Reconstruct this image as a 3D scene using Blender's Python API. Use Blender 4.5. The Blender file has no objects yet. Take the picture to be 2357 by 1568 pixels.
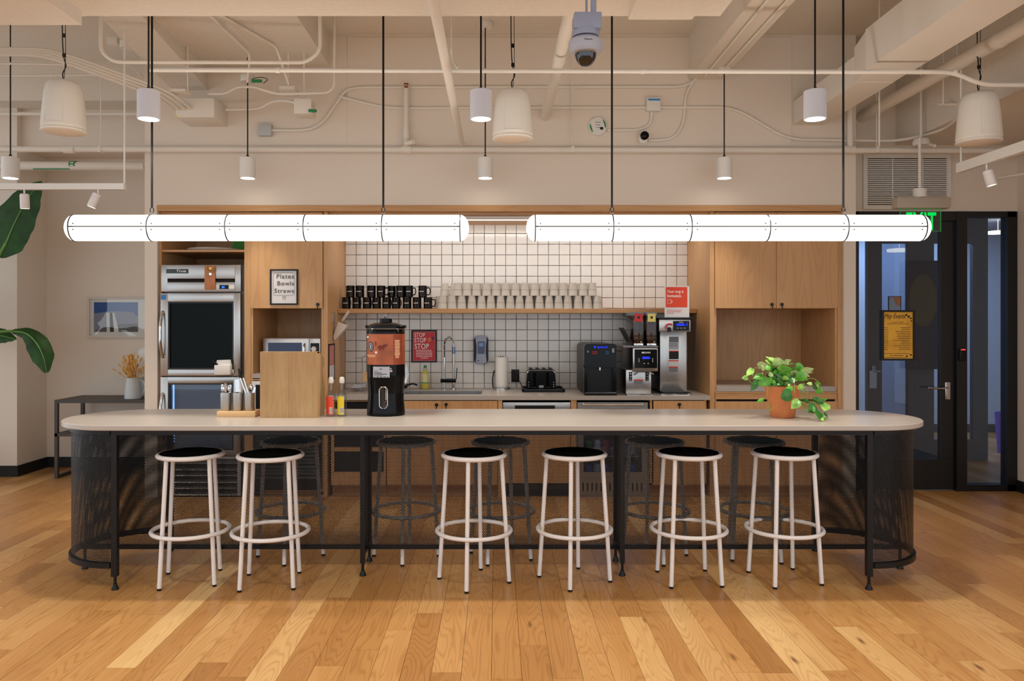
import bpy, bmesh, math, random
import numpy as np
from mathutils import Vector, Matrix

random.seed(7)
SC = bpy.context.scene
C = SC.collection
PI = math.pi
R = math.radians

# ------------------------------------------------------------------ camera, world, exposure
F, CX, CY, H = 1800.0, 1143.0, 742.0, 1.49      # focal length and principal point in pixels of 2357x1568, eye height


def X(px, d):
    return (px - CX) * d / F


def Z(py, d):
    return H - (py - CY) * d / F


def P(px, py, d):
    return Vector((X(px, d), d, Z(py, d)))


cam_data = bpy.data.cameras.new('camera')
cam = bpy.data.objects.new('camera', cam_data)
C.objects.link(cam)
cam.location = (0, 0, H)
cam.rotation_euler = (PI / 2, 0, 0)
cam_data.sensor_width = 36
cam_data.lens = 36 * F / 2357
cam_data.shift_x = (1178.5 - CX) / 2357
cam_data.shift_y = -(784 - CY) / 2357
cam_data.clip_start = 0.05
SC.camera = cam

SC.view_settings.view_transform = 'Standard'
SC.view_settings.look = 'None'
SC.view_settings.gamma = 1
SC.view_settings.use_curve_mapping = False
SC.view_settings.exposure = 0.46
SC.cycles.max_bounces = 8
SC.cycles.diffuse_bounces = 4
SC.cycles.glossy_bounces = 4
SC.cycles.transparent_max_bounces = 16
SC.cycles.transmission_bounces = 6
SC.cycles.sample_clamp_indirect = 6
SC.cycles.caustics_reflective = False
SC.cycles.caustics_refractive = False
try:
    SC.cycles.use_denoising = True
    SC.cycles.denoiser = 'OPENIMAGEDENOISE'
except Exception:
    pass

world = bpy.data.worlds.new('dusk')
SC.world = world
world.use_nodes = True
world.node_tree.nodes['Background'].inputs[0].default_value = (0.86, 0.93, 1.0, 1)
world.node_tree.nodes['Background'].inputs[1].default_value = 1.1

WARM = (1.0, 0.91, 0.79)


def light(name, kind, loc, power, color=WARM, rot=(0, 0, 0), **kw):
    d = bpy.data.lights.new(name, kind)
    d.energy = power
    d.color = color
    for k, v in kw.items():
        setattr(d, k, v)
    o = bpy.data.objects.new(name, d)
    C.objects.link(o)
    o.location = loc
    o.rotation_euler = rot
    return o


# unseen fill spots added above the frame, on the pendants' grid, brightening the near floor
for yy in (2.79, 1.0):
    for xx in (-3.95, -2.02, -0.09, 1.85, 3.78):
        light('fill_spot', 'SPOT', (xx, yy, 2.67), 40, WARM, spot_size=R(120), spot_blend=0.6, shadow_soft_size=0.05)
# the office beyond the glass door is lit by the evening sky
light('office_daylight', 'AREA', (4.9, 9.6, 2.7), 75, (0.46, 0.66, 1.0), (0, 0, 0), shape='RECTANGLE', size=2.2, size_y=1.6)


# ------------------------------------------------------------------ materials
def lin(v):
    v = v / 255.0
    return v / 12.92 if v <= 0.04045 else ((v + 0.055) / 1.055) ** 2.4


def c3(rgb):
    return (lin(rgb[0]), lin(rgb[1]), lin(rgb[2]), 1)


MATS = {}


def M(name, rgb, rough=0.5, metal=0.0, bump=0.0, bscale=60, spec=0.5, vary=0.0, coat=0.0, sheen=0.0):
    if name in MATS:
        return MATS[name]
    m = bpy.data.materials.new(name)
    m.use_nodes = True
    nt = m.node_tree
    p = nt.nodes['Principled BSDF']
    p.inputs['Base Color'].default_value = c3(rgb)
    p.inputs['Roughness'].default_value = rough
    p.inputs['Metallic'].default_value = metal
    p.inputs['Specular IOR Level'].default_value = spec
    p.inputs['Coat Weight'].default_value = coat
    p.inputs['Sheen Weight'].default_value = sheen
    if bump or vary:
        g = nt.nodes.new('ShaderNodeNewGeometry')
        n = nt.nodes.new('ShaderNodeTexNoise')
        n.inputs['Scale'].default_value = bscale
        n.inputs['Detail'].default_value = 4
        nt.links.new(g.outputs['Position'], n.inputs['Vector'])
        if bump:
            b = nt.nodes.new('ShaderNodeBump')
            b.inputs['Strength'].default_value = bump
            b.inputs['Distance'].default_value = 0.01
            nt.links.new(n.outputs['Fac'], b.inputs['Height'])
            nt.links.new(b.outputs['Normal'], p.inputs['Normal'])
        if vary:
            r = nt.nodes.new('ShaderNodeValToRGB')
            lo = [max(0, v * (1 - vary)) for v in rgb]
            hi = [min(255, v * (1 + vary)) for v in rgb]
            r.color_ramp.elements[0].color = c3(lo)
            r.color_ramp.elements[0].position = 0.3
            r.color_ramp.elements[1].color = c3(hi)
            r.color_ramp.elements[1].position = 0.7
            nt.links.new(n.outputs['Fac'], r.inputs['Fac'])
            nt.links.new(r.outputs['Color'], p.inputs['Base Color'])
    MATS[name] = m
    return m


def E(name, rgb, strength):
    m = bpy.data.materials.new(name)
    m.use_nodes = True
    nt = m.node_tree
    nt.nodes.clear()
    e = nt.nodes.new('ShaderNodeEmission')
    e.inputs[0].default_value = c3(rgb)
    e.inputs[1].default_value = strength
    o = nt.nodes.new('ShaderNodeOutputMaterial')
    nt.links.new(e.outputs[0], o.inputs[0])
    MATS[name] = m
    return m


def pane(name, tint, refl=0.06, rough=0.02):
    m = bpy.data.materials.new(name)
    m.use_nodes = True
    nt = m.node_tree
    nt.nodes.clear()
    t = nt.nodes.new('ShaderNodeBsdfTransparent')
    t.inputs[0].default_value = (*tint, 1)
    g = nt.nodes.new('ShaderNodeBsdfGlossy')
    g.inputs['Roughness'].default_value = rough
    lw = nt.nodes.new('ShaderNodeLayerWeight')
    pw = nt.nodes.new('ShaderNodeMath')
    pw.operation = 'POWER'
    pw.inputs[1].default_value = 4.0
    mul = nt.nodes.new('ShaderNodeMath')
    mul.operation = 'MULTIPLY_ADD'
    mul.inputs[1].default_value = 0.7
    mul.inputs[2].default_value = refl
    mul.use_clamp = True
    mx = nt.nodes.new('ShaderNodeMixShader')
    o = nt.nodes.new('ShaderNodeOutputMaterial')
    nt.links.new(lw.outputs['Facing'], pw.inputs[0])
    nt.links.new(pw.outputs[0], mul.inputs[0])
    nt.links.new(mul.outputs[0], mx.inputs[0])
    nt.links.new(t.outputs[0], mx.inputs[1])
    nt.links.new(g.outputs[0], mx.inputs[2])
    nt.links.new(mx.outputs[0], o.inputs[0])
    MATS[name] = m
    return m


def wood(name, dark, mid, light_, axis='z', freq=1.0, lines=14, rough=0.42, plank=False, contrast=0.35, spec=0.4):
    """Oak: contour lines of a stretched noise give the cathedral grain, a second one the pores."""
    m = bpy.data.materials.new(name)
    m.use_nodes = True
    nt = m.node_tree
    N, L = nt.nodes, nt.links
    p = N['Principled BSDF']
    p.inputs['Roughness'].default_value = rough
    p.inputs['Specular IOR Level'].default_value = spec
    g = N.new('ShaderNodeNewGeometry')
    oi = N.new('ShaderNodeObjectInfo')

    def math_(op, a, b=None):
        n = N.new('ShaderNodeMath')
        n.operation = op
        for i, v in enumerate((a, b)):
            if v is None:
                continue
            if isinstance(v, (int, float)):
                n.inputs[i].default_value = v
            else:
                L.new(v, n.inputs[i])
        return n.outputs[0]
    seed = math_('ADD', math_('MULTIPLY', oi.outputs['Random'], 37.0), math_('MULTIPLY', g.outputs['Random Per Island'], 53.0))
    comb = N.new('ShaderNodeCombineXYZ')
    for i in range(3):
        L.new(math_('MULTIPLY', seed, (1.0, 1.7, 0.6)[i]), comb.inputs[i])
    va = N.new('ShaderNodeVectorMath')
    va.operation = 'ADD'
    L.new(g.outputs['Position'], va.inputs[0])
    L.new(comb.outputs[0], va.inputs[1])

    def noise(across, along, detail, rgh=0.5):
        mp = N.new('ShaderNodeMapping')
        s = [across] * 3
        s['xyz'.index(axis)] = along
        mp.inputs['Scale'].default_value = s
        L.new(va.outputs[0], mp.inputs['Vector'])
        n = N.new('ShaderNodeTexNoise')
        n.inputs['Scale'].default_value = 1.0
        n.inputs['Detail'].default_value = detail
        n.inputs['Roughness'].default_value = rgh
        L.new(mp.outputs[0], n.inputs['Vector'])
        return n.outputs['Fac']
    big = noise(7 * freq, 0.75 * freq, 1.5)
    ring = math_('MULTIPLY', math_('ADD', math_('SINE', math_('MULTIPLY', big, lines * 6.28)), 1.0), 0.5)
    ring = math_('POWER', ring, 3.6 if plank else 2.2)
    pores = noise(150 * freq, 5 * freq, 3, 0.6)
    tone = noise(2.6 * freq, 0.5 * freq, 2)
    base = N.new('ShaderNodeValToRGB')
    cr = base.color_ramp
    cr.elements[0].color = c3(dark)
    cr.elements[0].position = 0.0
    cr.elements[1].color = c3(light_)
    cr.elements[1].position = 1.0
    e = cr.elements.new(0.5)
    e.color = c3(mid)
    if plank:
        sep = N.new('ShaderNodeSeparateColor')
        L.new(oi.outputs['Color'], sep.inputs[0])
        t = math_('ADD', sep.outputs[0], math_('MULTIPLY', sep.outputs[1], g.outputs['Random Per Island']))
        t = math_('ADD', t, math_('MULTIPLY', math_('SUBTRACT', tone, 0.5), 0.6))
    else:
        t = math_('ADD', math_('MULTIPLY', math_('SUBTRACT', tone, 0.5), 0.8), 0.5)
    L.new(t, base.inputs['Fac'])
    k = math_('ADD', math_('MULTIPLY', ring, contrast), math_('MULTIPLY', math_('GREATER_THAN', pores, 0.60), contrast * 0.35))
    mix = N.new('ShaderNodeMix')
    mix.data_type = 'RGBA'
    mix.blend_type = 'MULTIPLY'
    L.new(k, mix.inputs[0])
    L.new(base.outputs[0], mix.inputs[6])
    mix.inputs[7].default_value = (0.62, 0.48, 0.34, 1)
    out = mix.outputs[2]
    if plank:                                   # knots
        mp = N.new('ShaderNodeMapping')
        mp.inputs['Scale'].default_value = (5.5, 1.5, 5.5)
        L.new(va.outputs[0], mp.inputs['Vector'])
        v = N.new('ShaderNodeTexVoronoi')
        v.inputs['Scale'].default_value = 1.0
        L.new(mp.outputs[0], v.inputs['Vector'])
        cr2 = N.new('ShaderNodeValToRGB')
        cr2.color_ramp.elements[0].position = 0.02
        cr2.color_ramp.elements[0].color = (1, 1, 1, 1)
        cr2.color_ramp.elements[1].position = 0.085
        cr2.color_ramp.elements[1].color = (0, 0, 0, 1)
        L.new(v.outputs['Distance'], cr2.inputs['Fac'])
        sp = N.new('ShaderNodeSeparateColor')
        L.new(v.outputs['Color'], sp.inputs[0])
        kf = math_('MULTIPLY', cr2.outputs[0], math_('MULTIPLY', math_('GREATER_THAN', sp.outputs[0], 0.4), 0.85))
        mk = N.new('ShaderNodeMix')
        mk.data_type = 'RGBA'
        L.new(kf, mk.inputs[0])
        L.new(out, mk.inputs[6])
        mk.inputs[7].default_value = c3((92, 52, 22))
        out = mk.outputs[2]
    L.new(out, p.inputs['Base Color'])
    b = N.new('ShaderNodeBump')
    b.inputs['Strength'].default_value = 0.06
    b.inputs['Distance'].default_value = 0.004
    L.new(math_('ADD', ring, pores), b.inputs['Height'])
    L.new(b.outputs[0], p.inputs['Normal'])
    MATS[name] = m
    return m


def brushed(name, rgb, rough=0.28, axis='z'):
    m = M(name, rgb, rough, 1.0)
    nt = m.node_tree
    p = nt.nodes['Principled BSDF']
    g = nt.nodes.new('ShaderNodeNewGeometry')
    mp = nt.nodes.new('ShaderNodeMapping')
    s = [260, 260, 260]
    s['xyz'.index(axis)] = 3
    mp.inputs['Scale'].default_value = s
    n = nt.nodes.new('ShaderNodeTexNoise')
    n.inputs['Scale'].default_value = 1
    nt.links.new(g.outputs['Position'], mp.inputs['Vector'])
    nt.links.new(mp.outputs[0], n.inputs['Vector'])
    r = nt.nodes.new('ShaderNodeMapRange')
    r.inputs[3].default_value = rough - 0.06
    r.inputs[4].default_value = rough + 0.1
    nt.links.new(n.outputs['Fac'], r.inputs[0])
    nt.links.new(r.outputs[0], p.inputs['Roughness'])
    return m


M('wall_paint', (226, 214, 200), 0.75, bump=0.05, bscale=180)
M('ceiling_paint', (220, 211, 198), 0.8, bump=0.12, bscale=40, vary=0.015)
M('pipe_paint', (226, 219, 208), 0.5)
M('white_plastic', (225, 222, 216), 0.45)
M('white_metal', (226, 222, 221), 0.4)
M('pendant_cool_lit', (206, 207, 216), 0.42)  # front pendants: white with the cool window light painted into the colour
M('black_metal', (13, 13, 15), 0.4, 0.0, spec=0.3)
M('dark_frame', (16, 15, 15), 0.4)
M('black_plastic', (10, 10, 11), 0.35, spec=0.3)
M('gloss_black', (6, 7, 9), 0.14, spec=0.18)
M('dark_glass', (9, 17, 18), 0.2, spec=0.08)
M('matte_black', (6, 6, 6), 0.95, spec=0.05)
M('black_cord', (18, 16, 15), 0.6)
M('quartz', (176, 168, 160), 0.26, vary=0.012, bscale=400)
M('counter_stone', (168, 160, 152), 0.3, vary=0.015, bscale=400)
M('grout', (20, 18, 17), 0.9)
M('tile_glaze', (230, 226, 221), 0.14, bump=0.03, bscale=22)
M('void', (6, 6, 6), 0.9)
M('subfloor', (46, 26, 12), 0.9)
M('baseboard', (14, 14, 14), 0.5)
brushed('steel', (176, 174, 172), 0.28)
brushed('steel_horizontal', (176, 174, 172), 0.3, 'x')
M('chrome', (205, 205, 205), 0.12, 1.0)
M('grey_plastic', (120, 122, 130), 0.5)
M('grey_metal', (118, 120, 122), 0.45, 0.6)
M('cool_grey', (150, 156, 176), 0.4)
M('terracotta', (206, 124, 72), 0.8, bump=0.06, bscale=90, vary=0.02)
M('soil', (40, 28, 18), 0.95, bump=0.6, bscale=160)
M('mug_black', (6, 6, 8), 0.14, spec=0.45)
M('cup_paper', (204, 196, 186), 0.6)
M('cup_band', (150, 138, 120), 0.7)
M('paper_white', (236, 232, 226), 0.7)
M('paper_grey', (222, 220, 222), 0.7)
M('ink', (24, 22, 26), 0.7)
M('ink_grey', (92, 90, 92), 0.7)
M('ink_white', (245, 242, 238), 0.6)
M('red_print', (206, 44, 54), 0.55)
M('orange_print', (222, 66, 34), 0.55)
M('yellow_label', (232, 204, 20), 0.5)
M('red_label', (232, 66, 36), 0.5)
M('blue_print', (40, 130, 200), 0.5)
M('green_print', (30, 130, 80), 0.5)
M('amber_poster', (246, 178, 62), 0.6, vary=0.10, bscale=6)
M('brown_label', (162, 86, 48), 0.45, vary=0.16, bscale=7)
M('brown_label_edge', (140, 60, 32), 0.45)
M('label_grey', (176, 180, 190), 0.5)
M('copper', (190, 110, 60), 0.3, 1.0)
M('brass', (190, 160, 90), 0.3, 1.0)
M('led_lens', (250, 250, 250), 0.4)
wood('oak_cabinet', (178, 132, 86), (200, 155, 106), (216, 174, 126), 'z', 1.0, 9, 0.4, contrast=0.22)
wood('oak_horizontal', (176, 128, 80), (196, 150, 100), (214, 170, 120), 'x', 1.0, 9, 0.4, contrast=0.22)
wood('floor_oak', (152, 104, 54), (184, 136, 80), (218, 182, 126), 'y', 1.0, 27, 0.36, plank=True, contrast=0.43, spec=0.4)
wood('bamboo', (160, 126, 84), (184, 148, 102), (204, 172, 128), 'z', 5.0, 3, 0.45, contrast=0.22)
wood('pale_wood', (210, 168, 116), (222, 182, 132), (232, 196, 148), 'x', 1.6, 5, 0.45, contrast=0.15)
wood('opener_wood', (150, 84, 44), (186, 116, 70), (216, 156, 104), 'z', 3.0, 6, 0.4, contrast=0.4)
E('lamp_glow', (255, 247, 238), 1.35)
E('lens_glow', (255, 246, 230), 14.0)
E('spot_glow', (255, 244, 226), 5.0)
E('led_strip', (255, 240, 220), 1.3)
E('exit_green', (10, 225, 85), 0.75)
E('exit_edge', (30, 200, 90), 0.28)
E('blue_display', (40, 60, 255), 1.0)
E('cyan_display', (40, 110, 255), 2.0)
E('red_dot', (255, 60, 50), 2.0)
E('fridge_light', (150, 200, 255), 1.2)
E('office_lamp', (255, 240, 220), 3.0)
pane('glass_door', (0.62, 0.66, 0.72), 0.05)
pane('glass_clear', (0.97, 0.98, 0.98), 0.05)
pane('glass_bottle', (0.90, 0.92, 0.92), 0.07)
pane('acrylic', (0.93, 0.94, 0.95), 0.05)
pane('smoked_hopper', (0.62, 0.56, 0.50), 0.05)
pane('fridge_glass', (0.72, 0.8, 0.9), 0.05)
pane('dome_smoke', (0.12, 0.11, 0.10), 0.09)


# ------------------------------------------------------------------ builders
ORG = {}


class B:
    def __init__(s):
        s.bm = bmesh.new()
        s.mi = 0

    def m(s, i):
        s.mi = i
        return s

    def f(s, vs):
        try:
            fc = s.bm.faces.new(vs)
            fc.material_index = s.mi
            return fc
        except ValueError:
            return None

    def poly(s, pts):
        return s.f([s.bm.verts.new(p) for p in pts])

    def box(s, x0, x1, y0, y1, z0, z1, bev=0.0, seg=2):
        x0, x1 = min(x0, x1), max(x0, x1)
        y0, y1 = min(y0, y1), max(y0, y1)
        z0, z1 = min(z0, z1), max(z0, z1)
        v = [s.bm.verts.new((x, y, z)) for x in (x0, x1) for y in (y0, y1) for z in (z0, z1)]
        fs = [s.f([v[i] for i in q]) for q in ((0, 1, 3, 2), (4, 6, 7, 5), (0, 4, 5, 1), (2, 3, 7, 6), (0, 2, 6, 4), (1, 5, 7, 3))]
        if bev > 0:
            es = list({e for fc in fs for e in fc.edges})
            r = bmesh.ops.bevel(s.bm, geom=es, offset=bev, segments=seg, affect='EDGES', profile=0.5)
            for fc in r['faces']:
                fc.material_index = s.mi
        return s

    def ring(s, c, u, v, r, n):
        return [s.bm.verts.new(c + u * (r * math.cos(2 * PI * i / n)) + v * (r * math.sin(2 * PI * i / n))) for i in range(n)]

    def skin(s, a, b):
        n = len(a)
        for i in range(n):
            s.f([a[i], a[(i + 1) % n], b[(i + 1) % n], b[i]])

    def cyl(s, p0, p1, r, r2=None, n=14, caps=True):
        p0, p1 = Vector(p0), Vector(p1)
        r2 = r if r2 is None else r2
        t = (p1 - p0).normalized()
        u = t.orthogonal().normalized()
        v = t.cross(u)
        a, b = s.ring(p0, u, v, r, n), s.ring(p1, u, v, r2, n)
        s.skin(a, b)
        if caps:
            s.f(a[::-1])
            s.f(b)
        return s

    def tube(s, pts, r, n=8, closed=False, caps=True):
        pts = [Vector(p) for p in pts]
        k = len(pts)
        rs = r if isinstance(r, (list, tuple)) else [r] * k
        tg = []
        for i in range(k):
            if closed:
                t = pts[(i + 1) % k] - pts[i - 1]
            else:
                t = pts[min(i + 1, k - 1)] - pts[max(i - 1, 0)]
            tg.append(t.normalized())
        u = tg[0].orthogonal().normalized()
        rings = []
        for i in range(k):
            u = (u - tg[i] * u.dot(tg[i])).normalized()
            rings.append(s.ring(pts[i], u, tg[i].cross(u), rs[i], n))
        for i in range(k - 1):
            s.skin(rings[i], rings[i + 1])
        if closed:
            a, b = rings[-1], rings[0]
            best = min(range(n), key=lambda o: sum((a[j].co - b[(j + o) % n].co).length for j in range(n)))
            s.skin(a, b[best:] + b[:best])
        elif caps:
            s.f(rings[0][::-1])
            s.f(rings[-1])
        return s

    def torus(s, c, R0, r, n=40, m=10, a0=0, a1=2 * PI):
        c = Vector(c)
        full = abs(a1 - a0 - 2 * PI) < 1e-6
        k = n if full else n + 1
        pts = [c + Vector((R0 * math.cos(a0 + (a1 - a0) * i / n), R0 * math.sin(a0 + (a1 - a0) * i / n), 0)) for i in range(k)]
        return s.tube(pts, r, m, closed=full)

    def lathe(s, prof, c=(0, 0, 0), n=28, axis='z', mats=None):
        c = Vector(c)
        u, v, w = {'z': (Vector((1, 0, 0)), Vector((0, 1, 0)), Vector((0, 0, 1))),
                   'y': (Vector((1, 0, 0)), Vector((0, 0, 1)), Vector((0, -1, 0))),
                   'x': (Vector((0, 1, 0)), Vector((0, 0, 1)), Vector((1, 0, 0)))}[axis]
        prev = None
        for i, (r, h) in enumerate(prof):
            if mats:
                s.mi = mats[max(i - 1, 0)]
            if r < 1e-6:
                cur = [s.bm.verts.new(c + w * h)]
            else:
                cur = s.ring(c + w * h, u, v, r, n)
            if prev is not None:
                if len(prev) == 1 and len(cur) > 1:
                    for j in range(n):
                        s.f([prev[0], cur[(j + 1) % n], cur[j]])
                elif len(cur) == 1 and len(prev) > 1:
                    for j in range(n):
                        s.f([prev[j], prev[(j + 1) % n], cur[0]])
                elif len(cur) > 1:
                    s.skin(prev, cur)
            prev = cur
        return s

    def prism(s, poly, axis, a0, a1):
        def pt(p, a):
            return {'y': (p[0], a, p[1]), 'x': (a, p[0], p[1]), 'z': (p[0], p[1], a)}[axis]
        a = [s.bm.verts.new(pt(p, a0)) for p in poly]
        b = [s.bm.verts.new(pt(p, a1)) for p in poly]
        s.f(a)
        s.f(b[::-1])
        n = len(poly)
        for i in range(n):
            s.f([a[i], b[i], b[(i + 1) % n], a[(i + 1) % n]])
        return s

    def frame(s, x0, x1, z0, z1, w, y0, y1):
        """rectangular frame in the xz plane"""
        s.box(x0, x1, y0, y1, z1 - w, z1).box(x0, x1, y0, y1, z0, z0 + w)
        s.box(x0, x0 + w, y0, y1, z0 + w, z1 - w).box(x1 - w, x1, y0, y1, z0 + w, z1 - w)
        return s

    def build(s, name, mats, parent=None, local=False, smooth=40, org=None):
        bmesh.ops.recalc_face_normals(s.bm, faces=s.bm.faces[:])
        me = bpy.data.meshes.new(name)
        if not local:
            if parent is not None:
                o = ORG.get(parent.name, Vector((0, 0, 0)))
            elif org is not None:
                o = Vector(org)
            else:
                xs = [v.co for v in s.bm.verts]
                o = Vector(((min(v.x for v in xs) + max(v.x for v in xs)) / 2, (min(v.y for v in xs) + max(v.y for v in xs)) / 2, min(v.z for v in xs)))
            for v in s.bm.verts:
                v.co -= o
        else:
            o = Vector((0, 0, 0))
        s.bm.to_mesh(me)
        s.bm.free()
        for q in (mats if isinstance(mats, (list, tuple)) else [mats]):
            me.materials.append(MATS[q])
        if smooth:
            me.polygons.foreach_set('use_smooth', [True] * len(me.polygons))
            me.set_sharp_from_angle(angle=R(smooth))
        return put(name, me, parent, o)


def put(name, me, parent=None, org=None):
    ob = bpy.data.objects.new(name, me)
    C.objects.link(ob)
    if parent is not None:
        ob.parent = parent
        ORG[ob.name] = ORG.get(parent.name, Vector((0, 0, 0)))
    elif org is not None:
        ob.location = org
        ORG[ob.name] = Vector(org)
    return ob


def tag(o, label=None, cat=None, group=None, kind=None):
    if label:
        o['label'] = label
    if cat:
        o['category'] = cat
    if group:
        o['group'] = group
    if kind:
        o['kind'] = kind
    return o


def thing(name, label, cat, loc=(0, 0, 0), group=None, kind=None):
    o = bpy.data.objects.new(name, None)
    C.objects.link(o)
    o.location = loc
    o.empty_display_size = 0.05
    ORG[o.name] = Vector(loc)
    return tag(o, label, cat, group, kind)


def copy_tree(o, loc=None, rotz=None, label=None, parent=None):
    c = o.copy()
    C.objects.link(c)
    if parent is not None:
        c.parent = parent
    if loc is not None:
        c.location = loc
        ORG[c.name] = Vector(loc)
    if rotz is not None:
        c.rotation_euler = (0, 0, rotz)
    if label:
        c['label'] = label
    for ch in list(o.children):
        copy_tree(ch, parent=c)
    return c


_TXT = {}


def text_mesh(body, spacing=1.0, bold=0.0, align='CENTER'):
    key = (body, spacing, bold)
    if key in _TXT:
        return _TXT[key]
    cu = bpy.data.curves.new('lettering', 'FONT')
    cu.body = body
    cu.size = 1.0
    cu.align_x = align
    cu.space_character = spacing
    cu.offset = bold
    cu.resolution_u = 3
    ob = bpy.data.objects.new('lettering', cu)
    C.objects.link(ob)
    dg = bpy.context.evaluated_depsgraph_get()
    dg.update()
    me = bpy.data.meshes.new_from_object(ob.evaluated_get(dg))
    bpy.data.objects.remove(ob)
    bpy.data.curves.remove(cu)
    co = np.empty(len(me.vertices) * 3)
    me.vertices.foreach_get('co', co)
    _TXT[key] = (me, co.reshape(-1, 3))
    return _TXT[key]


def text(name, body, x0, x1, z0, z1, y, mat, parent, bold=0.0, spacing=1.0, slant=0.0):
    """flat lettering stretched into the box x0..x1, z0..z1 (world) on the plane y, facing the camera side"""
    me0, co = text_mesh(body, spacing, bold)
    me = me0.copy()
    a, b = co.min(0), co.max(0)
    o = ORG.get(parent.name, Vector((0, 0, 0)))
    out = np.zeros_like(co)
    tz = (co[:, 1] - a[1]) / max(b[1] - a[1], 1e-6)
    out[:, 0] = x0 + (co[:, 0] - a[0]) / (b[0] - a[0]) * (x1 - x0) + slant * tz * (z1 - z0) - o.x
    out[:, 1] = y - o.y
    out[:, 2] = z0 + tz * (z1 - z0) - o.z
    me.vertices.foreach_set('co', out.ravel())
    me.materials.clear()
    me.materials.append(MATS[mat])
    me.update()
    return put(name, me, parent)


def lines(name, rows, y, mat, parent):
    """rows of tiny unreadable print as thin strips: (x0, x1, z, height)"""
    b = B()
    rnd = random.Random(len(rows))
    for x0, x1, z, h in rows:
        x = x0
        while x < x1 - h:
            w = min(x1 - x, h * rnd.uniform(1.2, 4.5))
            b.poly([(x, y, z - h / 2), (x + w, y, z - h / 2), (x + w, y, z + h / 2), (x, y, z + h / 2)])
            x += w + h * 0.7
    return b.build(name, mat, parent, smooth=0)


def rrect(x0, x1, z0, z1, r, n=5):
    pts = []
    for cx, cz, a in ((x1 - r, z1 - r, 0), (x0 + r, z1 - r, 90), (x0 + r, z0 + r, 180), (x1 - r, z0 + r, 270)):
        for i in range(n + 1):
            t = R(a + 90 * i / n)
            pts.append((cx + r * math.cos(t), cz + r * math.sin(t)))
    return pts


def disc(cx, cz, rx, rz=None, n=24):
    rz = rx if rz is None else rz
    return [(cx + rx * math.cos(2 * PI * i / n), cz + rz * math.sin(2 * PI * i / n)) for i in range(n)]


def smooth_path(pts, n=6, closed=False):
    pts = [Vector(p) for p in pts]
    out = []
    k = len(pts)
    for i in range(k - 1):
        p0, p1, p2, p3 = pts[max(i - 1, 0)], pts[i], pts[i + 1], pts[min(i + 2, k - 1)]
        for j in range(n):
            t = j / n
            out.append(0.5 * ((2 * p1) + (p2 - p0) * t + (2 * p0 - 5 * p1 + 4 * p2 - p3) * t * t + (3 * p1 - p0 - 3 * p2 + p3) * t ** 3))
    out.append(pts[-1])
    return out


def rounded(pts, r, n=4):
    """poly-line with its corners rounded, for conduits"""
    pts = [Vector(p) for p in pts]
    out = [pts[0]]
    for i in range(1, len(pts) - 1):
        a, b, c = pts[i - 1], pts[i], pts[i + 1]
        ra = min(r, (a - b).length * 0.45, (c - b).length * 0.45)
        p, q = b + (a - b).normalized() * ra, b + (c - b).normalized() * ra
        for j in range(n + 1):
            t = j / n
            out.append(p * (1 - t) ** 2 + b * 2 * t * (1 - t) + q * t * t)
    out.append(pts[-1])
    return out


ORD = ['', 'first', 'second', 'third', 'fourth', 'fifth', 'sixth', 'seventh', 'eighth', 'ninth', 'tenth', 'eleventh', 'twelfth', 'thirteenth',
       'fourteenth', 'fifteenth', 'sixteenth', 'seventeenth', 'eighteenth', 'nineteenth', 'twentieth']
# lettering is evaluated while the scene is still small
for t_, s_, w_ in (('Plates', 1.1, .012), ('Bowls', 1.1, .012), ('Straws', 1.1, .012), ('STOP', 1.05, .012), ('Your mug is', 1.0, .014), ('homesick.', 1.0, .014),
                   ('May Events', 1.0, 0), ('EXIT', 1.08, .025), ('True', 1.0, .01), ('BUNN', 1.1, .02), ('quench', 1.0, .02), ('36', 1.0, .02), ('wework', 1.0, .03),
                   ('Panasonic', 1.0, .015)):
    text_mesh(t_, s_, w_)

# ================================================================== SETTING
YF = 6.68          # cabinet fronts
YT = 7.45          # tiled wall
YW = 6.64          # white wall around the cabinets
YD = 6.90          # glass door
XL, XR = -1.442, 1.82          # tiled recess
XO0, XO1 = X(362, YW), X(1943, YW)
ZO = 2.485
CZ = 3.93

# ---- floor: every plank in front of the camera is an object
floor = B().box(-7.5, 7.5, -4, 11.2, -0.08, -0.013).build('floor', 'subfloor')
tag(floor, 'oak plank floor under the island, boards running away from the viewer', 'floor', kind='structure')
me_plank = bpy.data.meshes.new('plank')
bb = B().box(0, 1, 0, 1, -1, 0)
bmesh.ops.recalc_face_normals(bb.bm, faces=bb.bm.faces[:])
bb.bm.to_mesh(me_plank)
bb.bm.free()
me_plank.materials.append(MATS['floor_oak'])
SEAM, PW = -0.0217, 0.128


def row_of(px, py):
    d = H * F / (py - CY)
    return math.floor((X(px, d) - SEAM) / PW), d


known = {}
tones = {}
for px, py, tone_front, tone_back in ((272, 1538, .50, .98), (420, 1462, .45, .42), (920, 1451, .62, .52), (840, 1497, .45, .36), (755, 1533, .5, .28),
                                      (990, 1412, .30, .74), (1052, 1376, .52, .66), (1455, 1420, .72, .40), (1410, 1459, .56, .45), (1360, 1505, .66, .55),
                                      (1948, 1443, .78, .5), (1940, 1495, .55, .5), (1925, 1544, .45, .82), (660, 1568, .30, .32), (1120, 1412, .52, .5)):
    r_, d_ = row_of(px, py)
    known.setdefault(r_, []).append(d_)
    tones[(r_, round(d_, 2))] = (tone_front, tone_back)
row_bias = {row_of(640, 1480)[0]: .80, row_of(690, 1500)[0]: .36, row_of(1560, 1430)[0]: .68, row_of(1640, 1450)[0]: .66, row_of(1690, 1440)[0]: .22,
            row_of(1770, 1480)[0]: .92, row_of(1200, 1480)[0]: .36, row_of(1280, 1480)[0]: .46, row_of(1830, 1480)[0]: .72}
rnd = random.Random(11)
planks = []
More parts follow.
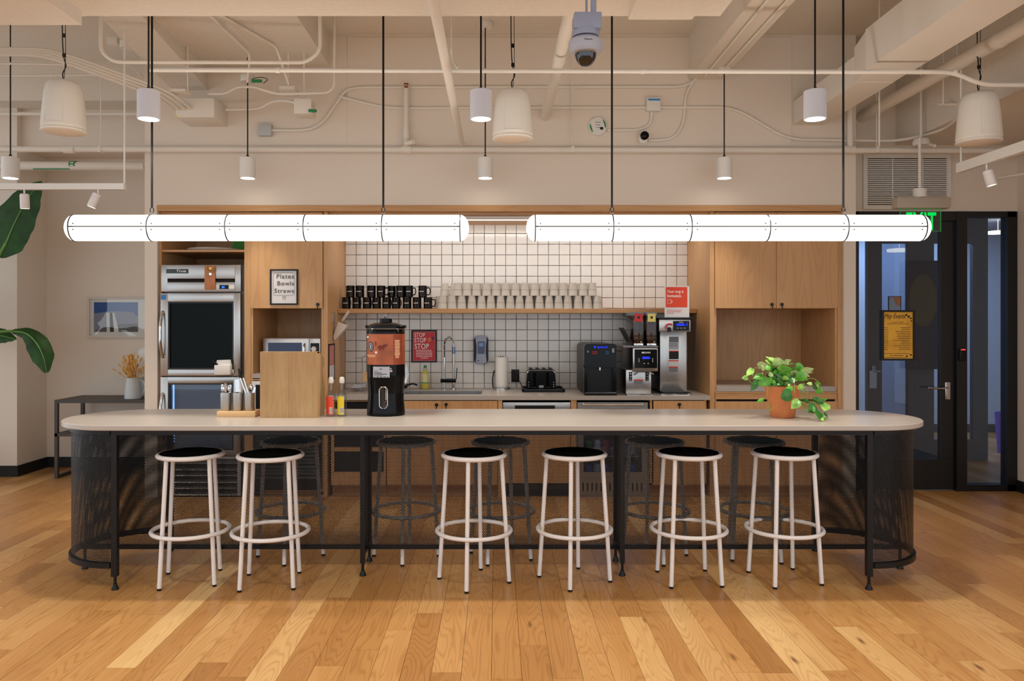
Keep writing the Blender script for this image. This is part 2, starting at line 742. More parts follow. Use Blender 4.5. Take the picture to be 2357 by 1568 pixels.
for r_ in range(-57, 57):
    xa, xb = SEAM + r_ * PW, SEAM + (r_ + 1) * PW
    js = sorted(known.get(r_, [])) or [rnd.uniform(2.4, 4.2)]
    while js[0] > -3.9:
        js.insert(0, js[0] - rnd.uniform(0.75, 1.9))
    while js[-1] < 11.0:
        js.append(js[-1] + rnd.uniform(0.75, 1.9))
    for a, b_ in zip(js[:-1], js[1:]):
        t_ = min(1, max(0, rnd.gauss(0.48, 0.15)))
        if r_ in row_bias and a < 4.2 and b_ > 3.2:
            t_ = row_bias[r_]
        for (rr, dd), (tf, tb) in tones.items():
            if rr == r_ and abs(a - dd) < 0.006:
                t_ = tb
            if rr == r_ and abs(b_ - dd) < 0.006:
                t_ = tf
        # size in the picture
        vis = 0.0
        for k in range(6):
            y = a + (b_ - a) * (k + 0.5) / 6
            if y < 3.2 or y > 8.2:
                continue
            px = CX + F * (xa + PW / 2) / y
            if -40 < px < 2400:
                if y > 6.7 and 340 < px < 1980:
                    continue
                vis += (b_ - a) / 6 * PW * F * F * H / y ** 3
        planks.append((vis, xa, xb, max(a, -4), min(b_, 11.2), t_))
planks.sort(key=lambda q: -q[0])
for vis, xa, xb, a, b_, t_ in planks[:300]:
    o = put('plank', me_plank, floor)
    fo = ORG[floor.name]
    o.location = Vector((xa + 0.0008, a + 0.0008, rnd.uniform(-0.0004, 0.0004))) - fo
    o.scale = (PW - 0.0016, b_ - a - 0.0016, 0.0128)
    o.color = (t_ - 0.05, 0, 0, 1)
bs = B()
for vis, xa, xb, a, b_, t_ in planks[300:]:
    bs.box(xa + 0.0005, xb - 0.0005, a + 0.0005, b_ - 0.0005, -0.0128, 0)
o = bs.build('plank_field', 'floor_oak', floor, smooth=0)
o.color = (0.08, 0.66, 0, 1)
tag(o, kind='stuff')

# ---- white wall round the kitchen
b = B()
b.box(X(333, YW), XO0, YW, 8.05, 0, CZ)
b.box(XO1, X(1970, YW), YW, 7.6, 0, CZ)
b.box(XO0, XO1, YW, 7.6, ZO, CZ)
b.box(XO0, XO1, 7.55, 7.7, 0, ZO)
tag(b.build('wall_back', 'wall_paint', smooth=0), 'plain white wall framing the oak kitchen recess', 'wall', kind='structure')

tag(B().box(X(800, YW), X(1822, YW), YW - 0.007, YW, Z(338, YW), Z(86, YW), 0.002, 1).build('trim_8', 'wall_paint', smooth=0), 'slightly raised drywall field on the upper wall behind the pipes', 'panel', kind='structure')

# ---- alcove at the left: end wall, pillar, soffit
YA = 8.05
XA = X(110, YA)
tag(B().box(XA - 0.2, X(333, YW), YA, YA + 0.15, 0, CZ).build('wall_alcove', 'wall_paint', smooth=0),
    'end wall of the alcove behind the dark console table', 'wall', kind='structure')
tag(B().box(-7.4, -4.63, 7.55, 8.2, 0, CZ).build('wall_left', 'wall_paint', smooth=0),
    'white pillar wall behind the banana plant', 'wall', kind='structure')
tag(B().box(-4.63, X(333, YW), 7.62, YA, 3.17, CZ).build('trim_1', 'wall_paint', smooth=0), 'white soffit box crossing the alcove above the big pipe', 'soffit', kind='structure')
tag(B().box(-7.4, -3.0, 7.3, 7.62, 3.56, CZ).build('trim_2', 'ceiling_paint', smooth=0), 'concrete beam over the alcove opening', 'beam', kind='structure')
b = B()
b.box(-7.4, -4.615, 7.535, 7.55, 0, 0.105)
b.box(-4.63, -4.615, 7.55, YA, 0, 0.105)
b.box(-4.615, X(333, YW), YA - 0.015, YA, 0, 0.105)
tag(b.build('baseboard_left', 'baseboard', smooth=0), 'black baseboard along pillar and alcove wall', 'baseboard', kind='structure')

# ---- right: wall over the door, side wall
XD0, XD1 = X(1970, YD), X(2340, YD)
ZDT = Z(487, YD)
b = B()
b.box(X(1970, YW), XD1 + 0.4, YD, YD + 0.14, ZDT, CZ)
b.box(XD1, XD1 + 0.4, YD, YD + 0.14, 0, ZDT)
tag(b.build('wall_door', 'wall_paint', smooth=0), 'white wall above and beside the black glass door', 'wall', kind='structure')
tag(B().box(XD1 + 0.005, XD1 + 0.15, 3.0, YD, 0, CZ).build('wall_right', 'wall_paint', smooth=0),
    'white side wall at the right edge beside the sidelight', 'wall', kind='structure')
tag(B().box(XD1 - 0.012, XD1 + 0.005, 3.0, YD, 0, 0.10).build('baseboard_right', 'baseboard', smooth=0), 'black baseboard of the right side wall', 'baseboard', kind='structure')

# ---- ceiling, beams
tag(B().box(-7.5, 7.5, -3, 11.2, CZ, CZ + 0.15).build('ceiling', 'ceiling_paint', smooth=0), 'cream painted concrete ceiling above the island', 'ceiling', kind='structure')
b = B()
b.prism([(3.0, 3.10), (4.2, 3.135), (4.2, CZ), (3.0, CZ)], 'x', -7.4, 1.20)
b.box(-2.66, -2.19, 3.6, 4.13, 3.06, 3.14)
b.box(0.70, 1.04, 3.6, 4.16, 3.10, 3.16)
tag(b.build('trim_3', 'ceiling_paint', smooth=0), 'broad cream ceiling beam crossing the top of the picture', 'beam', kind='structure')
b = B()
b.prism([(4.2, 3.66), (5.5, 3.60), (YW, 3.46), (YW, CZ), (4.2, CZ)], 'x', -2.75, -2.45)
b.box(-2.45, -1.415, 4.2, YW, 3.66, CZ)
tag(b.build('trim_4', 'ceiling_paint', smooth=0), 'wide dropped ceiling bay left of the centre coffer', 'beam', kind='structure')
tag(B().box(1.63, 1.91, 2.0, YW, 3.55, CZ).build('trim_5', 'ceiling_paint', smooth=0), 'narrow ceiling beam running back to the right pendant', 'beam', kind='structure')
b = B()
b.box(3.52, 5.0, 3.0, YD, 3.05, CZ)
tag(b.build('trim_6', 'ceiling_paint', smooth=0), 'boxed ceiling drop above the glass door side', 'beam', kind='structure')

# ---- tiled splashback: 300 tiles as objects, the rest joined
tw = B().box(XL, XR, YT + 0.006, YT + 0.05, 0.70, 2.415).build('wall_splashback', 'grout', smooth=0)
tag(tw, 'white square tile splashback with dark joints above the counter', 'wall', kind='structure')
PT = (XR - XL) / 32
tile_meshes = []
for k in range(6):
    q = B()
    rr = random.Random(k)
    v = []
    hw = PT / 2 - 0.0021
    for s_, y in ((1.0, 0.0), (1.0, -0.0045), (0.955, -0.0065)):
        ring = []
        for sx, sz in ((-1, -1), (1, -1), (1, 1), (-1, 1)):
            ring.append(q.bm.verts.new((sx * hw * s_ + rr.uniform(-.0007, .0007), y, sz * hw * s_ + rr.uniform(-.0007, .0007))))
        if v:
            q.skin(v, ring)
        v = ring
    q.f(v)
    bmesh.ops.recalc_face_normals(q.bm, faces=q.bm.faces[:])
    me = bpy.data.meshes.new('tile')
    q.bm.to_mesh(me)
    q.bm.free()
    me.materials.append(MATS['tile_glaze'])
    tile_meshes.append(me)
cells = []
for i in range(32):
    for j in range(-1, 15):
        xc, zc = XL + (i + 0.5) * PT, 0.909 + (j + 0.5) * PT
        w = min(1, (XR - (xc - PT / 2)) / PT)
        px, py = CX + xc * F / YT, CY - (zc - H) * F / YT
        hid = 0
        if 497 < py < 556 and (px < 1075 or px > 1211):
            hid = 2
        if 655 < py < 735 and px < 1390:
            hid = 1
        if (800 < py < 900 and 1325 < px < 1640) or (745 < py < 900 and 840 < px < 936) or (720 < py and px > 1430):
            hid = 1
        cells.append((hid, rnd.random(), xc, zc, w, j))
cells.sort()
bt = B()
to = ORG[tw.name]
for n_, (hid, _, xc, zc, w, j) in enumerate(cells):
    hz = 1.0
    if j == -1:
        hz = 0.45
        zc = 0.909 - PT * 0.225
    if w < 0.15:
        continue
    xc -= PT * (1 - w) / 2
    me = tile_meshes[rnd.randrange(6)]
    mt = Matrix.Translation(Vector((xc, YT + 0.006, zc)) - to) @ Matrix.Rotation(R(rnd.uniform(-.45, .45)), 4, 'X') @ Matrix.Rotation(R(rnd.uniform(-.45, .45)), 4, 'Z') @ Matrix.Diagonal((w, 1, hz, 1))
    if n_ < 300:
        o = put('tile', me, tw)
        o.matrix_local = mt
    else:
        vs = [bt.bm.verts.new(mt @ v.co) for v in me.vertices]
        for p in me.polygons:
            bt.f([vs[q] for q in p.vertices])
tag(bt.build('tile_field', 'tile_glaze', tw, local=True, smooth=0), kind='stuff')

# ---- door 1 and its sidelight (window 1)
XS = X(2200, YD)                    # between door leaf and sidelight
door = thing('door_1', 'black framed glass door with a lever handle and an events poster', 'door', (X(2085, YD), YD, 0), kind='structure')
b = B()
b.box(XD0, X(1976, YD), YD - 0.01, YD + 0.09, 0, ZDT)
b.box(XD0, X(2222, YD), YD - 0.01, YD + 0.09, Z(508, YD), ZDT)
b.box(XS, X(2224, YD), YD - 0.015, YD + 0.09, 0, ZDT)
b.build('frame', 'dark_frame', door, smooth=0)
b = B()
b.box(X(1976.5, YD), X(2198, YD), YD + 0.015, YD + 0.06, 0.01, Z(1058, YD), 0.003)
b.box(X(2166, YD), X(2198, YD), YD + 0.015, YD + 0.06, Z(1058, YD), Z(509, YD), 0.003)
b.box(X(1976.5, YD), X(2166, YD), YD + 0.015, YD + 0.06, Z(526, YD), Z(509, YD))
b.build('leaf_rails', 'dark_frame', door, smooth=0)
B().box(X(1976.5, YD), X(2166, YD), YD + 0.034, YD + 0.04, Z(1058, YD), Z(526, YD)).build('glass_pane', 'glass_door', door, smooth=0)
b = B()
b.box(X(2176, YD), X(2188, YD), YD - 0.0, YD + 0.015, Z(920, YD), Z(880, YD), 0.004)
hd = b.build('handle_plate', 'chrome', door)
tag(hd, 'chrome handle plate')
hy = YD - 0.05
b = B().tube(rounded([P(2181, 893, YD), P(2181, 893, hy), P(2160, 895, hy), P(2137, 893, hy)], 0.02), 0.0085, 8)
b.build('handle', 'chrome', hd)
wn = thing('window_1', 'narrow full height sidelight in black frame right of the door', 'window', (X(2270, YD), YD, 0), kind='structure')
b = B()
b.box(XS + 0.092, X(2338, YD), YD - 0.01, YD + 0.09, 0, Z(1116, YD))
b.box(X(2318, YD), XD1, YD - 0.01, YD + 0.09, 0, ZDT)
b.box(XS + 0.092, X(2338, YD), YD - 0.01, YD + 0.09, Z(500, YD), ZDT)
b.build('frame', 'dark_frame', wn, smooth=0)
B().box(XS + 0.09, X(2318, YD), YD + 0.034, YD + 0.04, Z(1116, YD), Z(500, YD)).build('glass_pane', 'glass_door', wn, smooth=0)

# ---- the office behind the glass
M('office_wall', (196, 200, 206), 0.8)
M('office_dark', (74, 74, 76), 0.6)
tag(B().box(2.9, 8.0, 10.6, 10.75, 0, 3.2).build('wall_office', 'office_wall', smooth=0), 'far office wall in blue evening light behind the glass door', 'wall', kind='structure')
b = B()
b.box(2.92, 3.06, 7.7, 10.6, 0, 3.2)
b.box(7.6, 7.7, 7.05, 10.6, 0, 3.2)
tag(b.build('wall_office_side', 'office_wall', smooth=0), 'side wall of the office beyond the glass door', 'wall', kind='structure')
tag(B().box(2.9, 8.0, 7.06, 10.6, 2.75, 2.9).build('trim_7', 'office_wall', smooth=0), 'flat office ceiling beyond the glass door', 'ceiling', kind='structure')
tag(B().box(2.9, 8.0, 10.58, 10.6, 0, 0.11).build('baseboard_office', 'office_dark', smooth=0), 'grey baseboard of the far office wall', 'baseboard', kind='structure')
YG = 8.4
part = thing('window_2', 'dark inner glass partition with upright posts beyond the glass door', 'partition', (X(2140, YG), YG, 0), kind='structure')
for a, c in ((1997, 2030), (2090, 2150), (2172, 2226), (2240, 2274)):
    B().box(X(a, YG), X(c, YG), YG, YG + 0.06, 0, 2.74).build('post', 'office_dark', part, smooth=0)
for a, c in ((2030, 2090), (2150, 2172), (2226, 2240)):
    b = B().box(X(a, YG), X(c, YG), YG, YG + 0.06, 0, Z(1012, YG))
    b.box(X(a, YG), X(c, YG), YG, YG + 0.06, Z(560, YG), 2.74)
    b.build('rail', 'office_dark', part, smooth=0)
B().box(X(2030, YG), X(2090, YG), YG + 0.02, YG + 0.026, Z(1012, YG), Z(560, YG)).build('glass_pane', 'glass_door', part, smooth=0)
b = B().tube(rounded([P(2010, 855, YG), P(2010, 855, YG - 0.06), P(2026, 856, YG - 0.06)], 0.02), 0.008, 8)
b.box(X(2006, YG), X(2014, YG), YG - 0.012, YG, Z(872, YG), Z(842, YG))
b.build('handle', 'chrome', part)
b = B().box(X(1996, YG), X(2012, YG), YG - 0.058, YG - 0.055, Z(893, YG), Z(853, YG))
tag(b.build('door_hanger', 'paper_grey'), 'pale paper tag hanging from the inner door lever', 'tag')
for i, (px, py, w, lb) in enumerate(((2070, 579, 26, 'oval white office ceiling lamp seen through the glass door'), (2297, 538, 22, 'oval white office ceiling lamp seen through the sidelight'))):
    d = 9.6
    c_ = P(px, py, d)
    b = B().lathe([(0, 0), (w * d / F, 0), (w * d / F, 0.03), (0, 0.03)], c_, 32)
    b.cyl(c_ + Vector((0, 0, 0.03)), (c_.x, c_.y, 2.75), 0.003)
    tag(b.build('ceiling_lamp', 'office_lamp'), lb, 'lamp')
d = 8.34  # glass reflection of an unseen mural, imitated by a flat coloured panel
mural_refl = thing('mural_reflection', 'dark panel imitating a mural painting with ochre disc beyond the glass door', 'reflection', P(2122, 850, d))
B().box(X(2088, d), X(2158, d), d, d + 0.03, Z(850, d), Z(600, d)).build('reflection_panel', M('mural_refl_blue', (20, 26, 48), 0.7).name, mural_refl, smooth=0)
M('mural_refl_ochre', (84, 70, 26), 0.7)
M('mural_refl_red', (70, 24, 28), 0.7)
B().prism(disc(X(2124, d), Z(692, d), 32 * d / F, 60 * d / F), 'y', d - 0.004, d).build('reflected_disc', 'mural_refl_ochre', mural_refl)
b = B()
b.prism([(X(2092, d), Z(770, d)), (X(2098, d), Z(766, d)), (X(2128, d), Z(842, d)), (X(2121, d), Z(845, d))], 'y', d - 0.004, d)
b.build('reflected_strokes', 'mural_refl_red', mural_refl)
d = 8.36
nt_ = thing('inner_notice', 'small white notice on the inner glass door above the amber poster', 'notice', P(2059, 720, d))
B().box(X(2046, d), X(2073, d), d, d + 0.01, Z(722, d), Z(683, d)).build('sheet', 'paper_grey', nt_, smooth=0)
B().frame(X(2045, d), X(2074, d), Z(723, d), Z(682, d), 0.006, d - 0.004, d + 0.012).build('frame', 'ink', nt_, smooth=0)
B().prism([(X(2056, d), Z(684, d)), (X(2072, d), Z(684, d)), (X(2072, d), Z(706, d)), (X(2062, d), Z(700, d))], 'y', d - 0.001, d).build('tinted_patch', 'copper', nt_, smooth=0)
d = 8.9
b = B().lathe([(0.11, 0), (0.14, 0.46), (0.13, 0.46), (0.10, 0.02), (0, 0.02)], (X(2322, d), d, 0), 24)
tag(b.build('waste_bin', M('violet_plastic', (120, 96, 190), 0.5).name), 'violet waste bin on the office floor behind the sidelight', 'bin')

# ---- poster on the door, card reader
d = YD + 0.02
po = thing('events_poster', 'amber May Events poster in black frame on the glass door', 'poster', P(2066, 830, d))
B().frame(X(2029, d), X(2105, d), Z(830, d), Z(714, d), 0.017, d - 0.012, d + 0.004).build('frame', 'dark_frame', po, smooth=0)
B().box(X(2032, d), X(2102, d), d - 0.002, d + 0.002, Z(827, d), Z(718, d)).build('sheet', 'amber_poster', po, smooth=0)
text('title_lettering', 'May Events', X(2034, d), X(2082, d), Z(737, d), Z(722, d), d - 0.004, 'ink', po, slant=0.25)
rows = [(X(2052, d), X(2080, d), Z(741.5, d), 0.004), (X(2042, d), X(2092, d), Z(745.5, d), 0.004)]
for i in range(13):
    z = Z(754.5 + i * 4.15, d)
    rows += [(X(2032.5, d), X(2044, d), z, 0.004), (X(2090 - rnd.uniform(14, 36), d), X(2094.5, d), z, 0.004)]
rows += [(X(2034, d), X(2093, d), Z(814, d), 0.004), (X(2048, d), X(2078, d), Z(818.5, d), 0.005), (X(2034, d), X(2088, d), Z(823, d), 0.004)]
lines('print_lines', rows, d - 0.004, 'ink', po)
b = B()
for px, py, r_ in ((2086, 725, 2.2), (2091, 729, 2.6), (2096, 733, 2), (2097, 739, 1.6), (2087, 820, 2), (2096, 817, 2)):
    b.prism(disc(X(px, d), Z(py, d), r_ * d / F, n=10), 'y', d - 0.0045, d - 0.002)
b.build('confetti_dots', 'ink', po)
d = YD - 0.015
cr = thing('card_reader', 'small black card reader with red light on the door post', 'reader', P(2214, 830, d))
B().box(X(2206, d), X(2221, d), d - 0.02, d, Z(831, d), Z(803, d), 0.004).build('housing', 'black_plastic', cr)
B().box(X(2209, d), X(2219, d), d - 0.022, d - 0.018, Z(806, d), Z(804, d)).build('indicator', 'red_dot', cr)

# ---- air grille over the door: every slat
d = YD
vg = thing('air_grille', 'large white louvred air grille above the glass door', 'vent', P(2087, 470, d))
x0, x1, z0, z1 = X(1985, d), X(2186, d), Z(482, d), Z(356, d)
B().frame(x0, x1, z0, z1, 0.035, d - 0.022, d).build('frame', 'white_plastic', vg, smooth=0)
B().box(x0 + 0.03, x1 - 0.03, d - 0.004, d - 0.001, z0 + 0.03, z1 - 0.03).build('backing', 'void', vg, smooth=0)
me_sl = None
n = 24
for i in range(n):
    z = z0 + 0.04 + (z1 - z0 - 0.08) * (i + 0.5) / n
    if me_sl is None:
        q = B()
        q.prism([(-0.016, -0.0052), (-0.005, -0.0052), (-0.005, 0.0048), (-0.016, 0.0048)], 'x', -(x1 - x0) / 2 + 0.033, (x1 - x0) / 2 - 0.033)
        o = q.build('slat', 'white_plastic', vg, local=True, smooth=0)
        me_sl = o.data
    else:
        o = put('slat', me_sl, vg)
    o.location = Vector(((x0 + x1) / 2, d - 0.002, z)) - ORG[vg.name]
b = B()
for px in (2052, 2121):
    b.box(X(px, d) - 0.004, X(px, d) + 0.004, d - 0.021, d - 0.017, z0 + 0.03, z1 - 0.03)
b.build('divider_bar', 'white_plastic', vg, smooth=0)

# ---- exit sign
d = 6.3
ex = thing('exit_sign', 'green EXIT sign on clear panel under a grey ceiling housing', 'sign', P(2119, 533, d))
B().box(X(2058, d), X(2182, d), d - 0.05, d + 0.05, Z(481, d), Z(455, d), 0.012).build('housing', 'grey_beige' if 'grey_beige' in MATS else M('grey_beige', (176, 164, 148), 0.5).name, ex)
b = B().cyl(P(2117, 455, d), P(2117, 435, d), 0.05, n=24)
b.cyl(P(2117, 436, d), (X(2117, d), d, Z(352, d) + 0.12), 0.012)
b.build('stem', 'white_plastic', ex)
B().box(X(2072, d), X(2165, d), d - 0.004, d + 0.004, Z(533, d), Z(480, d)).build('panel', 'acrylic', ex, smooth=0)
B().frame(X(2071.5, d), X(2165.5, d), Z(533.5, d), Z(481, d), 0.0015, d - 0.005, d + 0.005).build('panel_edge', 'exit_edge', ex, smooth=0)
text('lettering', 'EXIT', X(2085, d), X(2154, d), Z(530, d), Z(489, d), d - 0.006, 'exit_green', ex, .025, 1.08)

# ================================================================== KITCHEN
def knob(px, py, y, parent, key=True):
    b = B().lathe([(0, 0.02), (0.012, 0.02), (0.0145, 0.014), (0.008, 0.006), (0.008, 0)], (X(px, y), y, Z(py, y)), 14, 'y')
    if key:
        b.box(X(px, y) - 0.004, X(px, y) + 0.004, y - 0.022, y - 0.018, Z(py, y) - 0.036, Z(py, y) - 0.008, 0.001)
    o = b.build('knob', 'black_plastic', parent)
    return tag(o, 'black cabinet lock with key')


d = YF
TK = 0.10                                   # toe kick height
# fridge housing
fc = thing('fridge_cabinet', 'open oak cabinet around the tall steel fridge, shelf on top', 'cabinet', (X(470, d), d, 0))
b = B()
b.box(XO0 + 0.001, X(373, d) - 0.004, d, 7.5, 0, 2.43)
b.build('side_panel', 'oak_cabinet', fc, smooth=0)
B().box(X(562.5, d), X(577, d), d, 7.5, 0, 2.43).build('side_panel', 'oak_cabinet', fc, smooth=0)
B().box(X(373, d) - 0.004, X(562.5, d), 7.46, 7.5, 0, 2.43).build('back_panel', 'oak_cabinet', fc, smooth=0)
B().box(X(373, d) - 0.004, X(562.5, d), d + 0.005, 7.46, Z(580, d), Z(575, d)).build('shelf', 'oak_horizontal', fc, smooth=0)
B().box(X(373, d) - 0.004, X(562.5, d), d, 7.46, 2.41, 2.43).build('top_panel', 'oak_horizontal', fc, smooth=0)
hb = B().box(XO0 + 0.001, XO1 - 0.001, YW - 0.012, YT, 2.432, ZO - 0.001).build('header_board', 'oak_horizontal', smooth=0)
tag(hb, 'long oak board along the top of the kitchen recess', 'board')

# tray and green bag on the shelf
dd = 7.0
tr = B().lathe([(0, 0), (0.18, 0), (0.235, 0.018), (0.24, 0.026), (0.228, 0.024), (0.175, 0.006), (0, 0.006)], (0, 0, 0), 40)
o = tr.build('serving_platter', 'white_plastic', local=True)
o.location = (X(500, dd), 6.96, Z(575, d))
tag(o, 'flat white oval platter on the shelf above the fridge', 'platter')
b = B()
b.prism([(X(535, 7.3), Z(575, d) + .002), (X(574, 7.3), Z(575, d) + .002), (X(574, 7.3), 2.27), (X(560, 7.3), 2.29), (X(545, 7.3), 2.24)], 'y', 7.22, 7.36)
tag(b.build('shopping_bag', M('bag_green', (70, 150, 60), 0.7).name), 'green bag standing behind the platter above the fridge', 'bag')

# ---- fridge
fx0, fx1 = X(372.5, d), X(556, d)
fr = thing('refrigerator', 'tall stainless steel fridge with two glass half doors', 'refrigerator', ((fx0 + fx1) / 2, 6.9, 0))
yb = d + 0.03
B().box(fx0 + 0.004, fx1 + 0.012, yb + 0.012, 7.4, 0.08, Z(610, d)).build('cabinet_body', 'grey_metal', fr, smooth=0)
b = B()
b.box(fx0, fx1, d - 0.02, yb, Z(672, d), Z(610, d), 0.003)
b.box(X(388, d), X(543, d), d - 0.028, d - 0.02, Z(642, d), Z(610.5, d), 0.002)
b.box(X(388, d), X(543, d), d - 0.028, d - 0.02, Z(670, d), Z(650, d), 0.002)
top = b.build('control_panel', 'steel_horizontal', fr)
B().box(X(388, d), X(543, d), d - 0.0225, d - 0.0195, Z(650, d), Z(642, d)).build('finger_slot', 'void', top, smooth=0)
B().box(X(386, d), X(436.5, d), d - 0.031, d - 0.027, Z(630, d), Z(620, d), 0.001).build('name_plate', M('plate_green', (52, 66, 66), 0.4).name, top)
text('name_lettering', 'True', X(408, d), X(431, d), Z(627.5, d), Z(621.5, d), d - 0.0325, 'ink_white', top, .01, slant=.3)
B().box(X(508, d), X(529, d), d - 0.031, d - 0.027, Z(666, d), Z(656.5, d)).build('display', 'gloss_black', top)
text('display_digits', '36', X(513, d), X(520, d), Z(664, d), Z(658.5, d), d - 0.032, 'cyan_display', top, .02)
B().box(X(529.5, d), X(541, d), d - 0.030, d - 0.027, Z(665, d), Z(657, d)).build('lock_plate', 'white_plastic', top)


def steel_door(z0, z1, wz0, wz1, glass, name):
    q = B()
    a, c = X(390, d), X(540, d)
    q.box(fx0, a, d - 0.03, yb, z0, z1, 0.004).box(c, fx1, d - 0.03, yb, z0, z1, 0.004)
    q.box(a - .002, c + .002, d - 0.03, yb, wz1, z1, 0.004).box(a - .002, c + .002, d - 0.03, yb, z0, wz0, 0.004)
    o = q.build(name, 'steel', fr)
    B().box(a, c, d - 0.012, d - 0.006, wz0, wz1).build('glass', glass, o, smooth=0)
    B().frame(a, c, wz0, wz1, 0.012, d - 0.026, d - 0.008).build('gasket', 'dark_frame', o, smooth=0)
    zc, h = (z0 + z1) / 2, min(0.19, (z1 - z0) * .3)
    x = X(379, d)
    pts = smooth_path([(x, d - 0.03, zc + h), (x, d - 0.05, zc + h * .95), (x, d - 0.085, zc + h * .4), (x, d - 0.088, zc), (x, d - 0.085, zc - h * .4), (x, d - 0.05, zc - h * .95), (x, d - 0.03, zc - h)], 4)
    B().tube(pts, 0.012, 10).build('handle', 'chrome', o)
    return o


zs = Z(866, d)
up = steel_door(zs + 0.003, Z(675, d), Z(850, d), Z(695, d), 'dark_glass', 'upper_door')
lo_ = steel_door(Z(1048, d), zs - 0.004, Z(1036, d), Z(882, d), 'fridge_glass', 'lower_door')
B().box(X(374, d), X(385, d), d - 0.0315, d - 0.0295, Z(690, d), Z(679, d)).build('rating_sticker', 'blue_print', up, smooth=0)
# lit inside of the lower half
b = B()
b.box(X(388, d), X(542, d), 7.2, 7.22, 0.42, zs - 0.03)
b.box(X(384, d), X(388, d), yb, 7.2, 0.42, zs - 0.03).box(X(542, d), X(546, d), yb, 7.2, 0.42, zs - 0.03)
b.box(X(388, d), X(542, d), yb, 7.2, zs - 0.035, zs - 0.03)
b.build('lining', M('lining', (206, 214, 224), 0.4).name, fr, smooth=0)
b = B()
for z in (0.60, 0.80):
    for i in range(24):
        x = X(390, d) + (X(540, d) - X(390, d)) * i / 23
        b.cyl((x, yb + .02, z), (x, 7.18, z), 0.002, n=5)
    b.cyl((X(388, d), yb + .02, z - .004), (X(542, d), yb + .02, z - .004), 0.004, n=6)
b.build('wire_shelf', 'chrome', fr)
B().box(X(393, d), X(397, d), yb + 0.01, yb + 0.03, 0.45, zs - 0.06).build('light_bar', 'fridge_light', fr, smooth=0)
light('fridge_lamp', 'AREA', (X(465, d), 6.95, zs - 0.05), 30, (0.5, 0.75, 1.0), (0, 0, 0), shape='RECTANGLE', size=0.5, size_y=0.2)
can_cols = [M('can_red', (190, 40, 50), .35, .4).name, M('can_blue', (40, 80, 190), .35, .4).name, M('can_white', (220, 222, 226), .35, .4).name, M('can_green', (60, 140, 80), .35, .4).name, M('can_orange', (225, 130, 40), .35, .4).name]
n_can = 0


def can_proto(mat):
    return B().lathe([(0, 0), (.024, 0), (.032, .006), (.033, .02), (.033, .105), (.027, .12), (.026, .123), (.024, .119), (0, .119)], (0, 0, 0), 18).build('drink_can', mat, local=True)


names_ = ['red', 'blue', 'white', 'green', 'orange']
cans = [can_proto(m_) for m_ in can_cols]
first = [True] * 5


def place_can(i, loc, label, group):
    o = cans[i] if first[i] else copy_tree(cans[i])
    first[i] = False
    o.location = loc
    tag(o, label, 'can', group)


for i in range(5):
    place_can((0, 1, 2, 0, 4)[i], (X(405 + 24 * i, d), 6.86, .604), '%s drink can in the lit lower fridge, %s from its hinge side' % (names_[(0, 1, 2, 0, 4)[i]], ORD[i + 1]), 'cans in the lower fridge')
# grille under the doors
gr = B().box(fx0, X(404, d), d - 0.02, yb, 0.01, Z(1050, d)).box(X(548, d), fx1, d - 0.02, yb, 0.01, Z(1050, d)).box(X(404, d), X(548, d), d - 0.02, yb, Z(1056, d), Z(1050, d)).build('grille_frame', 'steel_horizontal', fr, smooth=0)
B().box(X(404, d), X(548, d), d + 0.015, yb, 0.01, Z(1056, d)).build('grille_back', 'void', gr, smooth=0)
me_l = None
for i in range(6):
    z = Z(1136 - 14.5 * i, d)
    if me_l is None:
        w = (X(548, d) - X(404, d)) / 2
        o = B().prism([(-0.018, -0.012), (-0.014, -0.014), (0.018, 0.012), (0.014, 0.014)], 'x', -w, w).build('louver', 'steel_horizontal', fr, local=True, smooth=0)
        me_l = o.data
    else:
        o = put('louver', me_l, fr)
    o.location = Vector(((X(548, d) + X(404, d)) / 2, d - 0.002, z)) - ORG[fr.name]
# things fixed to the fridge
y = d - 0.0285
op = thing('bottle_opener', 'striped wooden bottle opener mounted on the fridge top panel', 'opener', P(485, 667, y))
q = B().box(X(472, y), X(496.5, y), y - 0.018, y, Z(667, y), Z(612, y), 0.004)
q.build('board', 'opener_wood', op)
q = B().tube(rounded([P(476, 616, y - .02), P(476, 622, y - .03), P(480, 626, y - .036), P(490, 626, y - .036), P(493, 622, y - .03), P(493, 616, y - .02)], .01), .004, 8)
q.cyl(P(484, 618, y - .018), P(484, 618, y - .026), .012)
q.build('opener_hook', 'brass', op)
B().cyl(P(484, 631, y - .018), P(484, 631, y - .022), .012).build('magnet', 'chrome', op)
y = d - 0.031
mc = thing('marker_caddy', 'white box with a black marker stuck on the fridge door', 'caddy', P(515, 862, y))
q = B().box(X(498.5, y), X(535, y), y - 0.06, y, Z(862, y), Z(840, y), 0.005)
q.prism([(X(500, y), Z(841, y)), (X(534, y), Z(841, y)), (X(532, y), Z(828, y)), (X(502, y), Z(829, y))], 'y', y - .03, y - .003)
q.build('box', 'paper_white', mc)
B().cyl(P(490, 829, y - .03), P(501, 841, y - .03), .009).build('marker', 'black_plastic', mc)


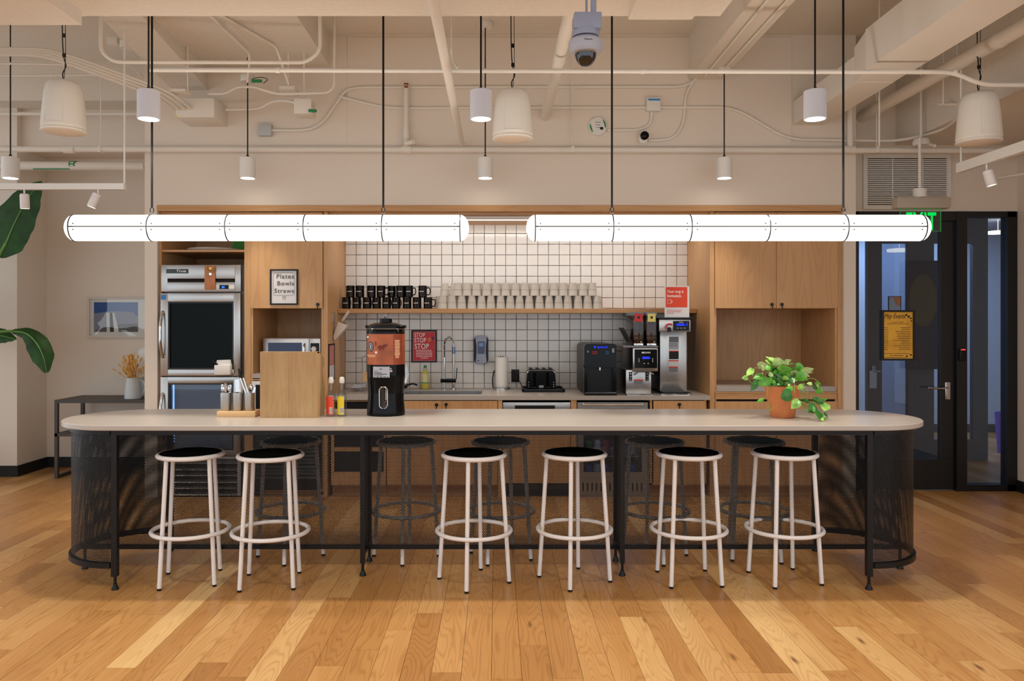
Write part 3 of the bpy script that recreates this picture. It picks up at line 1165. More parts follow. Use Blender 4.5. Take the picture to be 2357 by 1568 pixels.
# ---- tall units
def tall_unit(name, label, x0, x1, niche_z, doors, left_niche):
    t = thing(name, label, 'cabinet', ((x0 + x1) / 2, d, 0))
    zt, zn = 2.43, Z(710, d)
    b = B()
    b.box(x0, x0 + .018, d + .002, 7.45, 0, zt).box(x1 - .018, x1, d + .002, 7.45, 0, zt)
    b.box(x0, x1, 7.43, 7.47, TK, zt)
    b.box(x0, x1, d + .022, 7.43, zn, zn + .02).box(x0, x1, d + .002, 7.43, zt - .02, zt)
    b.build('carcass', 'oak_cabinet', t, smooth=0)
    B().box(x0, x1, d + 0.06, 7.4, 0, TK).build('toe_kick', 'oak_horizontal', t, smooth=0)
    n = len(doors)
    for i, (a, c, kx) in enumerate(doors):
        o = B().box(a + .0015, c - .0015, d - .018, d + .001, zn + .001, zt - .004, .0012, 1).build('door', 'oak_cabinet', t, smooth=0)
        knob(kx, 701, d - .018, o)
    B().box(x0 + .018, x1 - .018, d - .012, 7.43, niche_z - .045, niche_z, .002).build('niche_counter', 'counter_stone', t, smooth=0)
    return t


lu = tall_unit('tall_cabinet', 'left tall oak cabinet with the Plates Bowls Straws sign', X(577.5, d), X(744.5, d), Z(861, d), [(X(577.5, d), X(744, d), 732)], True)
ru = tall_unit('tall_cabinet', 'right tall oak cabinet with two doors over an empty niche', X(1644, d), X(1927, d), Z(889.5, d),
               [(X(1644, d), X(1785.5, d), 1776), (X(1785.5, d), X(1927, d), 1799)], False)
tag(B().box(X(1927.5, d), XO1 - .002, d - .005, 7.45, 0, 2.43).build('trim_panel', 'oak_cabinet', smooth=0), 'narrow oak filler panel at the right end of the kitchen', 'panel')
for a, c, lb in ((X(745, d) + .001, XL, 'oak end panel at the left side of the tiled recess'), (XR, X(1643.5, d), 'oak end panel at the right side of the tiled recess')):
    tag(B().box(a, c, d - .008, YT + .04, 0, 2.43).build('end_panel', 'oak_cabinet', smooth=0), lb, 'panel')
# lower part of the right unit
z9 = Z(902, d)
B().box(X(1645, d), X(1926, d), d - .016, d + .002, Z(905, d), z9 - .001).build('rail', 'oak_horizontal', ru, smooth=0)
o = B().box(X(1646, d), X(1925, d), d - .010, d + .004, Z(919, d), Z(905.5, d)).build('drawer', 'oak_horizontal', ru, smooth=0)
B().box(X(1645, d), X(1926, d), d + .01, d + .02, Z(926, d), Z(919, d)).build('shadow_gap', 'void', ru, smooth=0)
for a, c in ((1645, 1785), (1786, 1926)):
    B().box(X(a, d) + .001, X(c, d) - .001, d - .016, d + .002, TK, Z(924, d)).build('door', 'oak_cabinet', ru, smooth=0)
# lower part of the left unit holds an ice machine
B().box(X(578, d), X(744, d), d - .012, d + .004, Z(875, d), Z(870.5, d)).build('rail', 'oak_horizontal', lu, smooth=0)
im = thing('ice_maker', 'black and steel ice machine under the left niche counter', 'machine', (X(668, d), 7.0, 0))
B().box(X(583, d), X(742, d), d - .0, 7.35, .06, Z(877, d), .004).build('body', 'grey_plastic', im)
B().frame(X(582, d), X(743, d), Z(1000, d), Z(877, d), .03, d - .03, d).build('door_frame', 'white_metal', im, smooth=0)
B().box(X(590, d), X(735, d), d - .012, d - .002, Z(994, d), Z(884, d)).build('door_panel', 'gloss_black', im, smooth=0)
B().box(X(584, d), X(741, d), d - .02, d, .06, Z(1001, d)).build('lower_front', 'black_plastic', im, smooth=0)
me_l = None
for i in range(12):
    if me_l is None:
        w = (X(732, d) - X(592, d)) / 2
        o = B().prism([(-.008, -.010), (-.004, -.012), (.008, .010), (.004, .012)], 'x', -w, w).build('louver', 'black_metal', im, local=True, smooth=0)
        me_l = o.data
    else:
        o = put('louver', me_l, im)
    o.location = Vector((X(662, d), d - .028, .17 + i * .031)) - ORG[im.name]
for px in (592, 742):
    for yy in (d + .03, 7.28):
        q = B().cyl((X(px, d) - .012, yy, .032), (X(px, d) + .012, yy, .032), .032, n=18)
        q.build('caster', 'black_plastic', im)

# sign on the left door
y = d - .0195
sg = thing('cupboard_sign', 'white Plates Bowls Straws sign in dark frame on oak door', 'sign', P(654, 701, y))
B().frame(X(622, y), X(686.5, y), Z(702, y), Z(620, y), .013, y - .014, y).build('frame', 'ink', sg, smooth=0)
B().box(X(624, y), X(684, y), y - .006, y - .001, Z(700, y), Z(622, y)).build('sheet', 'paper_grey', sg, smooth=0)
yy = y - .008
text('lettering', 'Plates', X(637, y), X(677, y), Z(641.5, y), Z(631, y), yy, 'ink_grey', sg, .012, 1.1)
text('lettering', 'Bowls', X(639, y), X(677, y), Z(657.5, y), Z(647.5, y), yy, 'ink_grey', sg, .012, 1.1)
text('lettering', 'Straws', X(632, y), X(677, y), Z(674.5, y), Z(664.5, y), yy, 'ink_grey', sg, .012, 1.1)
q = B().tube([(p[0], yy, p[1]) for p in rrect(X(629.5, y), X(678, y), Z(679.5, y), Z(628, y), .02)], .0011, 4, closed=True)
q.build('border_line', 'ink_grey', sg)
q = B()
for k, px in enumerate((651, 654, 657)):
    q.tube([P(px, 682, yy), P(px, 691, yy)], .0008, 4)
    for s_ in (-1, 1):
        q.tube([P(px + s_ * .9, 682, yy), P(px + s_ * .9, 685.5, yy)], .0005, 4)
q.build('cutlery_icon', 'ink_grey', sg)

# microwave in the left niche
zn = Z(861, d)
mw = thing('microwave', 'silver microwave oven with blue tinted window in the left niche', 'microwave', (X(672, 6.95), 6.95, zn))
y = 6.80
x0, x1, z1 = X(605.5, y), X(737.5, y), Z(779, y)
B().box(x0, x1, y + .012, 7.25, zn + .012, z1, .005).build('case', 'white_metal', mw)
o = B().box(x0, X(711, y), y, y + .012, zn + .015, z1 - .002, .003).build('door', 'steel', mw)
B().box(X(617, y), X(695, y), y - .003, y, zn + .06, Z(789, y)).build('window', M('blue_glass', (10, 34, 84), .08).name, o, smooth=0)
q = B().tube(smooth_path([(X(702, y), y, zn + .04), (X(702, y), y - .035, zn + .07), (X(702, y), y - .035, Z(798, y)), (X(702, y), y, Z(792, y))], 4), .008, 8)
q.build('handle', 'chrome', o)
o = B().box(X(712, y), x1, y, y + .012, zn + .015, z1 - .002, .003).build('control_panel', 'steel', mw)
B().box(X(714.5, y), X(735, y), y - .002, y, Z(815, y), Z(790, y)).build('display', 'gloss_black', o)
B().lathe([(0, .02), (.022, .018), (.024, 0)], (X(723, y), y - .002, Z(803.5, y)), 20, 'y').build('dial', 'white_plastic', o)
for i in range(4):
    for j in range(2):
        B().box(X(716 + 9 * j, y), X(723 + 9 * j, y), y - .003, y, Z(828 + 7 * i, y), Z(823 + 7 * i, y)).build('button', 'grey_plastic', o)
B().box(x0 + .02, x1 - .02, y + .04, 7.2, zn, zn + .013).build('foot_rail', 'black_plastic', mw)

# ---- base units in the tiled recess
zc0 = .864 - .036


def base_unit(name, label, p0, p1, fronts, dark=None):
    t = thing(name, label, 'cabinet', (X((p0 + p1) / 2, d), d, 0))
    x0, x1 = X(p0, d), X(p1, d)
    b = B()
    b.box(x0, x0 + .018, d, 7.44, TK, zc0).box(x1 - .018, x1, d, 7.44, TK, zc0).box(x0, x1, 7.40, 7.44, TK, zc0).box(x0, x1, d, 7.4, TK, TK + .018)
    b.build('carcass', 'oak_cabinet', t, smooth=0)
    B().box(x0, x1, d + .06, 7.3, 0, TK).build('toe_kick', 'oak_horizontal', t, smooth=0)
    for nm, a, c, z0, z1, k in fronts:
        o = B().box(X(a, d) + .001, X(c, d) - .001, d - .018, d, z0, z1, .0012, 1).build(nm, 'oak_cabinet' if nm != 'drawer' else 'oak_cabinet', t, smooth=0)
        if k:
            knob(k[0], k[1], d - .018, o)
    return t


zt_ = Z(922.5, d)
wu = base_unit('waste_cabinet', 'oak waste cabinet with two black drop openings left of sink', 762, 889, [])
b = B()
xa, xb, x0, x1 = X(770, d), X(884, d), X(763, d), X(888.5, d)
b.box(x0, xa, d - .018, d, TK + .002, zt_).box(xb, x1, d - .018, d, TK + .002, zt_)
b.box(xa, xb, d - .018, d, TK + .002, Z(1086, d)).box(xa, xb, d - .018, d, Z(1039, d), Z(1029, d)).box(xa, xb, d - .018, d, zt_ - .004, zt_)
b.build('front_panel', 'oak_cabinet', wu, smooth=0)
B().box(xa - .005, xb + .005, d + .02, d + .1, TK + .05, zt_).build('bin_liner', 'black_plastic', wu, smooth=0)
base_unit('sink_cabinet', 'oak sink cabinet with a pair of locked doors', 890, 1146,
          [('door', 891, 1018, TK + .002, zt_, (1005, 932)), ('door', 1018, 1145, TK + .002, zt_, (1027, 931))])
base_unit('drawer_cabinet', 'oak drawer cabinet under the coffee brewer', 1496, 1626,
          [('drawer', 1503, 1622, Z(962, d), zt_, (1563, 931)), ('door', 1503, 1622, TK + .002, Z(963.5, d), None)])
for a, c, lb in ((1146.5, 1156, 'slim oak upright between sink cabinet and dishwasher'), (1314, 1327, 'slim oak upright between dishwasher and glass cooler')):
    tag(B().box(X(a, d), X(c, d), d - .012, 7.4, 0, zc0).build('upright', 'oak_cabinet', smooth=0), lb, 'panel')
dw = thing('dishwasher', 'built-in dishwasher with steel top strip and oak front', 'dishwasher', (X(1235, d), 7.0, 0))
B().box(X(1158, d), X(1313, d), d + .01, 7.3, .06, zc0 - .02).build('tub', 'dark_frame', dw, smooth=0)
B().box(X(1157.5, d), X(1312.5, d), d - .02, d + .01, Z(953, d), Z(926, d), .003).build('control_strip', 'steel_horizontal', dw)
B().box(X(1185, d), X(1277, d), d - .0215, d - .019, Z(941, d), Z(933, d)).build('pocket_handle', 'void', dw, smooth=0)
B().box(X(1157.5, d), X(1312.5, d), d - .018, d + .01, .12, Z(954, d)).build('front_panel', 'oak_cabinet', dw, smooth=0)
B().box(X(1158, d), X(1313, d), d + .02, d + .06, 0, .11).build('plinth', 'black_plastic', dw, smooth=0)
co = thing('drinks_cooler', 'steel framed glass door cooler full of cans under the counter', 'cooler', (X(1409, d), 7.0, 0))
x0, x1 = X(1328.5, d), X(1490, d)
zq = Z(926, d)
b = B()
b.box(x0, x0 + .02, d + .03, 7.3, .1, zq).box(x1 - .02, x1, d + .03, 7.3, .1, zq).box(x0, x1, 7.28, 7.3, .1, zq).box(x0, x1, d + .03, 7.3, zq - .02, zq).box(x0, x1, d + .03, 7.3, .1, .13)
b.build('case', 'dark_frame', co, smooth=0)
o = B().frame(x0, x1, .16, zq, .052, d - .025, d + .02).build('door', 'steel', co, smooth=0)
B().box(x0 + .05, x1 - .05, d - .004, d + .002, .2, zq - .05).build('glass', 'fridge_glass', o, smooth=0)
B().tube(rounded([(x0 + .04, d - .025, zq - .012), (x0 + .04, d - .06, zq - .012), (x1 - .04, d - .06, zq - .012), (x1 - .04, d - .025, zq - .012)], .03), .009, 8).build('handle', 'chrome', o)
B().box(x0, x1, d - .005, d + .02, .0, .155).build('plinth', 'steel_horizontal', co, smooth=0)
b = B()
for i in range(14):
    xx = x0 + .05 + (x1 - x0 - .1) * i / 13
    b.box(xx - .006, xx + .006, d - .007, d - .004, .05, .12)
b.build('plinth_vents', 'void', co, smooth=0)
b = B()
for z in (.34, .56):
    b.box(x0 + .02, x1 - .02, d + .05, 7.25, z - .006, z)
b.build('shelf', 'chrome', co, smooth=0)
B().box(x0 + .05, x1 - .05, d + .06, d + .08, zq - .03, zq - .02).build('light_bar', 'fridge_light', co, smooth=0)
light('cooler_lamp', 'AREA', ((x0 + x1) / 2, 6.95, zq - .04), .9, (0.6, 0.8, 1.0), (0, 0, 0), shape='RECTANGLE', size=.4, size_y=.2)
for r_, z in enumerate((.132, .341, .561)):
    for i in range(6):
        k = (1, 2, 1, 0, 4, 1, 3, 2, 0, 1, 1, 2, 1, 1, 0, 0, 1, 3)[r_ * 6 + i]
        place_can(k, (x0 + .11 + i * .076, d + .12, z), '%s drink can on the %s shelf of the glass cooler, %s from left' % (names_[k], ('bottom', 'middle', 'top')[r_], ORD[i + 1]), 'cans in the glass cooler')

# ---- worktop with sink
b = B()
sx0, sx1, sy0, sy1 = X(928, 6.9), X(1110, 6.9), 6.80, 7.16
y0 = YF - .03
b.box(XL + .001, sx0, y0, YT + .004, .828, .864).box(sx1, XR - .001, y0, YT + .004, .828, .864)
b.box(sx0, sx1, y0, sy0, .828, .864).box(sx0, sx1, sy1, YT + .004, .828, .864)
ct = tag(b.build('countertop', 'counter_stone', smooth=0), 'long grey stone worktop along the tiled wall', 'countertop')
b = B()
b.box(sx0, sx0 + .008, sy0, sy1, .70, .862).box(sx1 - .008, sx1, sy0, sy1, .70, .862).box(sx0, sx1, sy0, sy0 + .008, .70, .862).box(sx0, sx1, sy1 - .008, sy1, .70, .862)
b.box(sx0, sx1, sy0, sy1, .69, .70)
b.cyl(((sx0 + sx1) / 2, 7.0, .70), ((sx0 + sx1) / 2, 7.0, .704), .04)
tag(b.build('sink', 'steel', smooth=0), 'stainless undermount sink set into the grey worktop', 'sink')
sh = tag(B().box(XL + .002, XR - .002, 7.10, YT + .005, 1.573, 1.613, .002, 1).build('wall_shelf', 'oak_horizontal', smooth=0), 'long oak shelf across the tiles holding mugs and cups', 'shelf')
# soffit of the recess with its light strip
tag(B().box(XL, XR, YF + .03, YT + .03, 2.416, 2.432).build('soffit_board', 'oak_horizontal', smooth=0), 'oak board closing the tiled recess at the top', 'board')
ls = thing('strip_light', 'white strip light under the top board of the tiled recess', 'lamp', (.2, 6.84, 2.39))
B().box(XL + .02, XR - .02, 6.80, 6.92, 2.392, 2.415, .003).build('housing', 'white_plastic', ls)
B().box(XL + .05, XR - .05, 6.865, 6.905, 2.388, 2.393).build('diffuser', 'led_strip', ls, smooth=0)
light('strip_light_source', 'AREA', ((XL + XR) / 2, 6.93, 2.385), 6.5, (1.0, .94, .86), (R(22), 0, 0), shape='RECTANGLE', size=3.0, size_y=.05)

# ================================================================== ON THE SHELF
zs_ = 1.613


def make_mug():
    t = thing('mug', 'x', 'mug', (0, 0, 0), 'black mugs on the wall shelf')
    prof = [(0, 0), (.034, 0), (.0385, .003), (.0395, .008), (.0395, .098), (.041, .104), (.0395, .106), (.0365, .104), (.036, .01), (0, .008)]
    B().lathe(prof, (0, 0, 0), 26).build('cup_body', 'mug_black', t, local=True)
    pts = smooth_path([(.037, 0, .084), (.058, 0, .086), (.067, 0, .072), (.067, 0, .04), (.056, 0, .024), (.037, 0, .024)], 4)
    B().tube(pts, .0052, 8).build('handle', 'mug_black', t, local=True)
    me0, co = text_mesh('wework', 1.0, .03)
    me = me0.copy()
    a, b_ = co.min(0), co.max(0)
    out = np.zeros_like(co)
    ang = (co[:, 0] - (a[0] + b_[0]) / 2) / (b_[0] - a[0]) * 1.15 - .15
    out[:, 0] = .0401 * np.sin(ang)
    out[:, 1] = -.0401 * np.cos(ang)
    out[:, 2] = .048 + (co[:, 1] - a[1]) / (b_[1] - a[1]) * .011
    me.vertices.foreach_set('co', out.ravel())
    me.materials.clear()
    me.materials.append(MATS['ink_white'])
    put('printed_word', me, t)
    return t


mug0 = make_mug()
used = False
rnd = random.Random(5)
low = [797, 821, 845, 867, 890, 912, 937, 960, 985]
upp = [806.5, 828.5, 855, 877, 902, 922, 941, 973]
for row, xs, y, z in (('lower', low, 7.17, zs_), ('upper', upp, 7.18, zs_ + .1065)):
    for i, px in enumerate(xs):
        rz = rnd.uniform(-.25, .05)
        if row == 'lower' and i < len(xs) - 1:
            rz = R(62) + rnd.uniform(-.1, .1)
        if row == 'upper':
            rz = (R(70), R(70), R(70), R(-4), R(200), R(70), R(30), R(0))[i]
        yy = y + (.06 if row == 'upper' and i in (4,) else 0)
        lb = '%s black mug from the left in the %s row on the shelf' % (ORD[i + 1], row)
        if used:
            o = copy_tree(mug0, (X(px, yy), yy, z), rz, lb)
        else:
            o = mug0
            o.location = (X(px, yy), yy, z)
            o.rotation_euler = (0, 0, rz)
            o['label'] = lb
            used = True
        # keep the print towards the room: only the handle turns
        for ch in o.children:
            if ch.name.startswith('printed'):
                ch.rotation_euler = (0, 0, -rz + rnd.uniform(-.12, .12))

cup0 = thing('paper_cup', 'x', 'cup', (0, 0, 0), 'upturned paper cups on the wall shelf')
B().lathe([(.0435, 0), (.0445, .003), (.0435, .006), (.0325, .114), (.033, .118), (.030, .1175), (.030, .112), (0, .112)], (0, 0, 0), 22).build('cup_wall', 'cup_paper', cup0, local=True)
B().lathe([(.03915, .0535), (.0392, .054), (.0390, .056), (.0389, .0565)], (0, 0, 0), 22).build('printed_band', 'cup_band', cup0, local=True)
used = False
for row, n, p0, yy, z in (('lower front', 17, 1019.5, 7.15, zs_), ('lower back', 17, 1011, 7.25, zs_), ('upper front', 15, 1053, 7.165, zs_ + .1185), ('upper back', 16, 1024, 7.255, zs_ + .1185)):
    for i in range(n):
        px = p0 + i * 22.15 + rnd.uniform(-1, 1)
        lb = '%s upturned paper cup from the left in the %s row' % (ORD[i + 1], row)
        loc = (X(px, yy), yy, z)
        if used:
            copy_tree(cup0, loc, rnd.uniform(0, 6), lb)
        else:
            cup0.location = loc
            cup0['label'] = lb
            used = True

# ================================================================== ON THE WORKTOP
zc = .864
# sign: STOP
y = YT - .002
st = thing('stop_sign', 'red STOP STOP STOP notice in black frame on the tiles', 'sign', P(976, 834, y))
B().frame(X(947, y), X(1005.5, y), Z(834, y), Z(760, y), .013, y - .016, y).build('frame', 'ink', st, smooth=0)
B().box(X(949, y), X(1003, y), y - .006, y - .001, Z(832, y), Z(762, y)).build('sheet', 'red_print', st, smooth=0)
q = B().frame(X(950.5, y), X(1001.6, y), Z(830.5, y), Z(763.6, y), .002, y - .0075, y - .006).build('sheet_border', 'paper_grey', st, smooth=0)
yy = y - .008
text('lettering', 'STOP', X(954, y), X(978.5, y), Z(776, y), Z(766.5, y), yy, 'ink_white', st, .012, 1.05)
text('lettering', 'STOP', X(954, y), X(981, y), Z(788.5, y), Z(778, y), yy, 'ink_white', st, .012, 1.05)
text('lettering', 'STOP', X(954.5, y), X(987.5, y), Z(803.5, y), Z(791, y), yy, 'ink_white', st, .012, 1.05)
lines('print_lines', [(X(958, y), X(995, y), Z(806.5 + 3.6 * i, y), .006) for i in range(5)] + [(X(969, y), X(985, y), Z(824.5, y), .006)], yy, 'ink_white', st)
q = B().prism([(X(984, y), Z(779, y)), (X(992, y), Z(776, y)), (X(994, y), Z(784, y)), (X(986, y), Z(788, y))], 'y', yy, yy + .002)
q.build('hand_print', M('tan_print', (214, 120, 66), .6).name, st, smooth=0)
B().prism([(X(992, y), Z(776.5, y)), (X(999, y), Z(775, y)), (X(999.5, y), Z(780, y)), (X(994, y), Z(784, y))], 'y', yy, yy + .002).build('cuff_print', M('plum_print', (84, 56, 78), .6).name, st, smooth=0)

# faucet
fy = 7.30
fa = thing('faucet', 'tall chrome spring faucet with black spout arm behind the sink', 'faucet', (X(1037, fy), fy, zc))
xa, xb = X(1023.5, fy), X(1044.5, fy)
q = B().cyl((xb, fy, zc), (xb, fy, zc + .012), .022, n=18)
q.cyl((xb, fy, zc + .012), (xb, fy, Z(875, fy)), .012)
q.cyl((xb, fy, Z(876, fy)), (xb, fy, Z(814, fy)), .0075)
q.build('riser', 'chrome', fa)
B().cyl((xa, fy - .03, Z(822, fy)), (xa, fy - .03, Z(870, fy)), .011).build('spray_handle', 'chrome', fa)
q = B().cyl((xa, fy - .03, Z(870, fy)), (xa, fy - .03, Z(897, fy)), .010, .013)
q.build('spray_head', 'chrome', fa)
B().box(X(1014.5, fy), X(1050, fy), fy - .045, fy + .015, Z(880, fy), Z(871.5, fy), .004).build('spout_arm', 'gloss_black', fa)
B().cyl(P(1050, 873, fy), P(1052, 847, fy), .004).build('lever', 'black_metal', fa)
arc = smooth_path([(xa, fy - .03, Z(822, fy)), (xa, fy - .03, Z(795, fy)), (X(1025.5, fy), fy - .03, Z(783, fy)), (X(1033, fy), fy - .02, Z(776.5, fy)), (X(1041, fy), fy - .01, Z(784, fy)), (xb, fy, Z(799, fy)), (xb, fy, Z(814, fy))], 8)
B().tube(arc, .005, 8).build('hose', 'black_plastic', fa)
co_ = []
nrm = Vector((0, 1, 0))
for i in range(len(arc) * 6 - 6):
    t = i / 6
    a = arc[int(t)].lerp(arc[min(int(t) + 1, len(arc) - 1)], t - int(t))
    tg = (arc[min(int(t) + 1, len(arc) - 1)] - arc[max(int(t), 0)]).normalized()
    u = (nrm - tg * nrm.dot(tg)).normalized()
    v = tg.cross(u)
    ph = i * 2 * PI / 8
    co_.append(a + u * .0105 * math.cos(ph) + v * .0105 * math.sin(ph))
B().tube(co_, .0021, 4).build('spring', 'chrome', fa)
B().cyl((xb, fy - .0, Z(799, fy)), (xb, fy, Z(814.5, fy)), .0125).build('hose_collar', M('blue_steel', (110, 140, 190), .25, 1.0).name, fa)

# dish soap
y = 7.34
ds = thing('dish_soap', 'clear bottle of yellow dish soap with green cap', 'bottle', (X(978.5, y), y, zc))
k_ = y / F


def sc(prof):
    return [(r * k_, (897.5 - py) * k_) for r, py in prof]


B().lathe(sc([(0, 897.5), (9, 897.4), (10, 896), (10.4, 884), (9.6, 876), (9.8, 868), (8, 862), (5, 857), (4.6, 854), (0, 854)]), (0, 0, 0), 24).build('bottle_body', M('soap_yellow', (206, 190, 90), .12).name, ds, local=True)
B().lathe(sc([(10.46, 884.5), (9.72, 876), (9.9, 868), (8.3, 862.6)]), (0, 0, 0), 24).build('label', M('soap_label', (214, 206, 150), .4).name, ds, local=True)
B().lathe(sc([(10.5, 884), (9.76, 878)]), (0, 0, 0), 24).build('label_band', 'green_print', ds, local=True)
B().lathe(sc([(4.8, 854), (6, 853), (6, 850), (4, 849), (0, 849)]), (0, 0, 0), 20).build('neck', 'glass_bottle', ds, local=True)
B().lathe(sc([(3.4, 849), (3.8, 846), (2.6, 843), (0, 842.6)]), (0, 0, 0), 20).build('cap', 'green_print', ds, local=True)

# wall soap dispenser
y = YT
sd = thing('soap_dispenser', 'grey and black soap dispenser fixed to the tiles', 'dispenser', (X(1107.5, y), y, Z(837, y)))
B().prism(rrect(X(1091.5, y), X(1124, y), Z(836.5, y), Z(773, y), .04, 6), 'y', y - .085, y).build('housing', 'black_plastic', sd)
B().prism([(X(a, y), Z(b_, y)) for a, b_ in ((1095, 772.5), (1107, 771), (1120, 772.5), (1121, 776), (1118.5, 795), (1118.5, 812), (1120.5, 832), (1118, 835), (1107, 836), (1098, 835), (1095.5, 832), (1097.5, 812), (1097.5, 795), (1094.5, 776))], 'y', y - .098, y - .083).build('cover', 'cool_grey', sd)
B().prism(rrect(X(1100, y), X(1116, y), Z(814, y), Z(785.5, y), .012), 'y', y - .100, y - .096).build('window', M('navy_gloss', (28, 40, 92), .12).name, sd)
B().box(X(1103, y), X(1113, y), y - .102, y - .099, Z(797, y), Z(789, y)).build('level_mark', M('pale_blue', (120, 150, 200), .3).name, sd, smooth=0)
B().prism(disc(X(1101.5, y), Z(829.5, y), .006), 'y', y - .101, y - .097).build('sensor', 'ink', sd)

# paper towel
y = 7.30
pt = thing('paper_towel_holder', 'steel paper towel stand beside the outlet', 'holder', (X(1154.5, y), y, zc))
q = B().lathe([(0, 0), (.082, 0), (.082, .016), (.076, .02), (0, .02)], (X(1154.5, y), y, zc), 30)
q.build('base', 'chrome', pt)
q = B().cyl((X(1154.5, y), y, zc + .02), (X(1154.5, y), y, Z(824, y)), .006)
q.tube([P(1151, 819.5, y), P(1154.5, 824, y), P(1158, 819.5, y)], .004, 6)
q.build('post', 'black_metal', pt)
B().tube(smooth_path([P(1135.5, 894, y), P(1134, 880, y), P(1135, 865, y), P(1138, 853, y)], 4), .006, 8).build('tension_arm', 'black_metal', pt)
rl = B().lathe([(.02, 0), (.059, 0), (.0605, .004), (.0605, .276), (.058, .28), (.02, .28), (.02, 0)], (X(1154.5, y), y, zc + .021), 32)
tag(rl.build('paper_towel_roll', 'paper_white'), 'full roll of white paper towel on its stand', 'roll')

# outlet, cord
y = YT
ou = thing('wall_outlet', 'black socket plate on the tiles with plugged cord', 'outlet', (X(1185.5, y), y, Z(879, y)))
B().box(X(1177, y), X(1195, y), y - .012, y, Z(879.5, y), Z(850.5, y), .002).build('plate', 'black_plastic', ou)
for py in (858, 871):
    B().prism(rrect(X(1181, y), X(1191, y), Z(py + 5, y), Z(py - 5, y), .01), 'y', y - .014, y - .01).build('socket', 'ink', ou)
q = B().cyl((X(1186, y), y - .05, Z(858, y)), (X(1186, y), y - .013, Z(858, y)), .014)
q.tube(smooth_path([(X(1186, y), y - .05, Z(858, y)), (X(1190, 7.38), 7.38, Z(868, 7.38)), (X(1197, 7.36), 7.36, Z(880, 7.36)), (X(1205, 7.34), 7.33, Z(894, 7.33)), (X(1212, 7.3), 7.3, zc + .03)], 5), .004, 6)
tag(q.build('power_cord', 'black_cord'), 'thin black cord from the outlet to the toaster', 'cord')

# toaster on its tray
y = 7.14
tt = B().box(X(1201, y), X(1297, y), 6.98, 7.34, zc, zc + .012, .004)
xa, xb = X(1201, y), X(1297, y)
tt.box(xa, xb, 6.98, 6.995, zc + .004, zc + .03, .003).box(xa, xb, 7.325, 7.34, zc + .004, zc + .03, .003).box(xa, xa + .015, 6.98, 7.34, zc + .004, zc + .03, .003).box(xb - .015, xb, 6.98, 7.34, zc + .004, zc + .03, .003)
tag(tt.build('toaster_tray', 'black_plastic'), 'flat black tray under the toaster', 'tray')
zt0 = zc + .012
y = 7.04
to_ = thing('toaster', 'glossy black four slot toaster on black tray', 'toaster', (X(1246, y), 7.16, zt0))
x0, x1, z1 = X(1211, y), X(1280, y), Z(850, y)
q = B()
q.prism([(x0, zt0 + .008), (x1, zt0 + .008), (x1 - .004, zt0 + .10), (x1 - .012, z1 - .012), (x1 - .03, z1), (x0 + .03, z1), (x0 + .012, z1 - .012), (x0 + .004, zt0 + .10)], 'y', y, 7.30)
q.build('shell', 'gloss_black', to_, smooth=30)
q = B().tube(rounded([(x0 + .01, y - .003, z1 - .035), (x0 + .025, y - .003, z1 - .012), (x1 - .025, y - .003, z1 - .012), (x1 - .01, y - .003, z1 - .035)], .02), .003, 6)
q.build('chrome_trim', 'chrome', to_)
q = B()
for i in range(4):
    xx = x0 + .045 + (x1 - x0 - .09) * i / 3
    q.box(xx - .014, xx + .014, y + .04, 7.27, z1 - .004, z1 + .002)
q.build('bread_slot', 'void', to_, smooth=0)
for px in (1230.5, 1260.5):
    B().box(X(px - 3, y), X(px + 3, y), y - .003, y + .002, zt0 + .03, z1 - .03).build('lever_track', 'matte_black', to_, smooth=0)
    B().box(X(px - 3.5, y), X(px + 3.5, y), y - .022, y - .002, zt0 + .02, zt0 + .034, .004).build('lever', 'black_plastic', to_)
for px in (1217, 1274.5):
    for k in range(3):
        B().prism(disc(X(px, y), Z(880 + 5 * k, y), .005, n=12), 'y', y - .005, y + .001).build('button', 'chrome', to_)
B().box(X(1240.5, y), X(1251, y), y - .003, y + .001, Z(892.5, y), Z(887, y)).build('badge', 'chrome', to_, smooth=0)
B().box(x0 + .02, x1 - .02, y + .01, 7.28, zt0, zt0 + .009).build('foot_rail', 'black_plastic', to_, smooth=0)

# water dispenser
y = 6.72
wd = thing('water_dispenser', 'black countertop water dispenser with lit blue name', 'dispenser', (X(1381, y), 6.95, zc))
x0, x1 = X(1344.5, y), X(1419, y)
zt1 = Z(791.5, y)
hull = rrect(x0, x1, zc - .05, zt1, .045, 6)
hull = [(a, max(b_, zc + .02)) for a, b_ in hull]
B().prism(hull, 'y', y + .045, 7.33).build('body', 'black_plastic', wd)
q = B().prism(rrect(x0, x1, Z(846, y), zt1, .03, 6), 'y', y, y + .05)
q.build('front_head', 'gloss_black', wd)
B().box(x0, X(1352, y), y, y + .05, zc + .02, Z(846, y)).build('side_cheek', 'gloss_black', wd, smooth=0)
B().box(X(1411, y), x1, y, y + .05, zc + .02, Z(846, y)).build('side_cheek', 'gloss_black', wd, smooth=0)
B().box(x0 - .0, x1, y - .035, y + .05, zc, zc + .024, .006).build('drip_tray', 'black_plastic', wd)
B().box(x0 + .01, x1 - .01, y - .036, y - .03, zc + .022, zc + .027).build('tray_edge', 'chrome', wd, smooth=0)
text('name_lettering', 'quench', X(1374, y), X(1398.5, y), Z(802.5, y), Z(796.5, y), y - .002, 'blue_display', wd, .02)
B().prism(disc(X(1369, y), Z(799, y), .010, n=6), 'y', y - .002, y).build('name_emblem', 'blue_display', wd)
for px, mt in ((1365.5, 'red_print'), (1372, 'red_print'), (1397.5, 'blue_print')):
    z = Z(812, y)
    B().frame(X(px - 2.8, y), X(px + 2.8, y), z - .011, z + .011, .003, y - .003, y).build('button', mt, wd, smooth=0)
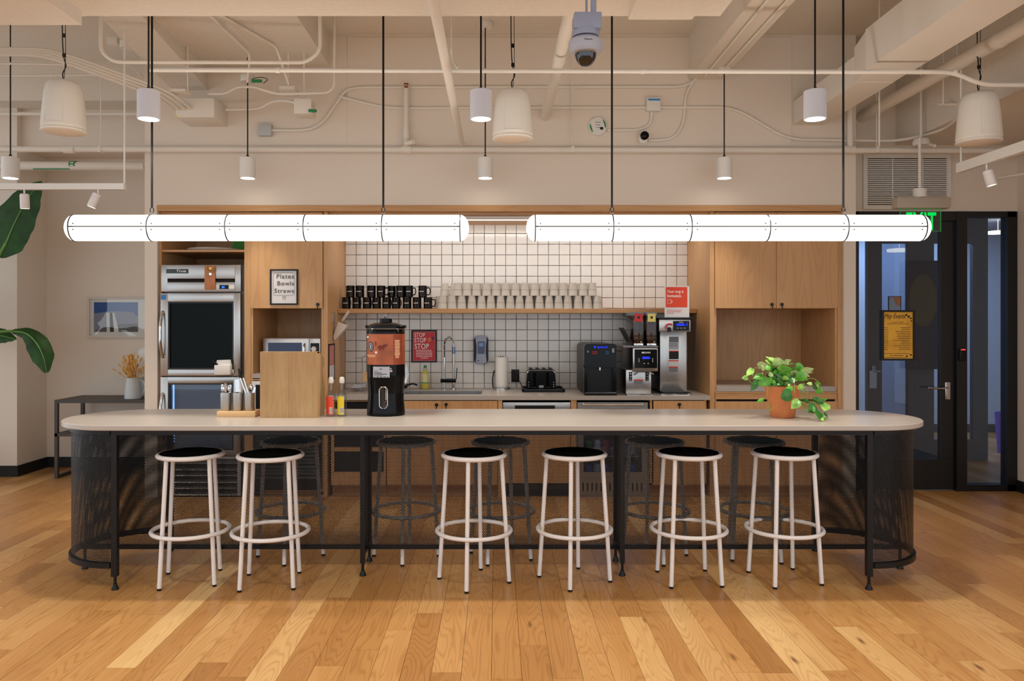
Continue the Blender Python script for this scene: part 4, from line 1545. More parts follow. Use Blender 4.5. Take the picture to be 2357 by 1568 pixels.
B().prism(disc(X(1353, y), Z(809.5, y), .009, n=14), 'y', y - .003, y).build('round_button', 'grey_metal', wd)
lines('side_icons', [(X(1409, y), X(1414, y), Z(803 + 2.5 * i, y), .004) for i in range(4)], y - .002, 'ink_white', wd)
q = B().cyl((X(1382, y), y + .03, Z(846, y)), (X(1382, y), y + .03, Z(853, y)), .01)
q.build('nozzle', 'chrome', wd)

# coffee grinder
y = 6.74
cg = thing('coffee_grinder', 'steel coffee grinder with two clear bean hoppers', 'grinder', (X(1478, y), 7.0, zc))
q = B().box(X(1441.5, y), X(1500, y), y + .02, 7.36, zc + .012, Z(852, y), .003)
q.build('base_column', 'steel', cg)
q = B().box(X(1455, y), X(1513, y), y - .03, 7.30, Z(855, y), Z(801, y), .006)
q.build('head', 'steel', cg)
q = B().prism(rrect(X(1459, y), X(1511, y), Z(847, y), Z(804, y), .008), 'y', y - .034, y - .029)
fp = q.build('front_panel', 'gloss_black', cg)
text('name_lettering', 'BUNN', X(1480, y), X(1495, y), Z(813.5, y), Z(809.5, y), y - .036, 'ink_white', fp, .02, 1.1)
q = B().prism(disc(X(1477.5, y), Z(811.5, y), .009, .007, 10), 'y', y - .036, y - .034)
q.build('name_emblem', 'ink_white', fp)
B().box(X(1477, y), X(1494, y), y - .036, y - .034, Z(826, y), Z(821, y)).build('display', 'blue_display', fp, smooth=0)
for px in (1469, 1500.5):
    for k in range(3):
        B().prism(disc(X(px, y), Z(825.5 + 3.4 * k, y), .004, n=8), 'y', y - .036, y - .034).build('button', 'white_plastic', fp)
for px in (1481, 1490):
    B().prism(disc(X(px, y), Z(836.5, y), .005, n=8), 'y', y - .036, y - .034).build('button', 'white_plastic', fp)
B().box(X(1466, y), X(1503, y), y - .02, y + .02, Z(855.5, y), Z(851, y)).build('chute', 'black_plastic', cg, smooth=0)
for s_, px in ((1, 1463), (-1, 1503)):
    B().cyl(P(px + 4 * s_, 858, y - .01), P(px - 2 * s_, 862, y - .03), .006).build('basket_hook', 'chrome', cg)
for px in (1452, 1490.5):
    o = B().box(X(px - 3.5, y), X(px + 3.5, y), y + .012, y + .021, Z(877, y), Z(857, y)).build('switch_strip', 'black_plastic', cg, smooth=0)
    for k in range(3):
        B().prism(disc(X(px, y), Z(861 + 6.3 * k, y), .006, n=10), 'y', y + .008, y + .013).build('switch', 'chrome', o)
o = B().box(X(1460, y), X(1481, y), y + .017, y + .021, Z(885.5, y), Z(874, y)).build('warning_label', 'grey_plastic', cg, smooth=0)
B().box(X(1460, y), X(1481, y), y + .0155, y + .0175, Z(877, y), Z(874, y)).build('label_stripe', 'orange_print', o, smooth=0)
q = B().prism(rrect(X(1440, y), X(1503, y), y - .06, 7.30, .03), 'z', zc, zc + .013)
q.build('drip_base', 'chrome', cg)
q = B().box(X(1434, y), X(1514, y), y - .02, 7.32, Z(800.5, y), Z(796, y), .003)
q.build('hopper_deck', 'grey_plastic', cg)
for px, lab, nm in ((1469.5, 'red_print', 'red'), (1499.5, 'yellow_label', 'yellow')):
    xa, xb = X(px - 11.8, y), X(px + 11.8, y)
    o = B().box(xa, xb, y + .0, 7.28, Z(796, y), Z(727, y), .004).build('bean_hopper', 'smoked_hopper', cg)
    tag(o, 'clear bean hopper with %s label' % nm)
    B().box(xa - .003, xb + .003, y - .006, 7.29, Z(727, y), Z(718.5, y), .004).build('hopper_lid', 'grey_plastic', o)
    l2 = B().box(X(px - 9, y), X(px + 9, y), y - .009, y - .001, Z(741, y), Z(722, y)).build('label', 'red_print' if nm == 'red' else M('hopper_yellow', (222, 210, 120), .5).name, o, smooth=0)
    B().prism(disc(X(px, y), Z(731, y), .011), 'y', y - .0105, y - .008).build('label_seal', 'ink', o)
    B().box(xa + .015, xb - .015, y + .02, 7.25, Z(793, y), Z(762 if nm == 'red' else 748, y)).build('coffee_beans', M('bean_brown', (96, 56, 28), .6, bump=.25, bscale=160).name, o, smooth=0)
    q = B()
    q.box(xa + .004, xb - .004, y - .012, y, Z(797, y), Z(790.5, y), .003)
    q.cyl((X(px - 5, y), y - .012, Z(793, y)), (X(px - 5, y), y - .03, Z(793, y)), .008)
    q.cyl((X(px + 5, y), y - .012, Z(789, y)), (X(px + 5, y), y - .03, Z(787, y)), .008)
    q.build('slide_gate', 'chrome', o)
q = B()
q.prism([(X(1434.5, y), Z(756, y)), (X(1437, y), Z(755, y)), (X(1456, y), Z(789, y)), (X(1453, y), Z(789, y))], 'y', y + .02, y + .26)
q.build('splash_guard', 'black_metal', cg)

# coffee brewer
y = 6.86
cb = thing('coffee_brewer', 'tall steel coffee brewer in the right corner of the worktop', 'brewer', (X(1551, y), 7.1, zc))
x0, x1 = X(1519, y), X(1581, y)
B().box(x0, x1, y + .0, 7.36, zc + .02, Z(762, y), .004).build('tank', 'steel', cb)
q = B()
q.box(X(1517, 6.72), X(1590, 6.72), 6.72, 7.36, Z(764, 6.72), Z(735, 6.72), .006)
q.build('head', 'steel', cb)
y2 = 6.72
B().box(X(1516, y2), X(1594, y2), 6.70, 7.36, Z(735, y2), Z(731.5, y2), .003).build('top_tray', 'black_metal', cb)
q = B().prism(rrect(X(1549, y2), X(1586.5, y2), Z(761.5, y2), Z(739, y2), .008), 'y', y2 - .006, y2 + .001)
fp = q.build('control_panel', 'gloss_black', cb)
B().box(X(1557, y2), X(1575, y2), y2 - .008, y2 - .005, Z(750, y2), Z(745, y2)).build('display', 'blue_display', fp, smooth=0)
text('name_lettering', 'BUNN', X(1563, y2), X(1572, y2), Z(743.3, y2), Z(740.8, y2), y2 - .008, 'ink_white', fp, .02, 1.1)
for i in range(3):
    B().prism(disc(X(1559.5 + 8 * i, y2), Z(755.5, y2), .010, .005, 12), 'y', y2 - .008, y2 - .005).build('button', 'grey_plastic', fp)
for px, py in ((1581.5, 744.5), (1580, 748.5)):
    B().prism(disc(X(px, y2), Z(py, y2), .006, n=10), 'y', y2 - .008, y2 - .005).build('indicator', 'blue_display', fp)
tp = B().tube(rounded([P(1541, 757, y2), P(1541, 757, y2 - .05), P(1541, 764, y2 - .05)], .02), .014, 10).build('faucet_tap', 'black_plastic', cb)
B().tube(rounded([P(1532, 757, y2 - .05), P(1537, 746, y2 - .05), P(1546, 746, y2 - .05), P(1546, 750, y2 - .05)], .01), .007, 8).build('tap_lever', 'red_print', tp)
q = B().prism(rrect(X(1519.5, y2), X(1594, y2), 6.70, 7.25, .04), 'z', zc, zc + .014)
q.build('drip_base', 'chrome', cb)
B().prism(rrect(X(1526, y2), X(1584, y2), 6.74, 7.0, .03), 'z', zc + .014, zc + .024).build('drip_grid', 'black_metal', cb)
for p0, p1, q0, q1, mt in ((1540, 1562, 775, 788, 'grey_plastic'), (1539.5, 1562, 788, 805, 'label_grey'), (1540, 1562, 807, 827, 'ink'), (1539, 1562, 829, 843, 'paper_grey'), (1540, 1560, 844, 856, 'grey_plastic')):
    o = B().box(X(p0, y), X(p1, y), y - .002, y + .001, Z(q1, y), Z(q0, y)).build('label', mt, cb, smooth=0)
    if q0 > 800:
        B().box(X(p0 - .5, y), X(p1, y), y - .0035, y - .001, Z(q0 + 2.6, y), Z(q0, y)).build('label_stripe', 'orange_print', o, smooth=0)
    else:
        lines('label_print', [(X(p0 + 1, y), X(p1 - 3, y), Z(q0 + 3 + 3 * i, y), .004) for i in range(3)], y - .003, 'ink_grey', o)
# acrylic notice on the brewer
y = 6.73
zb = Z(731.5, y2)
mn = thing('mug_notice', 'upright red and white mug notice standing on the coffee brewer', 'sign', (X(1557, y), y, zb))
B().box(X(1530, y), X(1586.5, y), y, y + .006, zb + .004, Z(659, y)).build('sheet', 'paper_grey', mn, smooth=0)
B().box(X(1532.5, y), X(1582, y), y - .002, y, Z(707.5, y), Z(661, y)).build('red_panel', 'orange_print', mn, smooth=0)
text('lettering', 'Your mug is', X(1535.5, y), X(1573, y), Z(676, y), Z(668, y), y - .003, 'ink_white', mn, .014)
text('lettering', 'homesick.', X(1535.5, y), X(1569, y), Z(684.5, y), Z(677.5, y), y - .003, 'ink_white', mn, .014)
q = B().tube([(X(a, y), y - .003, Z(b_, y)) for a, b_ in ((1536.5, 690), (1544.5, 690), (1544, 699), (1537, 699))], .002, 5, closed=True)
q.tube(smooth_path([P(1544.5, 692, y - .003), P(1547, 693, y - .003), P(1547, 696, y - .003), P(1544.3, 697.5, y - .003)], 3), .002, 5)
q.build('mug_icon', 'ink_white', mn)
lines('print_lines', [(X(1535, y), X(a, y), Z(714 + 3.6 * i, y), .004) for i, a in enumerate((1570, 1568, 1550))], y - .003, 'red_print', mn)
B().box(X(1526, y), X(1589, y), y - .03, y + .05, zb, zb + .005).build('stand_foot', 'acrylic', mn, smooth=0)

# dish rack and its pans beside the sink (behind the drinks dispenser)
y = 7.16
dr = thing('dish_rack', 'thin wire dish rack beside the sink, behind the drinks dispenser', 'rack', (X(835, y), y, zc))
q = B()
for px in (812, 836, 852):
    q.tube([(X(px, 7.08), 7.08, zc), (X(px, 7.08), 7.08, Z(884, 7.08))], .004, 6)
    q.tube([(X(px, 7.24), 7.24, zc), (X(px, 7.24), 7.24, Z(884, 7.24))], .004, 6)
q.tube([P(808, 887, 7.08), P(856, 884, 7.08)], .004, 6)
q.tube([P(808, 887, 7.24), P(856, 884, 7.24)], .004, 6)
q.tube([P(835, 884, 7.16), P(833, 824, 7.16)], .003, 6)
q.tube([P(814, 825, 7.16), P(833, 824, 7.16), P(846, 818, 7.16)], .003, 6)
q.build('wire_frame', 'chrome', dr)
for k in range(4):
    B().tube([(X(814 + 11 * k, 7.08), 7.08, Z(886.5 - k * .7, 7.08)), (X(814 + 11 * k, 7.24), 7.24, Z(886.5 - k * .7, 7.24))], .003, 6).build('rack_rung', 'chrome', dr)
B().prism([(X(a, y), Z(b_, y)) for a, b_ in ((809, 891), (818, 885), (846, 882), (846, 887), (834, 891))], 'y', y - .1, y + .1).build('drain_plate', 'steel', dr, smooth=0)
o = B().prism([(X(a, y), Z(b_, y)) for a, b_ in ((836, 857), (848, 855), (848, 877), (837, 878))], 'y', y - .05, y - .04).build('cutting_board', 'pale_wood', smooth=0)
tag(o, 'small wooden board standing in the wire dish rack', 'board')
y = 7.18
q = B().lathe([(0, 0), (.085, 0), (.11, .035), (.107, .035), (.083, .004), (0, .004)], (X(915, y), y, zc + .02), 28)
pan = q.build('frying_pan', 'black_metal', org=(X(915, y), y, zc))
tag(pan, 'dark frying pan by the sink with its handle to the right', 'pan')
B().tube(smooth_path([(X(940, y), y, zc + .05), (X(950, y), y - .01, zc + .062), (X(961, y), y - .02, zc + .05)], 5), .008, 8).build('handle', 'black_plastic', pan)
q = B()
for k in range(6):
    a = P(931 + rnd.uniform(-2, 2), 892, 7.25)
    b_ = P(934 + k * 1.2, 838 + k * 5, 7.27)
    q.tube([a, b_], .0025, 5)
    q.cyl(b_, b_ + Vector((.004, 0, .014)), .007, .004, 8)
tag(q.build('whisk_bundle', 'chrome'), 'wire utensils upright behind the right edge of the drinks dispenser', 'utensils')

# ice scoop in a holder on the end panel, and notice
xs = XL - .0
y = 6.95
ih = thing('scoop_holder', 'small steel bracket with chrome wires on the oak end panel', 'holder', (xs, y, Z(745, y)))
B().box(xs, xs + .004, y - .05, y + .0, Z(746, y), Z(718, y), .001).build('bracket', 'steel', ih)
q = B()
for yy in (y - .055, y + .03):
    q.tube([(xs + .002, yy, Z(719, y)), (xs + .135, yy, Z(749, y))], .0028, 6)
q.build('wire', 'chrome', ih)
q = B()
y = 6.93
x0 = xs + .01
def sp(px, py):
    return (X(px, y) , Z(py, y))
outer = [sp(781, 741), sp(802, 750), sp(772, 784), sp(769.5, 775)]
q.prism(outer, 'y', y - .045, y - .042).prism(outer, 'y', y + .042, y + .045)
q.poly([(a, yy, b_) for (a, b_), yy in ((outer[1], y - .045), (outer[1], y + .045), (outer[2], y + .045), (outer[2], y - .045))])
q.poly([(a, yy, b_) for (a, b_), yy in ((outer[0], y - .045), (outer[0], y + .045), (outer[1], y + .045), (outer[1], y - .045))])
isc = q.build('ice_scoop', M('scoop_plastic', (222, 206, 192), .25).name, smooth=0)
tag(isc, 'clear plastic ice scoop hanging from the bracket on the end panel', 'scoop')
B().tube([P(787, 740, y), P(803, 716, y)], [.011, .014], 10).build('handle', 'scoop_plastic', isc)
y0_, y1_ = 6.70, 6.94
nb = thing('notice_board', 'narrow red and white notice in dark frame on the oak end panel', 'sign', (xs, (y0_ + y1_) / 2, Z(875, 6.9)))
za, zb_ = Z(876, 6.75), Z(792, 6.75)
q = B()
q.box(xs, xs + .008, y0_, y1_, zb_ - .012, zb_).box(xs, xs + .008, y0_, y1_, za, za + .012).box(xs, xs + .008, y0_, y0_ + .012, za, zb_).box(xs, xs + .008, y1_ - .012, y1_, za, zb_)
q.build('frame', 'ink', nb, smooth=0)
zm = za + (zb_ - za) * .40
B().box(xs, xs + .004, y0_ + .01, y1_ - .01, zm, zb_ - .01).build('red_sheet', M('faded_red', (200, 132, 124), .6).name, nb, smooth=0)
B().box(xs, xs + .004, y0_ + .01, y1_ - .01, za + .01, zm).build('white_sheet', 'paper_grey', nb, smooth=0)

# ================================================================== ISLAND
TZ = .92
YC, TW = 4.73, .83
TX0, TX1 = -2.16, 2.11
isl = thing('island_table', 'long stone topped island with black perforated steel base and rounded ends', 'table', ((TX0 + TX1) / 2, YC, 0))


def stadium(x0, x1, r, yc, n=28):
    pts = [(x1 + r * math.cos(-PI / 2 + PI * i / n), yc + r * math.sin(-PI / 2 + PI * i / n)) for i in range(n + 1)]
    return pts + [(x0 + r * math.cos(PI / 2 + PI * i / n), yc + r * math.sin(PI / 2 + PI * i / n)) for i in range(n + 1)]


b = B()
r_ = TW / 2
prev = None
for dr_, z in ((.004, TZ - .030), (0, TZ - .026), (0, TZ - .004), (.004, TZ)):
    ring = [b.bm.verts.new((p[0], p[1], z)) for p in stadium(TX0, TX1, r_ - dr_, YC)]
    if prev:
        b.skin(prev, ring)
    else:
        b.f(ring[::-1])
    prev = ring
b.f(prev)
b.build('tabletop', 'quartz', isl, smooth=30)
DX0, DX1, DR = -2.15, 2.10, .372
LX0, LX1 = -2.127, 2.076
ZB, ZTP = .120, .888
b = B()
for yy in (YC - .37, YC + .37):
    b.box(LX0, LX1, yy - .015, yy + .015, .862, .889)
b.box(DX0 - DR, DX1 + DR, YC - .012, YC + .012, .862, .889)
for xx in (-.79, .741, -1.5, 0, 1.45):
    b.box(xx - .013, xx + .013, YC - .36, YC + .36, .866, .889)
b.build('top_frame', 'black_metal', isl, smooth=0)
for xx, s_ in ((DX0, 1), (DX1, -1)):
    for z0, z1, rr, nm in ((.864, .889, DR + .012, 'upper_hoop'), (ZB, ZB + .030, DR + .014, 'lower_hoop')):
        b = B()
        n = 36
        ro, ri = rr, rr - .028
        a0 = PI / 2 if s_ == 1 else -PI / 2
        P4 = []
        for i in range(n + 1):
            a = a0 + PI * i / n
            P4.append([b.bm.verts.new((xx + q * math.cos(a), YC + q * math.sin(a), z)) for q, z in ((ri, z0), (ro, z0), (ro, z1), (ri, z1))])
        for i in range(n):
            b.skin(P4[i], P4[i + 1])
        b.f(P4[0])
        b.f(P4[-1])
        b.build(nm, 'black_metal', isl)
for xx in (LX0, LX1):
    for yy in (YC - .37, YC + .37):
        o = B().box(xx - .016, xx + .016, yy - .016, yy + .016, .075, .889).build('leg', 'black_metal', isl, smooth=0)
        q = B().cyl((xx, yy, .03), (xx, yy, .08), .008, n=10)
        q.lathe([(0, 0), (.02, 0), (.02, .006), (.010, .028), (.010, .034), (0, .034)], (xx, yy, 0), 14)
        q.build('leveling_foot', 'black_plastic', o)
for xx, yy in ((-.787, 4.60), (-.794, 4.88), (.739, 4.60), (.743, 4.88)):
    o = B().box(xx - .0135, xx + .0135, yy - .0135, yy + .0135, .075, .889).build('leg', 'black_metal', isl, smooth=0)
    q = B().cyl((xx, yy, .03), (xx, yy, .08), .008, n=10)
    q.lathe([(0, 0), (.02, 0), (.02, .006), (.010, .028), (.010, .034), (0, .034)], (xx, yy, 0), 14)
    q.build('leveling_foot', 'black_plastic', o)
    B().box(xx - .012, xx + .012, min(yy, YC), max(yy, YC), .118, .142).build('cross_brace', 'black_metal', isl, smooth=0)
for xx in (DX0 - .34, DX1 + .34):
    q = B().lathe([(0, 0), (.02, 0), (.02, .006), (.009, .03), (.009, ZB), (0, ZB)], (xx, YC, 0), 14)
    q.build('leveling_foot', 'black_plastic', isl)
b = B()
b.box(DX0 - DR + .02, DX1 + DR - .02, YC - .011, YC + .011, ZB, ZB + .024)
b.build('bottom_rail', 'black_metal', isl, smooth=0)
b = B()
for xx in (-.79, .741):
    b.box(xx - .012, xx + .012, YC - .008, YC + .008, ZB + .024, .865)
b.build('panel_upright', 'black_metal', isl, smooth=0)


def perforated(name, length, z0, z1, fn, parent):
    """steel sheet punched with round holes in staggered rows, each hole a real opening"""
    p = 0.0096
    nx = max(1, round(length / p))
    p = length / nx
    rp = p * math.sqrt(3) / 2
    nz = int((z1 - z0) / rp)
    rp = (z1 - z0) / nz
    ro = p / math.sqrt(3)
    rh = .0064 / 2
    ang = np.radians(np.arange(6) * 60 + 30)
    ii, jj = np.meshgrid(np.arange(nx), np.arange(nz))
    cx = ((ii + 0.5 * (jj % 2)) * p).ravel()
    cz = (z0 + (jj + .5) * rp).ravel()
    n = len(cx)
    ox = cx[:, None] + ro * np.cos(ang)
    oz = cz[:, None] + ro * np.sin(ang) * rp / (p * .8660254)
    ix = cx[:, None] + rh * np.cos(ang)
    iz = cz[:, None] + rh * np.sin(ang)
    xs = np.concatenate([ox, ix], 1).ravel()
    zs2 = np.concatenate([oz, iz], 1).ravel()
    co = fn(np.clip(xs, 0, length), np.clip(zs2, z0, z1)) - np.array(ORG[parent.name])
    base = (np.arange(n) * 12)[:, None, None]
    q = np.array([[k, (k + 1) % 6, 6 + (k + 1) % 6, 6 + k] for k in range(6)])[None]
    faces = (base + q).reshape(-1, 4)
    me = bpy.data.meshes.new(name)
    me.vertices.add(len(co))
    me.vertices.foreach_set('co', co.ravel())
    me.loops.add(faces.size)
    me.loops.foreach_set('vertex_index', faces.ravel().astype(np.int32))
    me.polygons.add(len(faces))
    me.polygons.foreach_set('loop_start', np.arange(0, faces.size, 4, dtype=np.int32))
    me.update(calc_edges=True)
    me.materials.append(MATS['black_metal'])
    return tag(put(name, me, parent), kind='stuff')


L_ = DX1 - DX0 + 2 * DR - .06
perforated('perforated_screen', L_, ZB + .022, .866, lambda x, z: np.stack([x + DX0 - DR + .03, np.full_like(x, YC), z], 1), isl)
for xx, s_ in ((DX0, 1), (DX1, -1)):
    a0 = PI / 2 if s_ == 1 else -PI / 2
    perforated('perforated_screen', PI * DR, ZB + .026, .868, lambda x, z, xx=xx, a0=a0: np.stack([xx + DR * np.cos(a0 + x / DR), YC + DR * np.sin(a0 + x / DR), z], 1), isl)

# ---- stools
st0 = thing('bar_stool', 'x', 'stool', (0, 0, 0), 'white bar stools around the island')
SZ = .7275
B().torus((0, 0, SZ), .1765, .0135, 48, 10).build('seat_ring', 'white_metal', st0, local=True)
B().lathe([(0, SZ - .004), (.168, SZ - .004), (.172, SZ + .004), (.168, SZ + .013), (.13, SZ + .021), (.07, SZ + .025), (0, SZ + .026)], (0, 0, 0), 44).build('seat_cushion', 'matte_black', st0, local=True)
B().torus((0, 0, .295), .2115, .012, 48, 10).build('foot_ring', 'white_metal', st0, local=True)
for k in range(4):
    a = k * PI / 2 - PI / 2
    u = Vector((math.cos(a), math.sin(a), 0))
    o = B().cyl(u * .205 + Vector((0, 0, .012)), u * .160 + Vector((0, 0, SZ - .004)), .0122, n=14).build('leg', 'white_metal', st0, local=True)
    B().cyl(u * .2058, u * .205 + Vector((0, 0, .013)), .0118, n=12).build('foot_cap', 'black_plastic', o, local=True)
stools = [(-1.766, 4.517, (-.1, -.163), 'white stool with black seat in front of the island, first from the left'),
          (-1.295, 4.48, (-.123, -.161), 'white stool with black seat in front of the island, second from the left'),
          (-.130, 4.50, (-.033, -.19), 'white stool with black seat in front of the island, third from the left'),
          (.450, 4.525, (-.041, -.19), 'white stool with black seat in front of the island, fourth from the left'),
          (1.113, 4.53, (-.136, -.155), 'white stool with black seat in front of the island, fifth from the left'),
          (1.67, 4.54, (-.11, -.165), 'white stool with black seat in front of the island, sixth from the left'),
          (-1.311, 4.98, (.014, -.2), 'stool behind the perforated screen, first from the left on the kitchen side'),
          (-.575, 4.98, (0, -.2), 'stool behind the perforated screen, second from the left on the kitchen side'),
          (.025, 4.97, (-.08, -.19), 'stool behind the perforated screen, third from the left on the kitchen side'),
          (1.007, 4.98, (.013, -.2), 'stool behind the perforated screen, fourth from the left on the kitchen side'),
          (1.643, 4.99, (-.17, -.11), 'stool behind the perforated screen, fifth from the left on the kitchen side')]
for i, (x, y, f_, lb) in enumerate(stools):
    rz = math.atan2(f_[1], f_[0]) + PI / 2
    if i == 0:
        st0.location = (x, y, 0)
        st0.rotation_euler = (0, 0, rz)
        st0['label'] = lb
    else:
        copy_tree(st0, (x, y, 0), rz, lb)

# ================================================================== ON THE ISLAND
# cutlery tray and steel cups
y = 4.70
B_ = B().box(X(498.5, y), X(587, y), y, y + .13, TZ, Z(947.5, y), .003)
tag(B_.build('cutlery_tray', 'pale_wood'), 'pale wooden tray block carrying three steel cutlery cups', 'tray')
zt0 = Z(947.5, y)
cup_x = []
y = 4.76
lbs = ('left', 'middle', 'right')
cupm = None
for i, px in enumerate((520, 547.5, 574)):
    x = X(px, y)
    cup_x.append(x)
    if cupm is None:
        o = B().lathe([(0, 0), (.0315, 0), (.0325, .002), (.0325, .108), (.0315, .1085), (.0305, .107), (.0305, .004), (0, .004)], (0, 0, 0), 28).build('cutlery_cup', 'steel', local=True)
        cupm = o
    else:
        o = copy_tree(cupm)
    o.location = (x, y, zt0)
    tag(o, 'steel cutlery cup on the pale wooden tray, %s of three' % lbs[i], 'cup', 'steel cutlery cups')


def spoon(head='spoon', L0=.16):
    q = B()
    pts = [(0, 0, 0), (0, 0, L0 * .3), (0, .002, L0 * .62)]
    q.tube(pts, [.002, .003, .0022], 6)
    if head == 'spoon':
        q.lathe([(0, 0), (.008, .004), (.0135, .018), (.012, .032), (.006, .042), (0, .044)], (0, 0, L0 * .6), 12)
        for v in q.bm.verts:
            if v.co.z > L0 * .6:
                v.co.y *= .3
    elif head == 'knife':
        q.prism([(-.008, L0 * .5), (.008, L0 * .5), (.0085, L0 * .98), (.004, L0 * 1.04), (-.008, L0 * .98)], 'y', -.0012, .0012)
    elif head == 'fork':
        q.prism([(-.003, L0 * .55), (.003, L0 * .55), (.010, L0 * .75), (-.010, L0 * .75)], 'y', -.001, .001)
        for s_ in (-.008, -.0027, .0027, .008):
            q.prism([(s_ - .0014, L0 * .74), (s_ + .0014, L0 * .74), (s_ + .0010, L0), (s_ - .0010, L0)], 'y', -.001, .001)
    elif head == 'handle':
        q.prism([(-.003, L0 * .3), (.003, L0 * .3), (.0075, L0 * .9), (.006, L0 * 1.02), (-.006, L0 * 1.02), (-.0075, L0 * .9)], 'y', -.0015, .0015)
    return q


rnd = random.Random(3)
ut = [(0, 'spoon', -.012, .172, -5), (0, 'spoon', .010, .172, 6), (0, 'handle', -.018, .150, -9), (0, 'handle', .001, .158, 2), (0, 'handle', .018, .148, 9),
      (1, 'handle', -.016, .178, -3), (1, 'handle', -.006, .180, 1), (1, 'fork', .008, .165, 6), (1, 'handle', .018, .155, 10),
      (2, 'spoon', .002, .182, 4), (2, 'handle', -.012, .150, -8), (2, 'handle', .010, .150, 8), (2, 'knife', .016, .135, 12)]
cnt = {}
for ci, kind, dx, L0, an in ut:
    nm = {'spoon': 'spoon', 'handle': 'table_knife', 'fork': 'fork', 'knife': 'table_knife'}[kind]
    o = spoon(kind, L0).build(nm, 'chrome', local=True, smooth=50)
    o.location = (cup_x[ci] + dx * .45, 4.76 + rnd.uniform(-.012, .012), zt0 + .006)
    o.rotation_euler = (R(rnd.uniform(-5, 5)), R(an * .8), 0)
    k = (nm, ci)
    cnt[k] = cnt.get(k, 0) + 1
    tag(o, 'steel %s standing in the %s cutlery cup, %s of its kind from left' % (nm.replace('_', ' '), lbs[ci], ORD[cnt[k]]), 'cutlery', 'cutlery in the steel cups')
tg = thing('serving_tongs', 'steel serving tongs with dark tips leaning out of the cutlery cups', 'tongs', (cup_x[2] - .01, 4.745, zt0 + .01))
q = B()
q.tube([P(575, 940, 4.745), P(566, 905, 4.74), P(552, 868, 4.735)], [.006, .007, .008], 8)
q.tube([P(577, 940, 4.745), P(572, 905, 4.735), P(560, 870, 4.73)], [.006, .007, .007], 8)
q.build('arms', 'chrome', tg)
B().tube([P(553.5, 870, 4.733), P(549.5, 849, 4.73)], [.009, .006], 8).build('tip', 'black_plastic', tg)
q = B().cyl((cup_x[0] + .05, 4.74, zt0), (cup_x[0] + .05, 4.74, zt0 + .05), .006)
tag(q.build('paper_straw_tube', 'glass_clear'), 'tiny clear tube standing between left and middle steel cups', 'tube')

# bamboo organiser, seen from its back
y0b, y1b = 4.66, 4.86
bo = thing('bamboo_organizer', 'tall bamboo tabletop organizer with its back to the viewer', 'organizer', (X(664, y0b), 4.76, TZ))
xa, xb, zt1 = X(598.5, y0b), X(730, y0b), Z(810, y0b)
xm = X(664, y0b)
B().box(xa, xm - .0004, y0b, y0b + .012, TZ, zt1).build('back_board', 'bamboo', bo, smooth=0)
B().box(xm + .0004, xb, y0b, y0b + .012, TZ, zt1).build('back_board', 'bamboo', bo, smooth=0)
prof_ = [(y0b + .012, TZ), (y1b, TZ), (y1b, TZ + .17), (y1b - .045, TZ + .19), (y1b - .045, TZ + .29), (y1b - .01, TZ + .30), (y1b - .01, TZ + .345), (y0b + .06, zt1), (y0b + .012, zt1)]
B().prism(prof_, 'x', xa, xa + .012).build('side_board', 'bamboo', bo, smooth=0)
B().prism(prof_, 'x', xb - .012, xb).build('side_board', 'bamboo', bo, smooth=0)
for z in (TZ + .004, TZ + .16, TZ + .28):
    B().box(xa + .012, xb - .012, y0b + .012, y1b - .05, z, z + .01).build('shelf', 'bamboo', bo, smooth=0)
B().box(xa, xb, y0b + .012, y0b + .06, zt1 - .01, zt1 - .0005).build('top_board', 'bamboo', bo, smooth=0)

# two glass bottles
yb_ = 4.75
k_ = yb_ / F


def sc2(prof, base):
    return [(r * k_, (base - py) * k_) for r, py in prof]


for px, lab, nm in ((762, 'red_label', 'red'), (787, 'yellow_label', 'yellow')):
    bt_ = thing('syrup_bottle', 'small clear glass bottle with %s label and white cap by the organizer' % nm, 'bottle', (X(px, yb_), yb_, TZ), 'glass bottles by the organizer')
    B().lathe(sc2([(0, 958), (10, 958), (10.6, 956), (10.6, 913), (9.4, 907), (6.4, 899), (5.4, 894), (5.2, 883), (5.2, 880)], 958), (0, 0, 0), 26).build('bottle_glass', 'glass_bottle', bt_, local=True)
    B().lathe(sc2([(0, 956.5), (9.8, 956), (9.8, 915), (8.6, 909)], 958), (0, 0, 0), 22).build('syrup', 'glass_clear', bt_, local=True)
    B().lathe(sc2([(5.4, 882), (6, 881), (6, 875), (5, 869.5), (4.2, 868), (0, 868)], 958), (0, 0, 0), 22).build('cap', 'white_plastic', bt_, local=True)
    # label wraps the front left of the glass
    q = B()
    prev = None
    for i in range(13):
        a = R(-172 + 118 * i / 12)
        r_ = 10.9 * k_
        cur = [q.bm.verts.new((r_ * math.cos(a), r_ * math.sin(a), (958 - py) * k_)) for py in (953.5, 912)]
        if prev:
            q.f([prev[0], cur[0], cur[1], prev[1]])
        prev = cur
    lo_ = q.build('label', lab, bt_, local=True)
    q = B()
    for k, w in enumerate((1, .6, 1.2, .5, 1, .7, 1.1, .6)):
        x = (-.5 + k * .95 - 1) * k_
        zz0, zz1 = (958 - 950) * k_, (958 - 938) * k_
        ya = -math.sqrt(max(0, (11.05 * k_) ** 2 - x * x)) - .0004
        q.poly([(x, ya, zz0), (x + .45 * w * k_, ya, zz0), (x + .45 * w * k_, ya, zz1), (x, ya, zz1)])
    q.build('barcode_bars', 'ink', lo_, local=True, smooth=0)
    q = B()
    prev = None
    for i in range(6):
        a = R(-100 + 38 * i / 5)
        r_ = 10.98 * k_
        cur = [q.bm.verts.new((r_ * math.cos(a), r_ * math.sin(a), (958 - py) * k_)) for py in (951, 937)]
        if prev:
            q.f([prev[0], cur[0], cur[1], prev[1]])
        prev = cur
    q.build('barcode_patch', 'paper_white', lo_, local=True)

